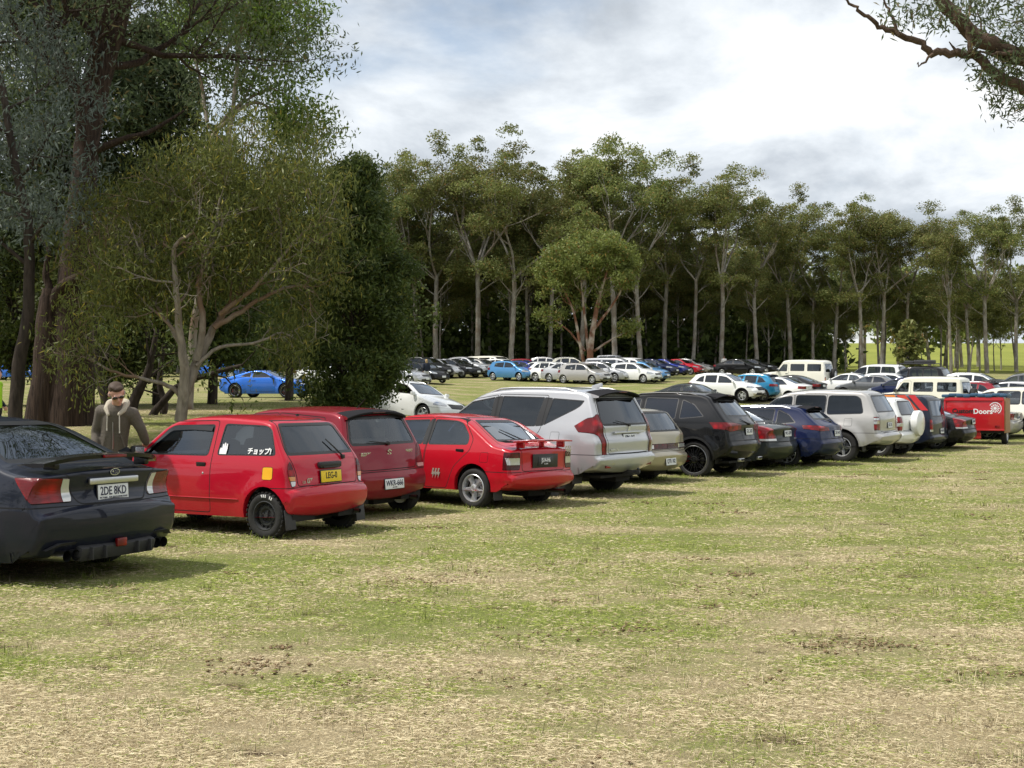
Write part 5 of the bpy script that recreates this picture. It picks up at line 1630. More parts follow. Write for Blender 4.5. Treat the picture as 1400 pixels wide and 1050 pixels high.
text_mesh('Doors', .23, MT['ink_white'], tr, REARM(-.603, -.28, 1.09), bold=.006)
m = MB(); M = REARM(-.603, -.66, 1.20)
for k in range(12):
    a = 2 * math.pi * k / 12
    m.prism([(math.cos(a + s_) * r_, math.sin(a + s_) * r_) for s_, r_ in ((-.12, .06), (.12, .06), (.16, .14), (-.16, .14))], M, .002, 0)
arc = [(math.cos(a) * .2, math.sin(a) * .2) for a in np.linspace(R(-60), R(150), 18)]; arc += [(x * .86, y * .86) for x, y in arc[::-1]]
m.prism(arc, M, .002, 0)
m.prism([(math.cos(a) * .05, math.sin(a) * .05) for a in np.linspace(0, 6.28, 14)[:-1]], M, .002, 0)
m.build('logo', [MT['ink_white']], tr)
m = MB(); M = REARM(-.612, .05, .72)
m.prism([(-.07, .08), (.07, .08), (.06, -.04), (0, -.1), (-.06, -.04)], M, .004, 0); m.build('latch', [MT['satin']], tr)
for y in (.62, -.72):
    m = MB(); m.box((-.615, y, .60), (.03, .14, .07), 0, .01); m.build('taillight', [MT['red_lens']], tr)
m = MB(); m.box((-.60, .16, .40), (.008, .36, .12), 0, .002); m.build('number_plate', [MT['plate_white']], tr)
m = MB(); m.box((.1, 0, .42), (1.3, 1.9, .08), 0, .01); m.tube([(.6, 0, .42), (1.9, 0, .45)], .05, 8); m.build('chassis', [MT['under']], tr)
mt, mr = wheel_meshes('five', .31, .19, .18)
for sg in (1, -1):
    wo = link('wheel', mt, tr); wo.location = (.1, sg * .86, .31); wo.rotation_euler = (0, 0, 0 if sg > 0 else math.pi); link('rim', mr, wo)
tr.location = (15.6, 39.3, tz(15.6, 39.3) - .02); tr.rotation_euler = (0, 0, R(60))
# ------------------------------------------------------------------ the rows behind
def recolour(root, old, new):
    def rec(o):
        if o.type == 'MESH':
            for i, sl in enumerate(o.material_slots):
                if sl.material == old:
                    sl.link = 'OBJECT'; sl.material = new
        for ch in o.children: rec(ch)
    rec(root)


PROTO = {}
for nm, fn in (('sedan', bg_sedan), ('hatch', bg_hatch), ('suv', bg_suv), ('wagon', bg_wagon), ('boxy', bg_boxy), ('van', bg_van), ('coupe', bg_coupe), ('troopy', bg_troopy)):
    d_ = fn()
    r_, c_ = build_car('parked_car', d_, 'x', 'car', None, detail=0)
    PROTO[nm] = [r_, d_['paint'], max(c_.c[:, 1]), d_['L'], False]
PA = dict(white=P_WHITE, black=P_BLACK, silver=P_SILVER, red=P_RED, dred=P_DRED, navy=P_BLUE, blue=P_DBLUE, lblue=P_LBLUE, grey=P_MGREY, dgrey=P_GREY, ivory=P_IVORY, teal=P_TEAL, must=P_MUST, lsilver=P_LSILV, gold=P_GOLD)
BG = [  # kind, colour, centre px, roof y, distance guess, heading, label
    ('wagon', 'white', 560, 526, 40, -37, 'white station wagon with its bonnet toward the large silver wagon', 'cars of the middle row'),
    ('sedan', 'dgrey', 948, 524, 57, -37, 'dark grey sedan with bright window arch behind the black SUV roof', 'cars of the middle row'),
    ('suv', 'white', 992, 510, 65, -37, 'white SUV facing forward with black roof rails', 'cars of the middle row'),
    ('suv', 'teal', 1022, 509, 67, 143, 'teal blue SUV seen from behind beside the white SUV', 'cars of the middle row'),
    ('sedan', 'white', 1058, 513, 66, 143, 'white sedan seen from behind between teal SUV and black sedan', 'cars of the middle row'),
    ('sedan', 'black', 1078, 511, 70, 143, 'black sedan seen from behind in front of the ivory off-roader', 'cars of the middle row'),
    ('troopy', 'ivory', 1084, 490, 74, 146, 'ivory long boxy off-roader with rear spare wheel and high roof', 'cars of the middle row'),
    ('sedan', 'white', 1160, 508, 76, 140, 'white sedan seen from behind just right of the ivory off-roader', 'cars of the middle row'),
    ('sedan', 'grey', 1192, 511, 74, 143, 'grey sedan with red tail lamps in front of white boxy wagon', 'cars of the middle row'),
    ('boxy', 'white', 1190, 503, 84, 143, 'white boxy off-road wagon behind the grey sedan', 'cars of the middle row'),
    ('hatch', 'navy', 1232, 514, 72, 143, 'navy hatchback with red tail lamp beside the dark off-roader', 'cars of the middle row'),
    ('boxy', 'black', 1246, 508, 82, 143, 'black boxy off-roader with loaded flat roof rack', 'cars of the middle row'),
    ('troopy', 'ivory', 1252, 517, 66, 143, 'pale boxy off-roader with dark rear spare wheel next to white van', 'cars of the middle row'),
    ('van', 'white', 1290, 518, 70, -37, 'white delivery van facing forward behind the dark blue van', 'cars of the middle row'),
    ('hatch', 'white', 1272, 526, 62, 143, 'white hatchback seen from behind in front of the white delivery van', 'cars of the middle row'),
    ('suv', 'dred', 1316, 521, 72, 143, 'dark red SUV seen from behind next to the white delivery van', 'cars of the middle row'),
    ('suv', 'white', 1338, 519, 78, -37, 'white SUV facing forward above the red trailer', 'cars of the middle row'),
    ('sedan', 'black', 1356, 517, 76, 143, 'black sedan seen from behind above the red trailer', 'cars of the middle row'),
    ('hatch', 'white', 1222, 520, 80, -37, 'white hatchback squeezed between grey sedan and navy hatchback', 'cars of the middle row'),
    ('sedan', 'white', 1302, 524, 64, 143, 'white sedan seen from behind beside the white delivery van', 'cars of the middle row'),
    ('hatch', 'silver', 1376, 520, 70, 143, 'silver hatchback in the middle row left of the grey off-road wagon', 'cars of the middle row'),
    ('boxy', 'grey', 1392, 511, 76, 150, 'grey boxy off-road wagon at the photo edge in the middle row', 'cars of the middle row'),
    ('sedan', 'lsilver', 1400, 530, 60, 143, 'pale silver sedan at the photo edge below the grey wagon', 'cars of the middle row'),
    ('boxy', 'ivory', 1362, 538, 53, 150, 'cream boxy wagon with dark windows directly behind the red trailer', 'cars of the middle row'),
    # far rows under the trees
    ('suv', 'black', 584, 484, 92, -40, 'black SUV first in the far row beside the dense dark tree', 'cars of the far row'),
    ('hatch', 'black', 578, 495, 84, -40, 'black hatchback poking out in front of the far row', 'cars of the far row'),
    ('wagon', 'silver', 604, 485, 93, -40, 'silver wagon second in the far row', 'cars of the far row'),
    ('wagon', 'black', 624, 486, 93, -40, 'black wagon in the far row left of a pair of silver cars', 'cars of the far row'),
    ('suv', 'silver', 641, 486, 95, -40, 'silver SUV in the far row right of the black wagon', 'cars of the far row'),
    ('hatch', 'lsilver', 657, 489, 95, -40, 'pale silver hatchback in the far row between the silver SUV and cream van', 'cars of the far row'),
    ('van', 'ivory', 672, 488, 99, -40, 'cream van in the far row', 'cars of the far row'),
    ('hatch', 'white', 688, 491, 97, -40, 'white hatchback in the far row left of the pale blue one', 'cars of the far row'),
    ('hatch', 'lblue', 702, 494, 97, -40, 'pale blue hatchback in the far row left of the bright blue one', 'cars of the far row'),
    ('sedan', 'blue', 722, 496, 97, -40, 'bright blue sedan in the middle of the far row', 'cars of the far row'),
    ('sedan', 'white', 744, 497, 96, -40, 'white sedan in the far row just right of the bright blue sedan', 'cars of the far row'),
    ('wagon', 'white', 762, 500, 95, -40, 'white wagon low in the far row', 'cars of the far row'),
    ('sedan', 'silver', 780, 503, 94, -40, 'silver sedan low in the far row next to the white wagon', 'cars of the far row'),
    ('hatch', 'lsilver', 800, 504, 93, -40, 'pale silver hatchback low in the far row by the rough barked tree', 'cars of the far row'),
    ('hatch', 'dred', 722, 487, 112, -20, 'dark red hatchback standing behind the far row', 'cars of the far row'),
    ('suv', 'white', 752, 485, 112, -20, 'white SUV behind the far row next to the dark red hatchback', 'cars of the far row'),
    ('suv', 'ivory', 784, 485, 110, -20, 'off-white SUV behind the far row left of the rough barked tree', 'cars of the far row'),
    ('boxy', 'silver', 846, 483, 114, -20, 'silver boxy off-roader behind the far row', 'cars of the far row'),
    ('wagon', 'silver', 826, 501, 95, -35, 'silver wagon in the far row just beside the rough barked trunk', 'cars of the far row'),
    ('van', 'white', 858, 499, 97, -35, 'white small van in the far row', 'cars of the far row'),
    ('van', 'silver', 842, 499, 97, -38, 'silver van in the far row left of the white small van', 'cars of the far row'),
    ('hatch', 'white', 868, 503, 94, -38, 'white hatchback in the far row in front of the light blue one', 'cars of the far row'),
    ('hatch', 'lblue', 880, 502, 96, -35, 'light blue hatchback in the far row beside the white van', 'cars of the far row'),
    ('sedan', 'navy', 893, 500, 100, -35, 'navy sedan in the far row between two blue cars', 'cars of the far row'),
    ('sedan', 'blue', 910, 497, 104, -35, 'bright blue sedan in the far row next to the red one', 'cars of the far row'),
    ('sedan', 'red', 930, 494, 108, -35, 'red sedan toward the end of the far row', 'cars of the far row'),
    ('wagon', 'lsilver', 944, 492, 112, -35, 'silver wagon last in the far row behind the red sedan', 'cars of the far row'),
    ('sedan', 'black', 1012, 504, 100, -35, 'black sedan beyond the white SUV in front of the ivory bonnet', 'cars of the far row'),
    ('sedan', 'black', 1032, 497, 112, -35, 'black sedan far back in front of the pale trunks', 'cars of the far row'),
    ('coupe', 'must', 368, 503, 59, -16, 'bright blue sports coupe parked on the grass beyond the grey branching tree', 'sports cars under the trees'),
    ('sedan', 'must', 298, 485, 82, -14, 'bright blue sedan half hidden by branches behind the blue coupe', 'sports cars under the trees'),
    ('hatch', 'must', 18, 484, 78, -14, 'bright blue hatchback beyond the trees at the photo edge', 'sports cars under the trees'),
    ('sedan', 'white', 448, 497, 84, -20, 'white sedan seen through the low branches of the dense tree', 'sports cars under the trees'),
    ('suv', 'black', 520, 489, 88, -30, 'black SUV under the dense dark tree', 'sports cars under the trees'),
    ('sedan', 'silver', 545, 497, 84, -30, 'silver sedan at the edge of the dense dark tree', 'sports cars under the trees'),
]
placed = []
for kind, colr, px, ry, y0, hd, lab, grp in BG:
    pr = PROTO[kind]
    if not pr[4]: root = pr[0]; pr[4] = True
    else: root = copy_tree(pr[0])
    base_paint = pr[1]
    tag(root, lab, 'van' if kind == 'van' else 'car', grp)
    # find the distance near y0 where the roof appears at the wanted height
    best = None
    for Yv in np.arange(y0 - 9, y0 + 9.1, .5):
        e = abs(HY - FPX * (tz(PX(px, Yv), Yv) + pr[2] - CAMZ) / Yv - ry) + abs(Yv - y0) * .25
        if best is None or e < best[0]: best = (e, Yv)
    Yv = best[1]; h = R(hd)
    x = PX(px, Yv) - math.cos(h) * pr[3] / 2; y = Yv - math.sin(h) * pr[3] / 2
    put(root, x, y, hd, tilt=.45)
    placed.append((root, base_paint, PA[colr], kind, lab))
for root, a, b, kind, lab in placed:
    if a != b: recolour(root, a, b)
    if kind in ('van',): root.name = 'delivery_van'
for root, a, b, kind, lab in placed:
    if 'spare wheel' in lab:
        mt, mr = wheel_meshes('five', .40, .21, .25)
        wo = link('spare_wheel', mt, root); wo.location = (-.14, -.25, 1.12); wo.rotation_euler = (0, 0, R(90)); link('rim', mr, wo)
    if 'roof rack' in lab:
        m = MB()
        for y in (-.6, .6): m.tube([(.9, y, 1.90), (.9, y, 2.0), (3.0, y, 2.0), (3.0, y, 1.88)], .03, 6)
        for x in np.linspace(.9, 3.0, 7): m.tube([(x, -.6, 2.0), (x, .6, 2.0)], .025, 6)
        m.box((1.6, .1, 2.12), (1.1, .9, .22), 0, .06); m.box((2.6, -.2, 2.09), (.6, .6, .16), 0, .05)
        m.build('roof_rack', [MT['plastic']], root)
# ------------------------------------------------------------------ ground
def patch_nodes(nt):
    """shared dry/green/bare pattern in world metres -> (dry colour fac, bare fac)"""
    g = N(nt, 'ShaderNodeNewGeometry')
    def nz(scale, sc, det, loc, rough=.6):
        mp = N(nt, 'ShaderNodeMapping', inp={'Scale': sc, 'Location': loc, 'Rotation': (0, 0, .25)})
        nt.links.new(g.outputs['Position'], mp.inputs['Vector'])
        n = N(nt, 'ShaderNodeTexNoise', inp={'Scale': scale, 'Detail': det, 'Roughness': rough}); nt.links.new(mp.outputs[0], n.inputs['Vector'])
        return n.outputs['Fac']
    a = nz(.42, (.8, 1.5, 1), 8, (3, 1, 0), .68)
    b = nz(2.6, (.8, 1.6, 1), 5, (0, 7, 0), .65)
    s = N(nt, 'ShaderNodeMath', operation='MULTIPLY_ADD', inp={1: .35}); nt.links.new(b, s.inputs[0]); nt.links.new(a, s.inputs[2])
    # greener away from the camera side of the field, drier close by
    sp = N(nt, 'ShaderNodeSeparateXYZ'); nt.links.new(g.outputs['Position'], sp.inputs[0])
    yy = N(nt, 'ShaderNodeMapRange', inp={'From Min': 5.2, 'From Max': 8.5, 'To Min': .10, 'To Max': -.07}); nt.links.new(sp.outputs[1], yy.inputs['Value'])
    s2 = N(nt, 'ShaderNodeMath', operation='ADD'); nt.links.new(s.outputs[0], s2.inputs[0]); nt.links.new(yy.outputs[0], s2.inputs[1])
    dry = N(nt, 'ShaderNodeMapRange', interpolation_type='SMOOTHSTEP', inp={'From Min': .50, 'From Max': .80}); nt.links.new(s2.outputs[0], dry.inputs['Value'])
    c = nz(1.9, (1, 1.4, 1), 7, (11, 5, 0), .72)
    bare = N(nt, 'ShaderNodeMapRange', interpolation_type='SMOOTHSTEP', inp={'From Min': .565, 'From Max': .68}); nt.links.new(c, bare.inputs['Value'])
    return dry.outputs[0], bare.outputs[0], sp, g


def mixc(nt, fac, a, b, blend='MIX'):
    m = N(nt, 'ShaderNodeMix', data_type='RGBA', blend_type=blend)
    for sock, v in ((0, fac), (6, a), (7, b)):
        if hasattr(v, 'is_output'): nt.links.new(v, m.inputs[sock])
        else: m.inputs[sock].default_value = v if sock == 0 else c4(v)
    return m.outputs[2]


def ground_mat():
    m, nt, out = new_mat('mown_grass_ground')
    p = N(nt, 'ShaderNodeBsdfPrincipled', inp={'Roughness': .95, 'Specular IOR Level': .1})
    dry, bare, sp, g = patch_nodes(nt)
    fine = N(nt, 'ShaderNodeTexNoise', inp={'Scale': 70, 'Detail': 7, 'Roughness': .85}); nt.links.new(g.outputs['Position'], fine.inputs['Vector'])
    st = N(nt, 'ShaderNodeMapping', inp={'Scale': (10, 46, 10), 'Rotation': (0, 0, .5)}); nt.links.new(g.outputs['Position'], st.inputs['Vector'])
    fib = N(nt, 'ShaderNodeTexNoise', inp={'Scale': 1.5, 'Detail': 5, 'Roughness': .7}); nt.links.new(st.outputs[0], fib.inputs['Vector'])
    green = mixc(nt, fine.outputs['Fac'], (.12, .145, .035), (.31, .335, .11))
    straw = mixc(nt, fib.outputs['Fac'], (.24, .185, .10), (.60, .50, .31))
    col = mixc(nt, dry, green, straw)
    fc = N(nt, 'ShaderNodeMapRange', inp={'From Min': .38, 'From Max': .62, 'To Min': .55, 'To Max': 1.25}); nt.links.new(fine.outputs['Fac'], fc.inputs['Value'])
    fv = N(nt, 'ShaderNodeCombineColor')
    for q in range(3): nt.links.new(fc.outputs[0], fv.inputs[q])
    col = mixc(nt, 1.0, col, fv.outputs[0], 'MULTIPLY')
    col = mixc(nt, bare, col, (.10, .068, .042))
    # far paddock on the hill is fresh green
    far = N(nt, 'ShaderNodeMapRange', inp={'From Min': 130, 'From Max': 170}); nt.links.new(sp.outputs[1], far.inputs['Value'])
    big = N(nt, 'ShaderNodeTexNoise', inp={'Scale': .09, 'Detail': 9, 'Roughness': .75}); nt.links.new(g.outputs['Position'], big.inputs['Vector'])
    fg = mixc(nt, big.outputs['Fac'], (.10, .13, .02), (.34, .35, .08))
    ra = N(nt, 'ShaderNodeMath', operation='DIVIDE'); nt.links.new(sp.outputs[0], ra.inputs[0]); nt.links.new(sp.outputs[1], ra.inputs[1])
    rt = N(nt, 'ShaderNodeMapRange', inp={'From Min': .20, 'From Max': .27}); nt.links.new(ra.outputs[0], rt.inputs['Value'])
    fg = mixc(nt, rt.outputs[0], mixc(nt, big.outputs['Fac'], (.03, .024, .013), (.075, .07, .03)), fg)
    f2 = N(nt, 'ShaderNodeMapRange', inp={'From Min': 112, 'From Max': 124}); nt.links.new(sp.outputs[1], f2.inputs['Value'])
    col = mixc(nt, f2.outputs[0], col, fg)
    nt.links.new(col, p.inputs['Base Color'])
    lump = N(nt, 'ShaderNodeTexNoise', inp={'Scale': 3.2, 'Detail': 6, 'Roughness': .7}); nt.links.new(g.outputs['Position'], lump.inputs['Vector'])
    b0 = N(nt, 'ShaderNodeBump', inp={'Strength': .8, 'Distance': .10}); nt.links.new(lump.outputs['Fac'], b0.inputs['Height'])
    bp = N(nt, 'ShaderNodeBump', inp={'Strength': .7, 'Distance': .04}); nt.links.new(fib.outputs['Fac'], bp.inputs['Height']); nt.links.new(b0.outputs[0], bp.inputs['Normal']); nt.links.new(bp.outputs[0], p.inputs['Normal'])
    nt.links.new(p.outputs[0], out.inputs[0])
    return m


def blade_mat():
    m, nt, out = new_mat('grass_blades')
    dry, bare, sp, g = patch_nodes(nt)
    at = N(nt, 'ShaderNodeAttribute', attribute_name='tint', attribute_type='GEOMETRY')
    gr = mixc(nt, at.outputs['Fac'], (.12, .17, .026), (.40, .45, .12))
    sw = mixc(nt, at.outputs['Fac'], (.26, .20, .105), (.84, .74, .50))
    # every blade is either green or straw; the odds follow the patches
    at2 = N(nt, 'ShaderNodeAttribute', attribute_name='pick', attribute_type='GEOMETRY')
    d2 = N(nt, 'ShaderNodeMapRange', inp={'To Min': .24, 'To Max': .94}); nt.links.new(dry, d2.inputs['Value'])
    lt = N(nt, 'ShaderNodeMath', operation='LESS_THAN'); nt.links.new(at2.outputs['Fac'], lt.inputs[0]); nt.links.new(d2.outputs[0], lt.inputs[1])
    col = mixc(nt, lt.outputs[0], gr, sw)
    br = N(nt, 'ShaderNodeMath', operation='MULTIPLY', inp={1: .6}); nt.links.new(bare, br.inputs[0])
    col = mixc(nt, br.outputs[0], col, (.16, .11, .065))
    d = N(nt, 'ShaderNodeBsdfDiffuse'); t = N(nt, 'ShaderNodeBsdfTranslucent')
    # thin limp blades: shade mostly as the sward they lie in
    nm = N(nt, 'ShaderNodeMix', data_type='VECTOR'); nm.inputs[0].default_value = .68; nm.inputs[5].default_value = (0, 0, 1)
    nt.links.new(g.outputs['Normal'], nm.inputs[4]); nn = N(nt, 'ShaderNodeVectorMath', operation='NORMALIZE'); nt.links.new(nm.outputs[1], nn.inputs[0]); nt.links.new(nn.outputs[0], d.inputs['Normal']); ms = N(nt, 'ShaderNodeMixShader', inp={0: .15})
    nt.links.new(col, d.inputs[0]); nt.links.new(col, t.inputs[0]); nt.links.new(d.outputs[0], ms.inputs[1]); nt.links.new(t.outputs[0], ms.inputs[2])
    nt.links.new(ms.outputs[0], out.inputs[0])
    return m


def build_ground():
    ys = np.concatenate([np.arange(-12, 60, .6), np.arange(60, 140, 2.0), np.arange(140, 360, 6), np.linspace(360, 1500, 24)])
    xs = np.concatenate([-np.geomspace(30, 1400, 30)[::-1], np.arange(-29, 30, .7), np.geomspace(30, 1400, 30)])
    X, Y = np.meshgrid(xs, ys)
    Z = terr(X, Y)
    # the paddock to the right rises into a hill
    Z = Z + 0 * X
    V = np.stack([X, Y, Z], -1).reshape(-1, 3)
    nx, ny = len(xs), len(ys)
    i, j = np.meshgrid(np.arange(nx - 1), np.arange(ny - 1))
    a = (j * nx + i).ravel()
    F = np.stack([a, a + 1, a + nx + 1, a + nx], 1)
    o = link('ground', np_mesh('ground', V, F, ground_mat(), smooth=True)); tag(o, kind='structure')


def blades(n, ylo, yhi, rs, wid, hgt, power=1.0):
    """points spread over the view wedge (a bit wider), blades as bent triangles"""
    u = rs.random(n)
    # density per m2 ~ 1/Y^2  -> uniform in log Y and in angle
    Yp = ylo * (yhi / ylo)**(u**power)
    Xp = (rs.random(n) * 2 - 1) * (.52 * Yp + 1.6)
    nz = .6 * vnoise(Xp * 2.1, Yp * 3.0, 1) + .4 * vnoise(Xp * 6.3, Yp * 8.1, 2)
    keep = rs.random(n) < np.clip((nz - .12) * 2.4, .34, 1)
    Xp = Xp[keep]; Yp = Yp[keep]; nz = nz[keep]; n = len(Xp)
    Zp = terr(Xp, Yp)
    k = (Yp / 6.0)
    w = wid * (.6 + .8 * rs.random(n)) * np.clip(k, .8, 6)**.8
    h = hgt * (.55 + .9 * nz) * (.4 + 1.1 * rs.random(n)**1.5) * np.clip(k, 1, 4)**.25
    lie = rs.random(n) < .7                     # clippings lying flat
    az = rs.random(n) * 2 * np.pi
    el = np.where(lie, rs.random(n) * .22, .55 + rs.random(n) * .9)
    ln = np.where(lie, h * 1.7, h)
    d = np.stack([np.cos(az) * np.cos(el), np.sin(az) * np.cos(el), np.sin(el)], 1) * ln[:, None]
    sd = np.stack([-np.sin(az), np.cos(az), np.zeros(n)], 1) * w[:, None] * .5
    base = np.stack([Xp, Yp, Zp + np.where(lie, .006 + .02 * rs.random(n), -.004)], 1)
    bend = np.stack([np.zeros(n), np.zeros(n), -ln * .12], 1)
    V = np.stack([base - sd, base + sd, base + d * .62 + sd * .7, base + d + bend, base + d * .62 - sd * .7], 1).reshape(-1, 3)
    a = np.arange(n) * 5
    F1 = np.stack([a, a + 1, a + 2, a + 4], 1)
    F2 = np.stack([a + 4, a + 2, a + 3, a + 3], 1)
    return V, a, rs.random(n), rs.random(n)


def build_grass():
    rs = np.random.default_rng(11)
    V, a, t, p = blades(1150000, 3.6, 48, rs, .0023, .021)
    # longer tufts where the mower and the wheels left them standing: round tyres, and scattered
    spots = [(wx + rs.normal(0, .02), wy + rs.normal(0, .02), .26, 170) for wx, wy, h in WHEELS]
    for k in range(520):
        yy = 4.2 * (34 / 4.2)**rs.random(); spots.append(((rs.random() * 2 - 1) * .5 * yy, yy, .05 + .12 * rs.random(), int(14 + 26 * rs.random())))
    bx = np.concatenate([x + rs.normal(0, r * .6, n_) for x, y, r, n_ in spots]); by = np.concatenate([y + rs.normal(0, r * .6, n_) for x, y, r, n_ in spots])
    m_ = len(bx); az = rs.random(m_) * 6.283; el = .6 + .8 * rs.random(m_); ln = .035 + .06 * rs.random(m_); w_ = .0035 * np.clip(by / 7, 1, 3)
    d = np.stack([np.cos(az) * np.cos(el), np.sin(az) * np.cos(el), np.sin(el)], 1) * ln[:, None]; sd = np.stack([-np.sin(az), np.cos(az), 0 * az], 1) * w_[:, None] * .5
    base = np.stack([bx, by, terr(bx, by) - .004], 1)
    V2 = np.stack([base - sd, base + sd, base + d * .62 + sd * .7, base + d, base + d * .62 - sd * .7], 1).reshape(-1, 3)
    a = np.concatenate([a, len(V) + np.arange(m_) * 5]); V = np.concatenate([V, V2]); t = np.concatenate([t, rs.random(m_) * .8]); p = np.concatenate([p, .35 + .65 * rs.random(m_)])
    n = len(a)
    me = bpy.data.meshes.new('grass')
    me.vertices.add(len(V)); me.vertices.foreach_set('co', V.astype(np.float32).ravel())
    L = np.stack([a, a + 1, a + 2, a + 3, a + 4], 1).astype(np.int32)
    me.loops.add(L.size); me.loops.foreach_set('vertex_index', L.ravel())
    me.polygons.add(n); me.polygons.foreach_set('loop_start', np.arange(0, L.size, 5, dtype=np.int32))
    me.materials.append(blade_mat())
    for nm, vv in (('tint', t), ('pick', p)):
        at = me.attributes.new(nm, 'FLOAT', 'FACE'); at.data.foreach_set('value', vv.astype(np.float32))
    me.update(calc_edges=True)
    o = link('grass', me); tag(o, 'short mown field grass with dry straw clippings', 'grass', kind='stuff')


def build_dirt():
    """crumbs of bare soil and thatch kicked up in small scattered patches"""
    rs = np.random.default_rng(31)
    O = np.array([[1, 0, 0], [-1, 0, 0], [0, 1, 0], [0, -1, 0], [0, 0, 1], [0, 0, -1]], float)
    Fo = np.array([[0, 2, 4], [2, 1, 4], [1, 3, 4], [3, 0, 4], [2, 0, 5], [1, 2, 5], [3, 1, 5], [0, 3, 5]])
    V = []; F = []; t = []
    spots = [(PX(1055, 4.75), 4.75, .24, 170), (PX(1010, 10.6), 10.6, .10, 60), (PX(870, 8.2), 8.2, .2, 90), (PX(350, 7.0), 7.0, .22, 90), (PX(560, 10.2), 10.2, .3, 110), (PX(1180, 7.6), 7.6, .3, 120)]
    for k in range(80):
        y = 4.3 * (30 / 4.3)**rs.random(); spots.append(((rs.random() * 2 - 1) * .5 * y, y, rs.uniform(.06, .3), int(rs.uniform(8, 40))))
    b = 0
    for x, y, r, n in spots:
        for q in range(n):
            cx, cy = x + rs.normal(0, r * .8), y + rs.normal(0, r * .6); s_ = rs.uniform(.004, .015) * max(1, y / 10)**.6
            V.append(O * s_ * rs.uniform(.6, 1.5, (6, 1)) * np.array([1.3, 1.1, .7]) + [cx, cy, tz(cx, cy) + .012]); F.append(Fo + b); b += 6; t.append(np.full(8, rs.random()))
    m, nt, out = new_mat('soil_crumbs')
    at = N(nt, 'ShaderNodeAttribute', attribute_name='tint', attribute_type='GEOMETRY')
    d = N(nt, 'ShaderNodeBsdfDiffuse'); nt.links.new(mixc(nt, at.outputs['Fac'], (.10, .07, .042), (.28, .20, .12)), d.inputs[0]); nt.links.new(d.outputs[0], out.inputs[0])
    o = link('dirt', np_mesh('dirt', np.concatenate(V), np.concatenate(F), m, {'tint': np.concatenate(t)})); tag(o, 'crumbs of brown soil scattered in small patches over the grass', 'dirt', kind='stuff')


build_ground()
build_grass()
build_dirt()
# ------------------------------------------------------------------ people
SKIN = simple('skin', (.60, .33, .24), .5, noise=.08, nscale=30)
CLOTH = dict(
    hoodie=simple('brown_fleece', (.115, .098, .078), .95, noise=.25, nscale=60, bump=.3), fleece=simple('cream_fleece', (.48, .43, .34), .95, noise=.15, nscale=90, bump=.5),
    cord=simple('cream_cord', (.62, .58, .50), .8), dark=simple('dark_cloth', (.012, .013, .017), .9, noise=.2), navy=simple('navy_cloth', (.012, .018, .035), .9, noise=.2), pale=simple('pale_cloth', (.5, .5, .5), .9, noise=.1),
    hivis=simple('high_visibility_cloth', (.42, .75, .03), .7), hair=simple('brown_hair', (.055, .032, .018), .7, noise=.4, nscale=80), blond=simple('blond_hair', (.42, .30, .14), .7, noise=.3, nscale=80), shoe=simple('shoe', (.02, .02, .02), .6), tee=simple('grey_tee', (.06, .065, .075), .9),
    lens=simple('sunglass_lens', (.006, .006, .007), .08, coat=1))


def skin_mesh(chains, voxel=.012, extra=None, sub=2):
    """chains: list of lists of (point, radius) -> one welded surface"""
    bm = bmesh.new()
    for ch in chains:
        # swept round sections through the joints, spheres at the ends; welded by a voxel pass
        m = MB()
        P = np.array([c[0] for c in ch], float); r = np.array([c[1] if not hasattr(c[1], '__len__') else c[1][0] for c in ch], float)
        q = np.array([1.0 if not hasattr(c[1], '__len__') else c[1][1] / c[1][0] for c in ch])
        t = np.arange(len(P)); tt = np.linspace(0, len(P) - 1, (len(P) - 1) * 5 + 1)
        Q = np.stack([pchip(t, P[:, k], tt) for k in range(3)], 1); rr = pchip(t, r, tt); qq = pchip(t, q, tt)
        for p, a, b in zip(Q, rr, qq):
            m.ellipsoid(tuple(p), (a, a * b, a), 0, 12, 8)
        me = bpy.data.meshes.new('t'); me.from_pydata(m.v, [], m.f); bm.from_mesh(me); bpy.data.meshes.remove(me)
    if extra:
        me = bpy.data.meshes.new('t'); me.from_pydata(extra.v, [], extra.f); bm.from_mesh(me); bpy.data.meshes.remove(me)
    me = bpy.data.meshes.new('skin'); bm.to_mesh(me); bm.free()
    o = bpy.data.objects.new('skin', me); COL.objects.link(o)
    rm = o.modifiers.new('r', 'REMESH'); rm.mode = 'VOXEL'; rm.voxel_size = voxel
    sm = o.modifiers.new('s', 'SMOOTH'); sm.iterations = 3; sm.factor = .5
    dg = bpy.context.evaluated_depsgraph_get()
    out = bpy.data.meshes.new_from_object(o.evaluated_get(dg))
    bpy.data.objects.remove(o)
    for p in out.polygons: p.use_smooth = True
    return out


def head_mesh(m, c, s, rot):
    """skull, jaw, nose, ears; face looks along -y before rot"""
    M = rot.to_matrix()
    def E(p, d, r=None):
        m.ellipsoid(tuple(Vector(c) + M @ (Vector(p) * s)), tuple(x * s for x in d), 0, 14, 10, rot=rot)
    E((0, .01, .035), (.077, .095, .085)); E((0, -.022, -.035), (.060, .068, .075)); E((0, -.058, -.088), (.032, .03, .024))
    E((0, -.088, .030), (.05, .016, .014)); E((0, -.102, -.012), (.0135, .022, .026)); E((0, -.110, -.022), (.017, .014, .012))
    E((0, -.086, -.056), (.026, .012, .008)); E((.04, -.06, -.012), (.024, .025, .026)); E((-.04, -.06, -.012), (.024, .025, .026))
    for sx in (1, -1): E((sx * .080, .012, -.005), (.011, .020, .032))


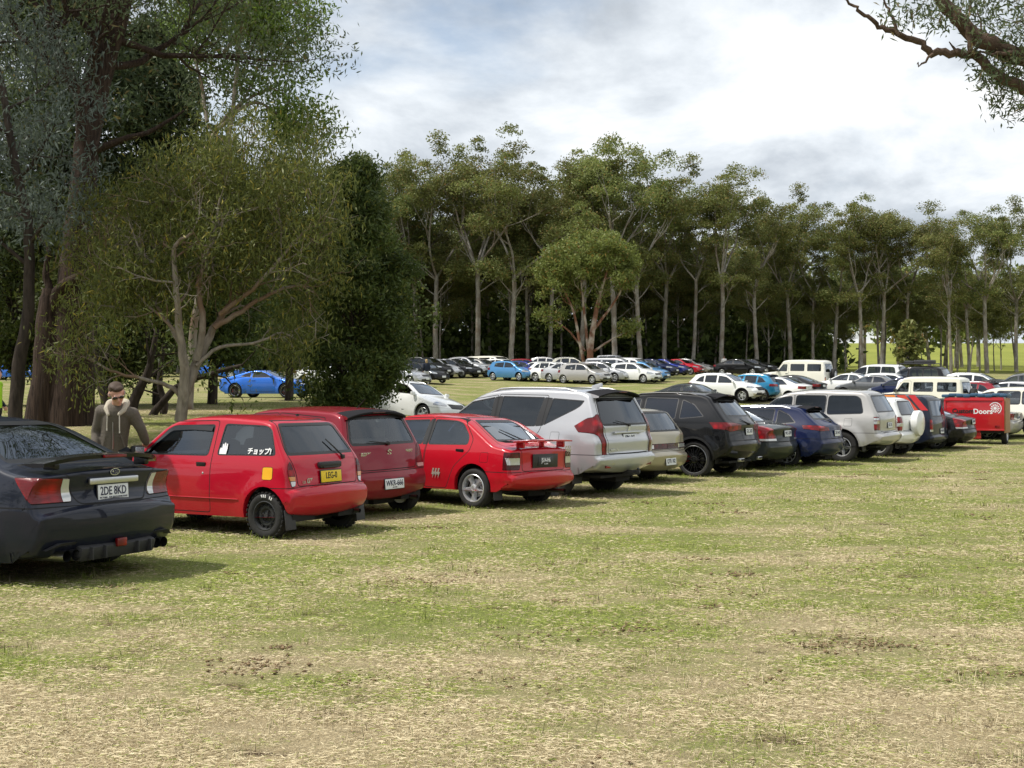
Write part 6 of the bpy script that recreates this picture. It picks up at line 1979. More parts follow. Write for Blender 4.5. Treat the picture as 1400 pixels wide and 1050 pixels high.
def make_person(name, label, J, cl, loc, rz=0, voxel=.012, hair='hair', vox_body=None, glasses=False, cat='person'):
    """J: joints. cl: clothes"""
    o_rot = Euler(J.get('head_rot', (0, 0, 0)))
    hd = MB(); HS = J.get('hs', 1.0); head_mesh(hd, J['head'], HS, o_rot)
    H = Vector(J['head']); nk = Vector(J['neck'])
    ch = [[(tuple(nk), .058), (tuple((nk + H) / 2), .055), (tuple(H), .05)],
          [(J['pelvis'], (.15, .10)), (J['waist'], (.135, .09)), (J['chest'], (.15, .10)), (tuple(nk - Vector((0, 0, .04))), (.09, .07))]]
    for s_ in ('l', 'r'):
        ch.append([(J['sh_' + s_], .062), (J['el_' + s_], .044), (J['wr_' + s_], .029)])
        ch.append([(J['hip_' + s_], .092), (J['kn_' + s_], .058), (J['an_' + s_], .042)])
        # palm, four bent fingers and a thumb from the side of the palm
        w_ = Vector(J['wr_' + s_]); d = Vector(J['hand_' + s_]).normalized(); side = Vector(J.get('side_' + s_, (1, 0, 0))); side = (side - d * side.dot(d)).normalized(); nrm = d.cross(side)
        ch.append([(tuple(w_), .028), (tuple(w_ + d * .05), .03), (tuple(w_ + d * .085), .026)])
        for k, (off, ln) in enumerate(((-.033, .066), (-.011, .078), (.011, .073), (.031, .058))):
            a = w_ + d * .085 + side * off
            ch.append([(tuple(w_ + d * .05 + side * off * .8), .013), (tuple(a), .010), (tuple(a + d * ln * .5 + nrm * .008), .009), (tuple(a + d * ln + nrm * .026), .0075)])
        a = w_ + d * .03 - side * .03
        ch.append([(tuple(w_ + d * .02 - side * .015), .014), (tuple(a + d * .02 - side * .02), .011), (tuple(a + d * .055 - side * .028 + nrm * .01), .009)])
        an = Vector(J['an_' + s_]); ch.append([(tuple(an), .04), (tuple(an + Vector((0, -.06, -.05))), .038), (tuple(an + Vector((0, -.15, -.065))), .03)])
    me = skin_mesh(ch, voxel, hd); me.materials.clear(); me.materials.append(SKIN)
    root = link(name, me); tag(root, label, cat)
    for nm, mt, chains in cl:
        cm = skin_mesh(chains, voxel); cm.materials.clear(); cm.materials.append(CLOTH[mt]); link(nm, cm, root)
    h = MB(); M = o_rot.to_matrix()
    def E(p, d): h.ellipsoid(tuple(H + M @ (Vector(p) * HS)), tuple(x * HS for x in d), 0, 14, 10, rot=o_rot)
    E((0, .022, .066), (.081, .090, .062)); E((0, .055, .02), (.077, .062, .075)); E((.01, -.050, .098), (.058, .042, .030)); E((-.02, -.01, .112), (.05, .06, .024))
    if hair == 'blond': E((0, .06, -.06), (.075, .05, .10))
    hm = skin_mesh([], .009, h); hm.materials.clear(); hm.materials.append(CLOTH[hair]); link('hair', hm, root)
    if glasses:
        g = MB()
        for sx in (1, -1):
            p = H + M @ (Vector((sx * .034, -.098, .018)) * HS); g.ellipsoid(tuple(p), (.031, .012, .022), 0, 12, 8, rot=o_rot)
            g.tube([tuple(H + M @ (Vector((sx * .062, -.092, .024)) * HS)), tuple(H + M @ (Vector((sx * .082, -.02, .022)) * HS)), tuple(H + M @ (Vector((sx * .083, .02, .012)) * HS))], .004, 6)
        g.tube([tuple(H + M @ (Vector((-.012, -.106, .024)) * HS)), tuple(H + M @ (Vector((.012, -.106, .024)) * HS))], .005, 6)
        g.build('sunglasses', [CLOTH['lens']], root)
    root.location = loc; root.rotation_euler = (0, 0, rz)
    return root


def legs(J, r=(.105, .075, .06)):
    return [[(J['pelvis'], (.165, .115)), (tuple((Vector(J['pelvis']) + Vector(J['hip_l']) + Vector(J['hip_r'])) / 3), (.16, .115))]] + [[(J['hip_' + s_], r[0]), (J['kn_' + s_], r[1]), (J['an_' + s_], r[2])] for s_ in ('l', 'r')]


def torso(J, k=1.0, arms=True):
    nk = Vector(J['neck'])
    c = [[(tuple(Vector(J['pelvis']) + Vector((0, 0, .02))), (.172 * k, .125 * k)), (J['waist'], (.168 * k, .125 * k)), (J['chest'], (.178 * k, .128 * k)), (tuple(nk - Vector((0, 0, .07))), (.12 * k, .09 * k))],
         [(J['sh_l'], .078 * k), (tuple(nk - Vector((0, 0, .06))), .08 * k), (J['sh_r'], .078 * k)]]
    if arms:
        for s_ in ('l', 'r'): c.append([(J['sh_' + s_], .080 * k), (tuple((Vector(J['sh_' + s_]) + Vector(J['el_' + s_])) / 2), .068 * k), (J['el_' + s_], .060 * k), (tuple((Vector(J['wr_' + s_]) * .6 + Vector(J['el_' + s_]) * .4)), .055 * k), (J['wr_' + s_], .042 * k)])
    return c


# the man leaning on the red hatchback
J = dict(hs=1.12, head=(.055, -.19, 1.665), head_rot=(R(34), R(-10), R(24)), neck=(.015, -.08, 1.525), chest=(-.015, .0, 1.34), waist=(-.055, .05, 1.12), pelvis=(-.085, .08, .95),
         sh_l=(-.185, -.02, 1.455), el_l=(-.275, .05, 1.20), wr_l=(-.25, -.06, .985), hand_l=(.05, -.1, -1), side_l=(0, 1, 0),
         sh_r=(.19, -.02, 1.425), el_r=(.275, .06, 1.225), wr_r=(.30, .16, 1.075), hand_r=(-.02, .75, -.6), side_r=(1, 0, 0),
         hip_l=(-.12, .06, .92), kn_l=(-.14, .02, .50), an_l=(-.15, .08, .09), hip_r=(.07, .06, .92), kn_r=(.08, .0, .50), an_r=(.10, .08, .09))
clothes = [('trousers', 'dark', legs(J)), ('tee_shirt', 'tee', [[((.012, -.085, 1.50), .066), ((.0, -.075, 1.43), .085)]]), ('hoodie', 'hoodie', torso(J, 1.03))]
man = make_person('person', 'man in brown hoodie and sunglasses leaning on the red hatchback', J, clothes, (-4.80, 14.24, tz(-4.80, 14.24)), 0, voxel=.009, glasses=True)
hood = [o for o in man.children if o.name.startswith('hoodie')][0]
cm = skin_mesh([[((-.095, -.11, 1.49), .036), ((-.085, -.01, 1.555), .048), ((.01, .045, 1.56), .062), ((.11, -.01, 1.555), .048), ((.12, -.11, 1.485), .036), ((.075, -.165, 1.42), .022)], [((-.095, -.11, 1.49), .036), ((-.055, -.165, 1.42), .022)]], .009)
cm.materials.clear(); cm.materials.append(CLOTH['fleece']); link('hood_lining', cm, hood)
for sx, zb in ((-.072, 1.25), (.07, 1.22)):
    m = MB(); m.tube([(sx + .01, -.175, 1.44), (sx * 1.05 + .01, -.172, 1.36), (sx * 1.08, -.146, zb)], .0065, 6); m.tube([(sx * 1.08, -.146, zb), (sx * 1.08, -.144, zb - .025)], .009, 6); m.build('drawstring', [CLOTH['cord']], hood)
m = MB(); m.tube([(-.005, -.142, 1.40), (-.012, -.128, 1.25), (-.018, -.100, 1.12), (-.026, -.086, 1.0)], .006, 5); m.build('zip', [MT['satin']], hood)
for sx in (-.09, .09):
    m = MB(); m.tube([(sx - .015, -.098 if sx < 0 else -.094, 1.17), (sx * 1.5 - .02, -.06, 1.02)], .008, 5)
    m.build('pocket', [CLOTH['hoodie']], hood)
m = MB(); m.box((-.15, .02, .045), (.1, .27, .09), 0, .03); m.build('shoe', [CLOTH['shoe']], man)
m = MB(); m.box((.10, .02, .045), (.1, .27, .09), 0, .03); m.build('shoe', [CLOTH['shoe']], man)

# people standing about in the distance
J2 = dict(head=(0, -.02, 1.60), neck=(0, 0, 1.45), chest=(0, 0, 1.27), waist=(0, 0, 1.08), pelvis=(0, 0, .94), sh_l=(-.18, 0, 1.38), el_l=(-.23, .03, 1.12), wr_l=(-.18, -.10, .93), hand_l=(0, -.3, -1), side_l=(0, 1, 0), sh_r=(.18, 0, 1.38), el_r=(.24, .03, 1.12), wr_r=(.20, -.10, .94), hand_r=(0, -.3, -1), side_r=(0, 1, 0),
          hip_l=(-.09, 0, .88), kn_l=(-.11, -.02, .48), an_l=(-.12, .03, .09), hip_r=(.09, 0, .88), kn_r=(.10, .02, .48), an_r=(.13, .06, .09))
for px, Yv, rz, hair, top, leg, lab in [
    (583, 80, 200, 'blond', 'navy', 'pale', 'fair-haired person in dark jacket and pale trousers walking beside the dense dark tree'),
    (-6, 24.5, 90, 'hair', 'hivis', 'dark', 'person in bright yellow-green vest cut off at the photo edge beyond the trees'),
    (990, 112, 160, 'hair', 'pale', 'navy', 'person in white top and dark trousers among the pale trunks')]:
    x = PX(px, Yv)
    make_person('person', lab, J2, [('trousers', leg, legs(J2)), ('jacket' if top != 'hivis' else 'vest', top, torso(J2, 1.0, top != 'hivis'))] + ([('shirt', 'navy', [[(J2['sh_' + s_], .07), (J2['el_' + s_], .055), (J2['wr_' + s_], .042)] for s_ in ('l', 'r')])] if top == 'hivis' else []), (x, Yv, tz(x, Yv)), R(rz), voxel=.02, hair=hair)

# the driver seen through the windows of the white wagon
wag = [r_ for r_, a_, b_, k_, l_ in placed if l_.startswith('white station wagon')][0]
bpy.context.view_layer.update()
J3 = dict(head=(0, -.02, 1.12), neck=(0, .02, .97), chest=(0, .03, .80), waist=(0, .02, .62), pelvis=(0, 0, .50), sh_l=(-.18, .02, .90), el_l=(-.23, -.12, .68), wr_l=(-.15, -.33, .72), hand_l=(0, -1, .2), side_l=(1, 0, 0), sh_r=(.18, .02, .90), el_r=(.23, -.12, .68), wr_r=(.15, -.33, .72), hand_r=(0, -1, .2), side_r=(1, 0, 0),
          hip_l=(-.09, -.05, .48), kn_l=(-.12, -.42, .58), an_l=(-.12, -.66, .34), hip_r=(.09, -.05, .48), kn_r=(.12, -.42, .58), an_r=(.12, -.66, .34))
loc = wag.matrix_world @ Vector((2.25, -.36, -.02))
make_person('person', 'driver in bright yellow-green vest seated in the white station wagon', J3, [('trousers', 'navy', legs(J3)), ('vest', 'hivis', torso(J3, 1.0, False)), ('shirt', 'navy', [[(J3['sh_' + s_], .07), (J3['el_' + s_], .055), (J3['wr_' + s_], .042)] for s_ in ('l', 'r')])], tuple(loc), wag.rotation_euler.z + math.pi / 2, voxel=.02)
# ------------------------------------------------------------------ trees
def bark_mat(name, c1, c2, sc=(6, 6, 1.2), bump=.5, c3=None):
    m, nt, out = new_mat(name)
    p = N(nt, 'ShaderNodeBsdfPrincipled', inp={'Roughness': .9, 'Specular IOR Level': .15})
    tc = N(nt, 'ShaderNodeTexCoord')
    mp = N(nt, 'ShaderNodeMapping', inp={'Scale': sc}); nt.links.new(tc.outputs['Object'], mp.inputs['Vector'])
    nz = N(nt, 'ShaderNodeTexNoise', inp={'Scale': 1.6, 'Detail': 8, 'Roughness': .65, 'Distortion': .4}); nt.links.new(mp.outputs[0], nz.inputs['Vector'])
    mr = N(nt, 'ShaderNodeMapRange', inp={'From Min': .3, 'From Max': .7}); nt.links.new(nz.outputs['Fac'], mr.inputs['Value'])
    col = mixc(nt, mr.outputs[0], c1, c2)
    if c3:
        n2 = N(nt, 'ShaderNodeTexNoise', inp={'Scale': .8, 'Detail': 4}); nt.links.new(tc.outputs['Object'], n2.inputs['Vector'])
        m2 = N(nt, 'ShaderNodeMapRange', inp={'From Min': .48, 'From Max': .6}); nt.links.new(n2.outputs['Fac'], m2.inputs['Value'])
        col = mixc(nt, m2.outputs[0], col, c3)
    nt.links.new(col, p.inputs['Base Color'])
    b = N(nt, 'ShaderNodeBump', inp={'Strength': bump, 'Distance': .06}); nt.links.new(nz.outputs['Fac'], b.inputs['Height']); nt.links.new(b.outputs[0], p.inputs['Normal'])
    nt.links.new(p.outputs[0], out.inputs[0])
    return m


def leaf_mat(name, dark, light, accent=None, trans=.36, gloss=.25):
    m, nt, out = new_mat(name)
    at = N(nt, 'ShaderNodeAttribute', attribute_name='tint', attribute_type='GEOMETRY')
    col = mixc(nt, at.outputs['Fac'], dark, light)
    if accent:
        a2 = N(nt, 'ShaderNodeAttribute', attribute_name='pick', attribute_type='GEOMETRY')
        mr = N(nt, 'ShaderNodeMapRange', inp={'From Min': .90, 'From Max': .96}); nt.links.new(a2.outputs['Fac'], mr.inputs['Value'])
        col = mixc(nt, mr.outputs[0], col, accent)
    oi = N(nt, 'ShaderNodeObjectInfo')
    hv = N(nt, 'ShaderNodeHueSaturation')
    h1 = N(nt, 'ShaderNodeMapRange', inp={'To Min': .488, 'To Max': .515}); nt.links.new(oi.outputs['Random'], h1.inputs['Value']); nt.links.new(h1.outputs[0], hv.inputs['Hue'])
    v1 = N(nt, 'ShaderNodeMapRange', inp={'To Min': .8, 'To Max': 1.2}); nt.links.new(oi.outputs['Random'], v1.inputs['Value']); nt.links.new(v1.outputs[0], hv.inputs['Value'])
    nt.links.new(col, hv.inputs['Color'])
    p = N(nt, 'ShaderNodeBsdfPrincipled', inp={'Roughness': .5, 'Specular IOR Level': gloss})
    t = N(nt, 'ShaderNodeBsdfTranslucent'); ms = N(nt, 'ShaderNodeMixShader', inp={0: trans})
    nt.links.new(hv.outputs[0], p.inputs['Base Color']); nt.links.new(hv.outputs[0], t.inputs[0])
    nt.links.new(p.outputs[0], ms.inputs[1]); nt.links.new(t.outputs[0], ms.inputs[2]); nt.links.new(ms.outputs[0], out.inputs[0])
    return m


BARK = dict(
    pale=bark_mat('pale_gum_bark', (.15, .135, .115), (.40, .375, .33), (3, 3, .8), .3, (.20, .165, .13)),
    string=bark_mat('fibrous_bark', (.016, .011, .009), (.085, .058, .044), (11, 11, .8), 1.0),
    grey=bark_mat('grey_bark', (.14, .12, .095), (.33, .29, .24), (5, 5, 1.2), .5, (.18, .12, .08)),
    dark=bark_mat('dark_bark', (.02, .016, .013), (.07, .055, .045), (6, 6, 1.2), .7),
    brown=bark_mat('brown_bark', (.045, .032, .022), (.15, .105, .075), (4, 4, 4), .6),
    red=bark_mat('peeling_red_bark', (.10, .045, .026), (.26, .13, .08), (4, 4, .8), .8, (.42, .36, .29)),
)
LEAF = dict(
    gum=leaf_mat('gum_leaf', (0.079, 0.100, 0.029), (0.275, 0.293, 0.091), (0.293, 0.195, 0.073)),
    olive=leaf_mat('olive_leaf', (0.055, 0.073, 0.017), (0.189, 0.207, 0.049), (0.293, 0.244, 0.043)),
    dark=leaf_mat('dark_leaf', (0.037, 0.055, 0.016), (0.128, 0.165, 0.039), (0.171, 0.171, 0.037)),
    blue=leaf_mat('blue_green_leaf', (0.049, 0.067, 0.055), (0.159, 0.195, 0.159), None),
    string=leaf_mat('stringybark_leaf', (0.046, 0.068, 0.032), (0.159, 0.195, 0.091), (0.171, 0.134, 0.055)),
    fresh=leaf_mat('fresh_leaf', (0.073, 0.122, 0.022), (0.232, 0.305, 0.061), (0.146, 0.146, 0.037)),
    dome=leaf_mat('dome_leaf', (0.091, 0.116, 0.024), (0.244, 0.268, 0.073), (0.244, 0.159, 0.037)),
)


def unit(v): return v / (np.linalg.norm(v) + 1e-12)


class Tree:
    """skeleton of tapered limbs + twig tips that carry leaves"""
    def __init__(s, seed):
        s.rs = np.random.default_rng(seed); s.br = []; s.tips = []

    def limb(s, p, d, L, r, lv, mx, cfg, r_end=.35):
        rs = s.rs
        seg = max(3, int(L / cfg.get('seg', .6))); seg = min(seg, 14)
        pts = [np.array(p, float)]; rad = [r]
        d = unit(np.array(d, float))
        wob = cfg.get('wob', .16); up = cfg.get('up', .06)
        dirs = [d]
        for i in range(seg):
            d = unit(d + rs.normal(0, wob, 3) * (.5 if lv == 0 else 1) + np.array([0, 0, up if lv else .02]))
            pts.append(pts[-1] + d * L / seg); rad.append(r * (1 - (1 - r_end) * (i + 1) / seg)); dirs.append(d)
        s.br.append((np.array(pts), np.array(rad), lv))
        s.kids(np.array(pts), np.array(rad), dirs, L, lv, mx, cfg)

    def kids(s, pts, rad, dirs, L, lv, mx, cfg):
        rs = s.rs
        if lv >= mx:
            for k in range(max(1, len(pts) // 2), len(pts)): s.tips.append((pts[k], dirs[k]))
            return
        n = cfg['kids'][lv]; a0, a1 = cfg['ang'][lv]; f0 = cfg['from'][lv]
        az = rs.random() * 6.28
        for j in range(n):
            t = f0 + (1 - f0) * (j + .3 + .7 * rs.random()) / n
            t = min(t, 1.0)
            q = t * (len(pts) - 1); i = int(min(q, len(pts) - 2)); fr = q - i
            p = pts[i] * (1 - fr) + pts[i + 1] * fr; r = rad[i] * (1 - fr) + rad[i + 1] * fr
            d = dirs[i + 1]
            az += 2.4 + rs.normal(0, .4)
            a = R(rs.uniform(a0, a1))
            e1 = unit(np.cross(d, [0.3, .2, 1.0 if abs(d[2]) < .9 else 0])); e2 = np.cross(d, e1)
            nd = d * math.cos(a) + (e1 * math.cos(az) + e2 * math.sin(az)) * math.sin(a)
            ratio = cfg['ratio'][lv] * rs.uniform(.75, 1.2) * (1.15 - .45 * t if lv == 0 and cfg.get('cone') else 1)
            s.limb(p, nd, L * ratio, max(r * cfg['rr'][lv], .008), lv + 1, mx, cfg)

    def path(s, pts, r0, r1, lv=0):
        """hand placed limb through given points (smoothed)"""
        P = np.array(pts, float)
        t = np.arange(len(P)); tt = np.linspace(0, len(P) - 1, (len(P) - 1) * 4 + 1)
        Q = np.stack([pchip(t, P[:, k], tt) for k in range(3)], 1)
        Q[1:-1] += s.rs.normal(0, .012, Q[1:-1].shape)
        rad = np.linspace(r0, r1, len(Q)) if not hasattr(r0, '__len__') else pchip(t, r0, tt)
        s.br.append((Q, rad, lv))
        dirs = [unit(Q[min(i + 1, len(Q) - 1)] - Q[max(i - 1, 0)]) for i in range(len(Q))]
        return Q, rad, dirs

    def trunk_obj(s, mat, parent, name='trunk', sides=(12, 8, 6, 4, 3), rmin=0.0, flute=0.0):
        m = MB()
        for pts, rad, lv in s.br:
            if rad[0] < rmin: continue
            m.tube([tuple(p) for p in pts], list(rad), sides[min(lv, len(sides) - 1)] + (4 if flute and lv == 0 else 0))
        o = m.build(name, mat, parent, angle=60)
        if flute:
            me = o.data
            for v in me.vertices:
                pass
        return o

    def leaves(s, per, spread, ln, wd, droop=.5, squash=.6, extra=None):
        rs = s.rs
        T = np.array([t[0] for t in s.tips]); D = np.array([t[1] for t in s.tips])
        n = len(T) * per
        idx = np.repeat(np.arange(len(T)), per)
        g = rs.normal(0, 1, (n, 3)); g /= np.maximum(1, np.linalg.norm(g, axis=1) / 1.9)[:, None]
        C = T[idx] + D[idx] * rs.random(n)[:, None] * spread * .6 + g * spread * np.array([1, 1, squash])
        clump = rs.random(len(T))[idx]
        return leaf_arrays(rs, C, ln, wd, droop) + (np.clip(.45 * clump + .55 * rs.random(n), 0, 1), rs.random(n))


def leaf_arrays(rs, C, ln, wd, droop):
    n = len(C)
    az = rs.random(n) * 2 * np.pi
    el = -droop * 1.2 + rs.normal(0, .55, n)
    a = np.stack([np.cos(az) * np.cos(el), np.sin(az) * np.cos(el), np.sin(el)], 1)
    w = rs.normal(0, 1, (n, 3)); w -= a * (w * a).sum(1)[:, None]; w /= np.linalg.norm(w, axis=1)[:, None]
    L = ln * (.55 + .8 * rs.random(n)); W = wd * (.6 + .7 * rs.random(n))
    a = a * L[:, None]; w = w * W[:, None] * .5
    nrm = np.cross(a, w); nrm /= (np.linalg.norm(nrm, axis=1)[:, None] + 1e-9)
    bend = nrm * (L * .10)[:, None]
    V = np.stack([C - a * .5, C + w - a * .1 + bend, C + a * .5, C - w - a * .1 + bend], 1).reshape(-1, 3)
    k = np.arange(n) * 4
    F = np.stack([k, k + 1, k + 2, k + 3], 1)
    return V, F


def crown_mesh(name, parts, mat):
    Vs = []; Fs = []; t = []; p = []; b = 0
    for V, F, a, c in parts:
        Vs.append(V); Fs.append(F + b); b += len(V); t.append(a); p.append(c)
    return np_mesh(name, np.concatenate(Vs), np.concatenate(Fs), mat, {'tint': np.concatenate(t), 'pick': np.concatenate(p)})


def W3(px, py, Y):
    """world point seen at photo pixel (px, py) at distance Y"""
    return np.array([PX(px, Y), Y, CAMZ + (HY - py) / FPX * Y])


# ---- background gum trees: prototypes
def gum_proto(seed, H=24, bare=.45, width=1.0, leaf='gum', per=30):
    t = Tree(seed); rs = t.rs
    lean = rs.normal(0, .05, 2)
    n = 9
    pts = [np.array([lean[0] * z + .25 * math.sin(z * .23 + seed), lean[1] * z + .2 * math.cos(z * .19 + seed), z]) for z in np.linspace(-.4, H * .80, n)]
    Q, rad, dirs = t.path(pts, H * .0105, H * .0035)
    cfg = dict(kids=[14, 4], ang=[(26, 60), (25, 60)], ratio=[.32 * width, .48], rr=[.5, .55], up=.15, wob=.18, seg=.9)
    cfg['from'] = [bare, .35]
    t.kids(Q, rad, dirs, H * .80, 0, 2, cfg)
    # leaves sit in flat-topped clumps at the ends of the limbs, thin between them
    rs2 = t.rs; tips = [x for x in t.tips if rs2.random() < .66]
    parts = []
    big = [x for x in tips]
    for (p, d) in big:
        k = rs2.uniform(.75, 1.5)
        n_ = int(230 * k); g = rs2.normal(0, 1, (n_, 3)); g /= np.maximum(1, np.linalg.norm(g, axis=1) / 2.3)[:, None]
        C = p + d * .3 + g * np.array([.74, .74, .34]) * k
        V, F = leaf_arrays(rs2, C, .30, .14, .3)
        parts.append((V, F, np.clip(.5 * rs2.random() + .5 * rs2.random(n_), 0, 1), rs2.random(n_)))
    parts.append(t.leaves(3, .8, .36, .17, .35, .6))
    return t, parts


GUM = []
for k, (H, bare, wd) in enumerate([(24, .44, 1.0), (23, .48, 1.15), (25, .42, .9), (22, .36, 1.2), (24, .52, 1.1), (21, .30, 1.0)]):
    t, parts = gum_proto(40 + k * 7, H, bare, wd)
    me = crown_mesh('crown', parts, LEAF['gum'])
    root = empty('gum_tree')
    tk = t.trunk_obj(BARK['pale'], root, sides=(8, 6, 4, 3), rmin=.02)
    link('crown', me, root)
    zmax = float(np.max(np.array([v.co.z for v in me.vertices])))
    GUM.append([root, zmax, False])

def umbrella_proto(seed, H=24, fork=.5, width=1.0):
    t = Tree(seed); rs = t.rs
    fz = H * fork
    pts = [np.array([.3 * math.sin(z * .2 + seed), .25 * math.cos(z * .17 + seed) - .25 * math.cos(seed), z]) for z in np.linspace(-.4, fz, 6)]
    pts[0][:2] = 0
    Q, rad, dirs = t.path(pts, H * .0118, H * .0088)
    top = Q[-1]
    n = int(rs.integers(3, 6)); a0 = rs.random() * 6.28
    cfg = dict(kids=[4, 3, 3], ang=[(18, 42), (20, 48), (25, 60)], ratio=[.62, .58, .55], rr=[.62, .62, .6], up=.10, wob=.13, seg=.8); cfg['from'] = [.35, .35, .3]
    for k in range(n):
        a = a0 + 6.28 * k / n + rs.normal(0, .25); tl = R(rs.uniform(16, 46)) * width
        t.limb(top - [0, 0, rs.uniform(0, .12) * fz], [math.cos(a) * math.sin(tl), math.sin(a) * math.sin(tl), math.cos(tl)], H * rs.uniform(.26, .36), H * .0055, 0, 2, cfg, .5)
    for k in range(int(rs.integers(3, 6))):         # lower side limbs
        q = Q[int(len(Q) * rs.uniform(.62, .95))]; a = rs.random() * 6.28
        t.limb(q, [math.cos(a), math.sin(a), .75], H * .14, H * .003, 1, 2, cfg, .4)
    parts = []
    zt = max(p[2] for p, d in t.tips)
    ends = [x for x in t.tips if rs.random() < .55]
    for (p, d) in ends:
        k = rs.uniform(.55, 1.45)
        n_ = int(260 * k); g = rs.normal(0, 1, (n_, 3)); g /= np.maximum(1, np.linalg.norm(g, axis=1) / 2.3)[:, None]
        ar = rs.random() * 3.14; sx_ = rs.uniform(.55, 1.0); g[:, 0] *= sx_; g[:, :2] = g[:, :2] @ np.array([[math.cos(ar), math.sin(ar)], [-math.sin(ar), math.cos(ar)]])
        C = p + np.array([0, 0, .2]) + g * np.array([.66, .66, .27]) * k; C[:, 2] -= .10 * (g[:, 0]**2 + g[:, 1]**2) * k
        V, F = leaf_arrays(rs, C, .28, .13, .3)
        parts.append((V, F, np.clip(.5 * rs.random() + .5 * rs.random(n_), 0, 1), rs.random(n_)))
    return t, parts


UMB = []
for k, (H, fk, wd) in enumerate([(24, .46, 1.15), (23, .52, 1.0), (24, .42, 1.3), (22, .55, 1.1)]):
    t, parts = umbrella_proto(900 + k * 13, H, fk, wd)
    me = crown_mesh('crown', parts, LEAF['gum'])
    root = empty('gum_tree')
    t.trunk_obj(BARK['pale'], root, sides=(8, 6, 5, 4), rmin=.012)
    link('crown', me, root)
    UMB.append([root, max(v.co.z for v in me.vertices), False])

TOPS = [(480, 205), (520, 207), (560, 215), (590, 192), (650, 197), (700, 186), (745, 192), (770, 210), (800, 192), (835, 190), (868, 207), (905, 232), (940, 248), (962, 262), (985, 226), (1030, 250), (1078, 268), (1108, 300), (1140, 273), (1200, 271), (1240, 286), (1266, 306), (1300, 296), (1350, 284), (1400, 270), (1450, 265)]
rsT = np.random.default_rng(5)
gum_spots = []
UM = [(508, 216, 0), (566, 208, 1), (596, 191, 2), (650, 196, 0), (700, 187, 2), (752, 205, 3), (796, 189, 1), (836, 191, 0), (874, 208, 2), (912, 236, 0), (948, 256, 3), (986, 226, 1), (1034, 252, 2), (1078, 272, 0), (1112, 296, 3), (1142, 273, 2), (1176, 276, 1), (1206, 271, 0), (1242, 288, 3), (1300, 296, 1), (1324, 292, 2), (1350, 283, 0), (1390, 272, 2), (1440, 262, 1)]
for px, ty, kk in UM:
    gum_spots.append((px, 117 + rsT.uniform(-3, 5), ty, 'tall pale-limbed gum with open flat-topped crown, front rank behind the far cars', kk))
for px in np.arange(505, 1460, 27):
    ty = np.interp(px, [a for a, b in TOPS], [b for a, b in TOPS]) + rsT.uniform(48, 130)
    gum_spots.append((px + rsT.normal(0, 7), 124 + rsT.uniform(-3, 4), ty, 'lower leafy gum tree with dense crown standing between the tall open gums'))
for px in np.arange(470, 1480, 34):
    ty = np.interp(px, [a for a, b in TOPS], [b for a, b in TOPS]) + rsT.uniform(45, 120)
    gum_spots.append((px + rsT.normal(0, 9), 132 + rsT.uniform(-6, 12), ty, 'slender gum tree deeper in the stand with its lower trunk in shadow'))
for px in np.arange(-40, 480, 48):
    gum_spots.append((px + rsT.normal(0, 9), 118 + rsT.uniform(-6, 14), 235 + rsT.uniform(0, 70), 'gum tree far behind the dark roadside trees on the left side'))
for i, sp_ in enumerate(gum_spots):
    px, Yv, ty, lab = sp_[:4]
    g = GUM[int(rsT.integers(0, len(GUM)))] if len(sp_) == 4 else UMB[sp_[4]]
    if not g[2]: root = g[0]; g[2] = True
    else: root = copy_tree(g[0])
    x = PX(px, Yv); z = tz(x, Yv)
    top = CAMZ + (HY - ty) / FPX * Yv
    sc = (top - z) / g[1]
    root.location = (x, Yv, z - .1); root.scale = (sc * rsT.uniform(.95, 1.12),) * 2 + (sc,); root.rotation_euler = (0, 0, rsT.uniform(0, 6.28))
    grp = 'gum trees of the front rank' if 'front rank' in lab else 'leafy gums between the tall ones' if 'lower leafy' in lab else ('gum trees deeper in the stand' if 'deeper' in lab else 'gum trees far behind on the left')
    tag(root, lab, 'tree', grp)
for g in GUM + UMB:
    if not g[2]:
        for c in list(g[0].children): bpy.data.objects.remove(c)
        bpy.data.objects.remove(g[0])

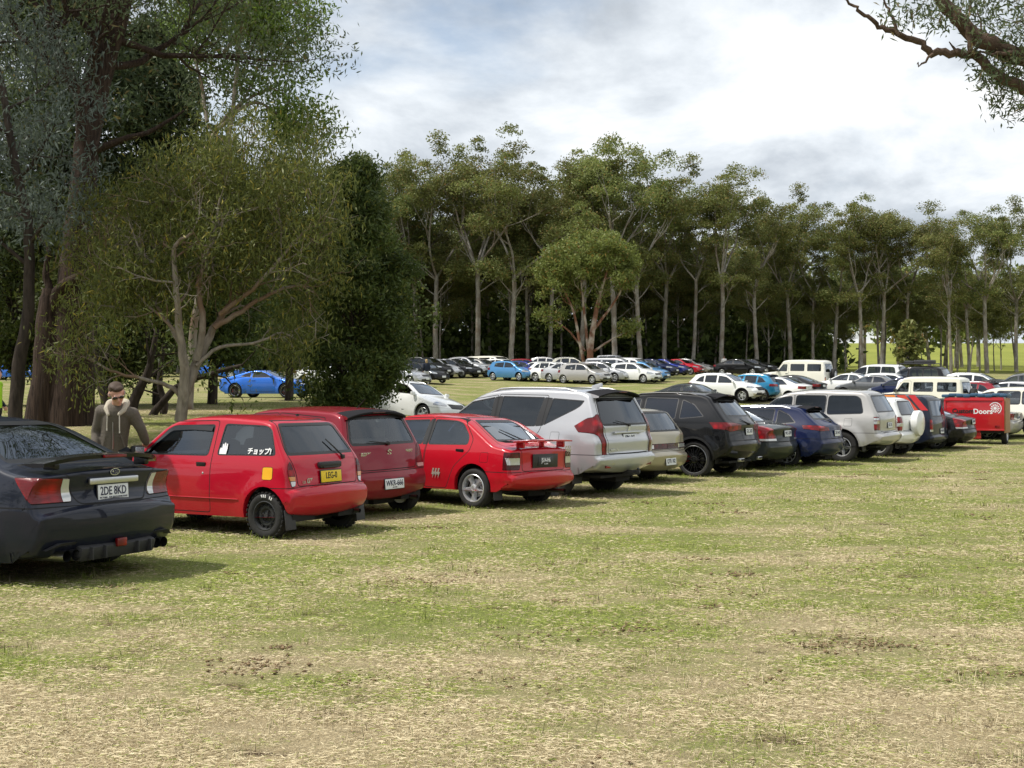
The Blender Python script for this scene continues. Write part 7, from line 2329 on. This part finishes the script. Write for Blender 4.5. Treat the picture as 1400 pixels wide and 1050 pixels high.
# ---- the wood beyond: one far mass
def far_wood():
    rs = np.random.default_rng(77)
    m = MB(); C = []
    for k in range(120):
        px = rs.uniform(-100, 1500); Yv = rs.uniform(150, 200)
        x = PX(px, Yv); z = tz(x, Yv)
        ty = np.interp(px, [-100, 400, 480] + [a for a, b in TOPS[1:]], [300, 290, 270] + [b + 75 for a, b in TOPS[1:]]) + rs.uniform(0, 40)
        top = CAMZ + (HY - ty) / FPX * Yv; h = top - z
        m.tube([(x, Yv, z - .3), (x + rs.normal(0, .4), Yv, z + h * .5), (x + rs.normal(0, .8), Yv, z + h * .85)], [.26, .2, .08], 5)
        lo = .30 if px > 1130 else .08
        for j in range(20):
            c = np.array([x, Yv, z + h * rs.uniform(lo + .08, .96)]) + rs.normal(0, 1, 3) * [2.2, 2.2, .6]
            C.append(c + rs.normal(0, 1, (32, 3)) * [1.3, 1.3, .75])
    # unseen trees added behind the camera for their reflections in glass and paint
    for k in range(46):
        a = R(rs.uniform(-205, 25)); d = rs.uniform(52, 80); x, Yb = math.cos(a) * d, math.sin(a) * d
        if Yb > 8: continue
        h = rs.uniform(11, 21); z = 0
        m.tube([(x, Yb, -.3), (x + rs.normal(0, .4), Yb, h * .5), (x + rs.normal(0, .8), Yb, h * .85)], [.26, .2, .08], 5)
        for j in range(14):
            C.append(np.array([x, Yb, h * rs.uniform(.28, .96)]) + rs.normal(0, 1, 3) * [2.0, 2.0, .6] + rs.normal(0, 1, (26, 3)) * [1.3, 1.3, .75])
    C = np.concatenate(C); n = len(C)
    V, F = leaf_arrays(rs, C, .95, .55, .3)
    b = len(m.v)
    root = link('forest', np_mesh('forest', V, F, LEAF['gum'], {'tint': rs.random(n) * .7, 'pick': rs.random(n)}))
    tag(root, 'far wood of dark gum trees closing off the field', 'forest', kind='stuff')
    o = m.build('trunks', [BARK['pale']], root); o['kind'] = 'stuff'
    # shaded scrub under the front trees
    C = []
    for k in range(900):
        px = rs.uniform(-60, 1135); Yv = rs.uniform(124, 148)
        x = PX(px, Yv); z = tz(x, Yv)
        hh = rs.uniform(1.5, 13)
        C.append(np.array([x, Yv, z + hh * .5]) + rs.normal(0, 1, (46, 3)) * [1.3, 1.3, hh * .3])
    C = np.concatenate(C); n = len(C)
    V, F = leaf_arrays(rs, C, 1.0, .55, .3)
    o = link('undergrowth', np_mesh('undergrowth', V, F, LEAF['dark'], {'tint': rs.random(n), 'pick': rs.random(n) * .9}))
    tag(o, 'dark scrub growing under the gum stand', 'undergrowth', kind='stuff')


far_wood()


# ---- near trees on the left
def near_tree(name, label, t, bark, leafm, parts, sides=(14, 9, 6, 4, 3), rmin=0, cat='tree'):
    root = empty(name); tag(root, label, cat)
    tk = t.trunk_obj(BARK[bark], root, sides=sides, rmin=rmin)
    link('crown', crown_mesh('crown', parts, LEAF[leafm]), root)
    return root


def put_local(root, base):
    """move a world-built tree so that its Empty stands at the foot"""
    root.location = base
    for c in root.children:
        c.data.transform(Matrix.Translation(-Vector(base)))


# 1 stringybark
Yv = 30.0
t = Tree(101)
b0 = np.array([PX(97, Yv), Yv, tz(PX(97, Yv), Yv)])
P = [b0 - [0, 0, .3], W3(98, 480, Yv), W3(102, 390, Yv), W3(110, 290, Yv), W3(117, 200, Yv), W3(140, 90, Yv), W3(166, 0, Yv), W3(178, -130, Yv), W3(185, -260, Yv)]
Q, rad, dirs = t.path(P, [.62, .52, .44, .36, .30, .26, .22, .12, .05], 0)
cfg = dict(kids=[15, 6, 5], ang=[(35, 75), (25, 60), (25, 60)], ratio=[.26, .5, .5], rr=[.42, .6, .6], up=.09, wob=.2, seg=.6)
cfg['from'] = [.55, .25, .2]
t.kids(Q, rad, dirs, 17, 0, 3, cfg)
L2, r2, d2 = t.path([W3(117, 225, Yv), W3(112, 150, Yv - .3), W3(78, 70, Yv - .8), W3(60, -20, Yv - 1), W3(40, -120, Yv - 1)], .24, .06, 1)
cf2 = dict(cfg); cf2['kids'] = [9, 9, 5]; cf2['from'] = [.2, .25, .2]; t.kids(L2, r2, d2, 6, 1, 3, cf2)
# second, shorter stem with grey broken top and a curved bare limb
t.path([b0 + [-.75, -.2, -.3], W3(64, 500, Yv - .2), W3(66, 430, Yv - .2), W3(70, 395, Yv - .2)], .40, .22, 0)
t.path([W3(70, 425, Yv - .2), W3(84, 392, Yv - .5), W3(112, 376, Yv - .8), W3(142, 368, Yv - 1)], .17, .09, 1)
t.path([W3(69, 400, Yv - .2), W3(62, 372, Yv - .2), W3(66, 345, Yv - .3), W3(50, 322, Yv - .3)], .11, .03, 1)
t.path([W3(104, 300, Yv), W3(160, 283, Yv - .6), W3(222, 274, Yv - 1.2)], .10, .045, 1)
t.path([W3(112, 215, Yv), W3(150, 195, Yv - .3), W3(200, 180, Yv - .8), W3(250, 150, Yv - 1)], .12, .03, 1)
parts = [t.leaves(34, .42, .19, .05, .55, .7)]
r = near_tree('stringybark_tree', 'big fibrous-barked tree with thick twin trunk behind the man in the hoodie', t, 'string', 'string', parts)
put_local(r, b0)

# 2 thin tree at the edge with blue-green leaves
Yv = 26.0; t = Tree(202)
b0 = np.array([PX(18, Yv), Yv, tz(PX(18, Yv), Yv)])
Q, rad, dirs = t.path([b0 - [0, 0, .2], W3(26, 500, Yv), W3(38, 420, Yv), W3(40, 330, Yv), W3(20, 230, Yv), W3(0, 120, Yv), W3(-20, 0, Yv), W3(-35, -120, Yv)], .16, .04)
cfg = dict(kids=[16, 5, 4], ang=[(40, 80), (25, 60), (25, 60)], ratio=[.135, .5, .5], rr=[.45, .6, .6], up=.0, wob=.2, seg=.5); cfg['from'] = [.36, .25, .2]
t.kids(Q, rad, dirs, 12, 0, 3, cfg)
r = near_tree('gum_tree', 'thin leaning gum with blue-green leaves at the photo edge', t, 'dark', 'blue', [t.leaves(20, .30, .18, .042, .6, .75)])
put_local(r, b0)

# 3 tall slim gum with a fresh green head
Yv = 38.0; t = Tree(303)
b0 = np.array([PX(258, Yv), Yv, tz(PX(258, Yv), Yv)])
Q, rad, dirs = t.path([b0 - [0, 0, .2], W3(262, 480, Yv), W3(272, 400, Yv), W3(292, 300, Yv), W3(308, 215, Yv), W3(318, 140, Yv), W3(325, 70, Yv), W3(332, 15, Yv)], .15, .04)
cfg = dict(kids=[7, 5, 4], ang=[(25, 60), (25, 60), (25, 60)], ratio=[.16, .5, .55], rr=[.5, .6, .6], up=.06, wob=.2, seg=.5); cfg['from'] = [.78, .3, .2]
t.kids(Q, rad, dirs, 13, 0, 3, cfg)
for pp in ([(322, 215), (350, 165), (385, 135), (420, 120), (445, 140)], [(322, 220), (345, 172), (372, 150), (400, 90), (425, 60)], [(330, 165), (322, 110), (312, 70), (318, 40)], [(345, 175), (395, 138), (432, 160), (450, 175)], [(352, 70), (385, 40), (410, 30)]):
    L2, r2, d2 = t.path([W3(a - 48, b, Yv + k * .3) for k, (a, b) in enumerate(pp)], .07, .02, 1)
    cf2 = dict(cfg); cf2['kids'] = [6, 6, 4]; cf2['from'] = [.5, .45, .2]; cf2['ratio'] = [.2, .38, .55]; t.kids(L2, r2, d2, 2.5, 1, 3, cf2)
r = near_tree('gum_tree', 'tall slim gum with fresh green airy head against the clouds', t, 'grey', 'fresh', [t.leaves(38, .36, .2, .07, .5, .7)])
put_local(r, b0)

# 4 spreading olive tree with grey branching stems
Yv = 26.0; t = Tree(404)
b0 = np.array([PX(247, Yv), Yv, tz(PX(247, Yv), Yv)])
st = [
    ([(247, 575), (250, 540), (252, 505), (246, 460), (240, 400), (237, 340), (262, 318)], .14, .03),
    ([(252, 540), (272, 490), (292, 450), (318, 410), (350, 360), (385, 300)], .12, .025),
    ([(268, 492), (278, 440), (270, 390), (290, 330), (300, 270)], .09, .02),
    ([(292, 448), (330, 425), (370, 402), (405, 390), (428, 400)], .07, .015),
    ([(300, 430), (345, 395), (390, 345), (420, 310)], .06, .015),
    ([(246, 470), (222, 430), (205, 405), (185, 380)], .05, .015),
    ([(250, 545), (235, 530), (205, 520), (160, 510), (125, 490), (105, 462)], .06, .012),
    ([(237, 345), (225, 370), (190, 340), (175, 300)], .04, .012),
    ([(262, 318), (285, 345), (292, 372)], .03, .012),
    ([(268, 500), (300, 475), (345, 470), (385, 455), (415, 470)], .05, .012),
]
cfg = dict(kids=[5, 8, 5], ang=[(30, 60), (30, 70), (30, 70)], ratio=[.3, .30, .5], rr=[.5, .5, .6], up=.05, wob=.22, seg=.35); cfg['from'] = [.55, .45, .2]
for i, (pp, ra, rb) in enumerate(st):
    ys_ = [k * (.16 if i % 2 else -.14) for k in range(len(pp))]
    L2, r2, d2 = t.path([W3(a, b, Yv + q) for (a, b), q in zip(pp, ys_)], ra, rb, 0 if i < 2 else 1)
    t.kids(L2, r2, d2, 4.2 if i < 6 else 2.6, 1, 3, cfg)
# fill the wide crown with more twigs
for k in range(150):
    a = t.rs.uniform(120, 432); up_ = np.interp(a, [120, 220, 300, 390, 450, 500], [330, 235, 215, 195, 215, 270]); lo_ = np.interp(a, [120, 200, 260, 330, 420, 500], [440, 440, 370, 370, 430, 400])
    b = t.rs.uniform(up_ + 8, lo_); q = W3(a, b, Yv + t.rs.uniform(-.4, 2.6))
    t.limb(q, [t.rs.normal(0, .6), t.rs.normal(0, .6), .5], .9, .012, 2, 3, cfg)
T_ = np.array([q[0] for q in t.tips]); keep_ = vnoise(T_[:, 0] * 1.15, T_[:, 2] * 1.5 + T_[:, 1] * .6, 4) * .7 + .3 * vnoise(T_[:, 0] * 2.7, T_[:, 2] * 3.1, 9)
t.tips = [q for q, kk in zip(t.tips, keep_) if kk > .40]
r = near_tree('wattle_tree', 'spreading olive-leaved tree with pale grey branching stems behind the red hatchback', t, 'grey', 'olive', [t.leaves(28, .27, .155, .032, .75, .8)])
put_local(r, b0)

# 5 dense dark tree
def dense_tree(name, label, px, Yv, top_y, low_y, half_w, leafm, seed, n=26000, ln=.2, wd=.07, trunk_r=.2, grp=None):
    t = Tree(seed); rs = t.rs
    x = PX(px, Yv); b0 = np.array([x, Yv, tz(x, Yv)])
    zt = CAMZ + (HY - top_y) / FPX * Yv; zl = CAMZ + (HY - low_y) / FPX * Yv; hw = half_w / FPX * Yv
    Q, rad, dirs = t.path([b0 - [0, 0, .2], b0 + [.05, 0, (zt - b0[2]) * .3], b0 + [-.1, .1, (zt - b0[2]) * .6], b0 + [.1, 0, (zt - b0[2]) * .93]], trunk_r, .03)
    cent = []
    for k in range(150):
        f = rs.random()**1.05
        z = zl + (zt - zl) * f
        prof = math.sin(math.pi * min(1, .18 + .80 * f)) ** .75
        a = rs.random() * 6.28; rr = hw * prof * math.sqrt(rs.random()) * rs.uniform(.75, 1.12)
        c = b0 + np.array([math.cos(a) * rr, math.sin(a) * rr, z - b0[2]])
        cent.append(c)
        if k % 3 == 0:
            zs = b0[2] + max(.8, (z - b0[2]) * rs.uniform(.45, .8))
            t.path([np.array([b0[0], b0[1], zs]), (np.array([b0[0], b0[1], zs]) + c) / 2 + [0, 0, .15], c], .05 + .02 * rs.random(), .012, 2)
    cent = np.array(cent); idx = rs.integers(0, len(cent), n)
    C = cent[idx] + rs.normal(0, 1, (n, 3)) * (hw * np.array([.13, .13, .10]))
    V, F = leaf_arrays(rs, C, ln, wd, .35)
    cl = rs.random(len(cent))[idx]
    root = empty(name); tag(root, label, 'tree', grp)
    t.trunk_obj(BARK['dark'], root, sides=(10, 8, 5, 4))
    link('crown', crown_mesh('crown', [(V, F, np.clip(.5 * cl + .5 * rs.random(n), 0, 1), rs.random(n))], LEAF[leafm]), root)
    put_local(root, b0)
    return root


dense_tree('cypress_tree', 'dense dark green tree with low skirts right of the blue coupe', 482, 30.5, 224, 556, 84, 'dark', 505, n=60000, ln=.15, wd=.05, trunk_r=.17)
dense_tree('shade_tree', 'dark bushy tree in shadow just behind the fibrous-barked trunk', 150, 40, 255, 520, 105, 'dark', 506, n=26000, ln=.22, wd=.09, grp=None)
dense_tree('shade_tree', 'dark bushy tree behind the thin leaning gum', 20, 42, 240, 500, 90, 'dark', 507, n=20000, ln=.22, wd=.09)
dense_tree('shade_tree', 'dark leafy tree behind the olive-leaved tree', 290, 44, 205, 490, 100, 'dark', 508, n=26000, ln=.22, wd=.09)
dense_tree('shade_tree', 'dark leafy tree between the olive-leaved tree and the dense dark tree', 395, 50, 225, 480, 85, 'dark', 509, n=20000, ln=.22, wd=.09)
for i, (px, Yv, ty) in enumerate([(-30, 96, 300), (70, 98, 330), (170, 97, 320), (260, 99, 340), (350, 98, 330), (430, 99, 335), (520, 103, 360)]):
    dense_tree('shade_tree', 'dark bushy tree in the line beyond the blue sports cars', px, Yv, ty, 488, 70, 'dark', 520 + i, n=6000, ln=.5, wd=.25, grp='bushy trees beyond the sports cars')
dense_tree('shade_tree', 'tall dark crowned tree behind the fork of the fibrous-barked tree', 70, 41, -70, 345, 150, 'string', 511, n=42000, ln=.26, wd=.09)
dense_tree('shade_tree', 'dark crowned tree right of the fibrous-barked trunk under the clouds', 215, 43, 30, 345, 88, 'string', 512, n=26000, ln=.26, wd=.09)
# dark slanting stems under the shade trees
for i, (pp, lab) in enumerate([([(152, 590), (148, 560), (138, 520), (130, 470), (126, 420)], 'dark slanting bare trunk behind the man'), ([(165, 592), (185, 545), (205, 500), (215, 450)], 'thin dark trunk leaning away from the man'), ([(196, 585), (215, 560), (240, 530), (275, 515), (330, 500)], 'low dark sideways trunk behind the grey stems'), ([(222, 590), (225, 555), (218, 520), (224, 470)], 'straight dark bare trunk left of the grey stems')]):
    t = Tree(600 + i); Yv = 33 + i * .7
    Q, rad, dirs = t.path([W3(a, b, Yv) for a, b in pp], .19 if i < 2 else .13, .06)
    z0 = tz(Q[0][0], Q[0][1]); Q[0][2] = z0 - .2
    cfg = dict(kids=[4, 3], ang=[(25, 60), (25, 60)], ratio=[.35, .5], rr=[.4, .6], up=.06, wob=.22, seg=.4); cfg['from'] = [.4, .3]
    t.kids(Q, rad, dirs, 3.5, 0, 2, cfg)
    r = near_tree('understorey_tree', lab, t, 'dark', 'dark', [t.leaves(12, .35, .2, .06, .5, .7)]); put_local(r, np.array([Q[0][0], Q[0][1], z0]))

# 7 rough red-barked tree with a green dome in front of the far row
Yv = 92.0; t = Tree(707)
b0 = np.array([PX(805, Yv), Yv, tz(PX(805, Yv), Yv)])
cfg = dict(kids=[4, 6, 5], ang=[(20, 50), (22, 50), (25, 60)], ratio=[.26, .28, .45], rr=[.5, .5, .6], up=.14, wob=.16, seg=.6); cfg['from'] = [.4, .45, .25]
for i, (pp, ra, rb) in enumerate([([(806, 520), (807, 480), (814, 430), (824, 390), (836, 355)], .30, .06), ([(802, 512), (793, 470), (785, 430), (770, 395), (755, 370)], .15, .04), ([(806, 490), (800, 440), (796, 395), (792, 350)], .14, .04), ([(812, 450), (835, 420), (850, 395), (858, 370)], .13, .04), ([(800, 480), (780, 455), (762, 440), (748, 432)], .10, .03), ([(812, 480), (840, 462), (862, 452)], .1, .03)]):
    Q, rad, dirs = t.path([W3(a, b, Yv + (i - 2) * .3 * k / 4) for k, (a, b) in enumerate(pp)], ra, rb, 0 if i == 0 else 1)
    if i == 0: Q[0][2] = b0[2] - .2
    t.kids(Q, rad, dirs, 5.2 if i < 4 else 3, 1, 3, cfg)
for k in range(150):
    a = t.rs.uniform(744, 860); up_ = np.interp(a, [736, 760, 800, 840, 866], [380, 345, 328, 330, 358])
    q = W3(a, up_ + t.rs.uniform(2, 52), Yv + t.rs.uniform(-2.5, 2.5)); t.limb(q, [t.rs.normal(0, .5), t.rs.normal(0, .5), .6], .6, .02, 2, 3, cfg)
r = near_tree('gum_tree', 'rough red-barked tree with rounded green head standing in the far car row', t, 'red', 'dome', [t.leaves(12, .34, .30, .12, .4, .6)]); put_local(r, b0)

# small bushy tree among the right-hand trunks
dense_tree('shade_tree', 'small bushy tree between gum trunks above the red trailer', 1244, 100, 440, 505, 18, 'gum', 540, n=3500, ln=.4, wd=.18)

# 8 tree outside the frame whose limbs hang in from above
Yv = 13.0; t = Tree(808)
b0 = np.array([PX(1720, Yv), Yv, 0.0])
t.path([b0 - [0, 0, .2], W3(1715, 300, Yv), W3(1650, 150, Yv), W3(1575, 100, Yv), W3(1530, 86, Yv)], .30, .20, 0)
A = [(1560, 90), (1460, 82), (1400, 76), (1365, 64), (1330, 42), (1305, 16), (1280, -12), (1240, -50)]
Bm = [(1560, 140), (1460, 132), (1400, 120), (1370, 104), (1335, 76), (1300, 70), (1278, 70), (1262, 56), (1235, 46), (1210, 36), (1190, 22), (1168, 4), (1150, -10)]
cfg = dict(kids=[4, 7, 5], ang=[(30, 60), (35, 75), (30, 70)], ratio=[.3, .22, .5], rr=[.5, .35, .5], up=.04, wob=.2, seg=.15); cfg['from'] = [.4, .15, .2]
Q, rad, dirs = t.path([W3(a, b, Yv) for a, b in A], [.16, .125, .105, .095, .085, .075, .065, .05], 0)
for (pp, ra) in (([(1330, 70), (1324, 40), (1330, 5), (1326, -30)], .032), ([(1333, 74), (1345, 40), (1340, 10)], .02), ([(1232, 46), (1222, 22), (1212, 0), (1195, -20)], .022), ([(1278, 72), (1262, 84), (1256, 86)], .016), ([(1312, 70), (1300, 55)], .02), ([(1390, 70), (1360, 72), (1330, 68)], .03)):
    t.path([W3(a, b, Yv - .2) for a, b in pp], ra, .006, 1)
t.path([W3(1560, 100, Yv), W3(1560, 140, Yv)], .16, .14, 0)
Q, rad, dirs = t.path([W3(a, b, Yv - .1) for a, b in Bm], [.11, .08, .068, .058, .05, .044, .04, .036, .033, .028, .022, .016, .01], 0)
t2 = Tree(809)
for (x0, x1, y0, y1, k) in ((1255, 1300, -20, 20, 14), (1300, 1400, -30, 30, 26), (1350, 1400, 75, 118, 26), (1380, 1420, 118, 150, 12), (1200, 1225, 0, 22, 3), (1330, 1420, 20, 60, 12), (1400, 1500, -40, 140, 50)):
    for _ in range(k):
        q = W3(t2.rs.uniform(x0, x1), t2.rs.uniform(y0, y1), Yv + t2.rs.uniform(-.5, .5)); t2.limb(q, [t2.rs.normal(0, .6), t2.rs.normal(0, .6), -.3], .22, .004, 2, 2, cfg)
t.br += t2.br
root = empty('overhanging_tree'); tag(root, 'tree reaching in from the top corner with two crooked brown limbs', 'tree')
t.trunk_obj(BARK['brown'], root)
link('crown', crown_mesh('crown', [t2.leaves(12, .09, .10, .022, .5, .9)], LEAF['string']), root)
put_local(root, b0)

# short dark post between trunks
pp = W3(47, 560, 31); m = MB(); m.box((0, 0, .55), (.16, .16, 1.2), 0, .02); m.box((0, 0, 1.16), (.18, .18, .03), 0, .01); o = m.build('post', [BARK['dark']]); o.location = (pp[0], 31, tz(pp[0], 31)); tag(o, 'short dark timber post between the trunks at the photo edge', 'post')
# ------------------------------------------------------------------ sky, sun
SUN_EL, SUN_AZ = 58.0, 100.0      # azimuth measured to the left of the view direction
w = bpy.data.worlds.new('World'); scene.world = w; w.use_nodes = True
nt = w.node_tree; nt.nodes.clear()
out = N(nt, 'ShaderNodeOutputWorld')
az = R(90 + SUN_AZ)
sdir = Vector((math.cos(R(SUN_EL)) * math.cos(az), math.cos(R(SUN_EL)) * math.sin(az), math.sin(R(SUN_EL))))
sky = N(nt, 'ShaderNodeTexSky', sky_type='NISHITA', sun_disc=False, sun_elevation=R(SUN_EL), air_density=1.2, dust_density=1.5, ozone_density=1.0)
sky.sun_rotation = math.atan2(sdir.x, sdir.y)
tc = N(nt, 'ShaderNodeTexCoord')
sp_ = N(nt, 'ShaderNodeSeparateXYZ'); nt.links.new(tc.outputs['Generated'], sp_.inputs[0])
# clouds: noise on a plane high above (direction / elevation)
dz = N(nt, 'ShaderNodeMath', operation='ADD', inp={1: .34}); nt.links.new(sp_.outputs[2], dz.inputs[0])
mxz = N(nt, 'ShaderNodeMath', operation='MAXIMUM', inp={1: .05}); nt.links.new(dz.outputs[0], mxz.inputs[0])
vx = N(nt, 'ShaderNodeVectorMath', operation='DIVIDE'); cb = N(nt, 'ShaderNodeCombineXYZ')
for i in range(3): nt.links.new(mxz.outputs[0], cb.inputs[i])
nt.links.new(tc.outputs['Generated'], vx.inputs[0]); nt.links.new(cb.outputs[0], vx.inputs[1])
def cloud_noise(scale, detail, off, rough=.55, dist=.0):
    mp = N(nt, 'ShaderNodeMapping', inp={'Location': off, 'Scale': (1, 1, .35)})
    nt.links.new(vx.outputs[0], mp.inputs['Vector'])
    n_ = N(nt, 'ShaderNodeTexNoise', inp={'Scale': scale, 'Detail': detail, 'Roughness': rough, 'Distortion': dist})
    nt.links.new(mp.outputs[0], n_.inputs['Vector']); return n_
cover = cloud_noise(1.7, 8, (3.1, 1.2, 0), .55, .3)
shade = cloud_noise(1.3, 7, (8.3, 4.7, 2), .5, .4)
puff = cloud_noise(2.9, 10, (1.3, 7.7, 1), .6, .2)
cov = N(nt, 'ShaderNodeMapRange', interpolation_type='SMOOTHSTEP', inp={'From Min': .22, 'From Max': .46}); nt.links.new(cover.outputs['Fac'], cov.inputs['Value'])
mixs = N(nt, 'ShaderNodeMath', operation='MULTIPLY_ADD', inp={1: .62}); nt.links.new(puff.outputs['Fac'], mixs.inputs[0]); nt.links.new(shade.outputs['Fac'], mixs.inputs[2])
cr = N(nt, 'ShaderNodeValToRGB')
el = cr.color_ramp.elements
el[0].position = .745; el[0].color = (.98, .99, 1.0, 1); el[1].position = 1.0; el[1].color = (.36, .40, .44, 1)
e2 = cr.color_ramp.elements.new(.815); e2.color = (.80, .85, .90, 1)
e2 = cr.color_ramp.elements.new(.90); e2.color = (.58, .63, .69, 1)
nt.links.new(mixs.outputs[0], cr.inputs[0])
bgc = N(nt, 'ShaderNodeBackground', inp={'Strength': .82}); nt.links.new(cr.outputs[0], bgc.inputs['Color'])
bgs = N(nt, 'ShaderNodeBackground', inp={'Strength': .11}); nt.links.new(sky.outputs[0], bgs.inputs['Color'])
ms = N(nt, 'ShaderNodeMixShader'); nt.links.new(cov.outputs[0], ms.inputs[0]); nt.links.new(bgs.outputs[0], ms.inputs[1]); nt.links.new(bgc.outputs[0], ms.inputs[2])
nt.links.new(ms.outputs[0], out.inputs[0])
sl = bpy.data.lights.new('sun', 'SUN'); sl.energy = 3.2; sl.angle = R(2.0); sl.color = (1.0, .95, .87)
so = bpy.data.objects.new('sun', sl); COL.objects.link(so)
so.rotation_euler = sdir.to_track_quat('Z', 'Y').to_euler(); so.location = (-20, 5, 60)
scene.view_settings.view_transform = 'Standard'; scene.view_settings.look = 'None'
scene.view_settings.exposure = .44; scene.view_settings.gamma = 1; scene.view_settings.use_curve_mapping = False
scene.cycles.max_bounces = 8; scene.cycles.transparent_max_bounces = 24
scene.cycles.diffuse_bounces = 3; scene.cycles.glossy_bounces = 4; scene.cycles.transmission_bounces = 4
scene.cycles.use_denoising = True
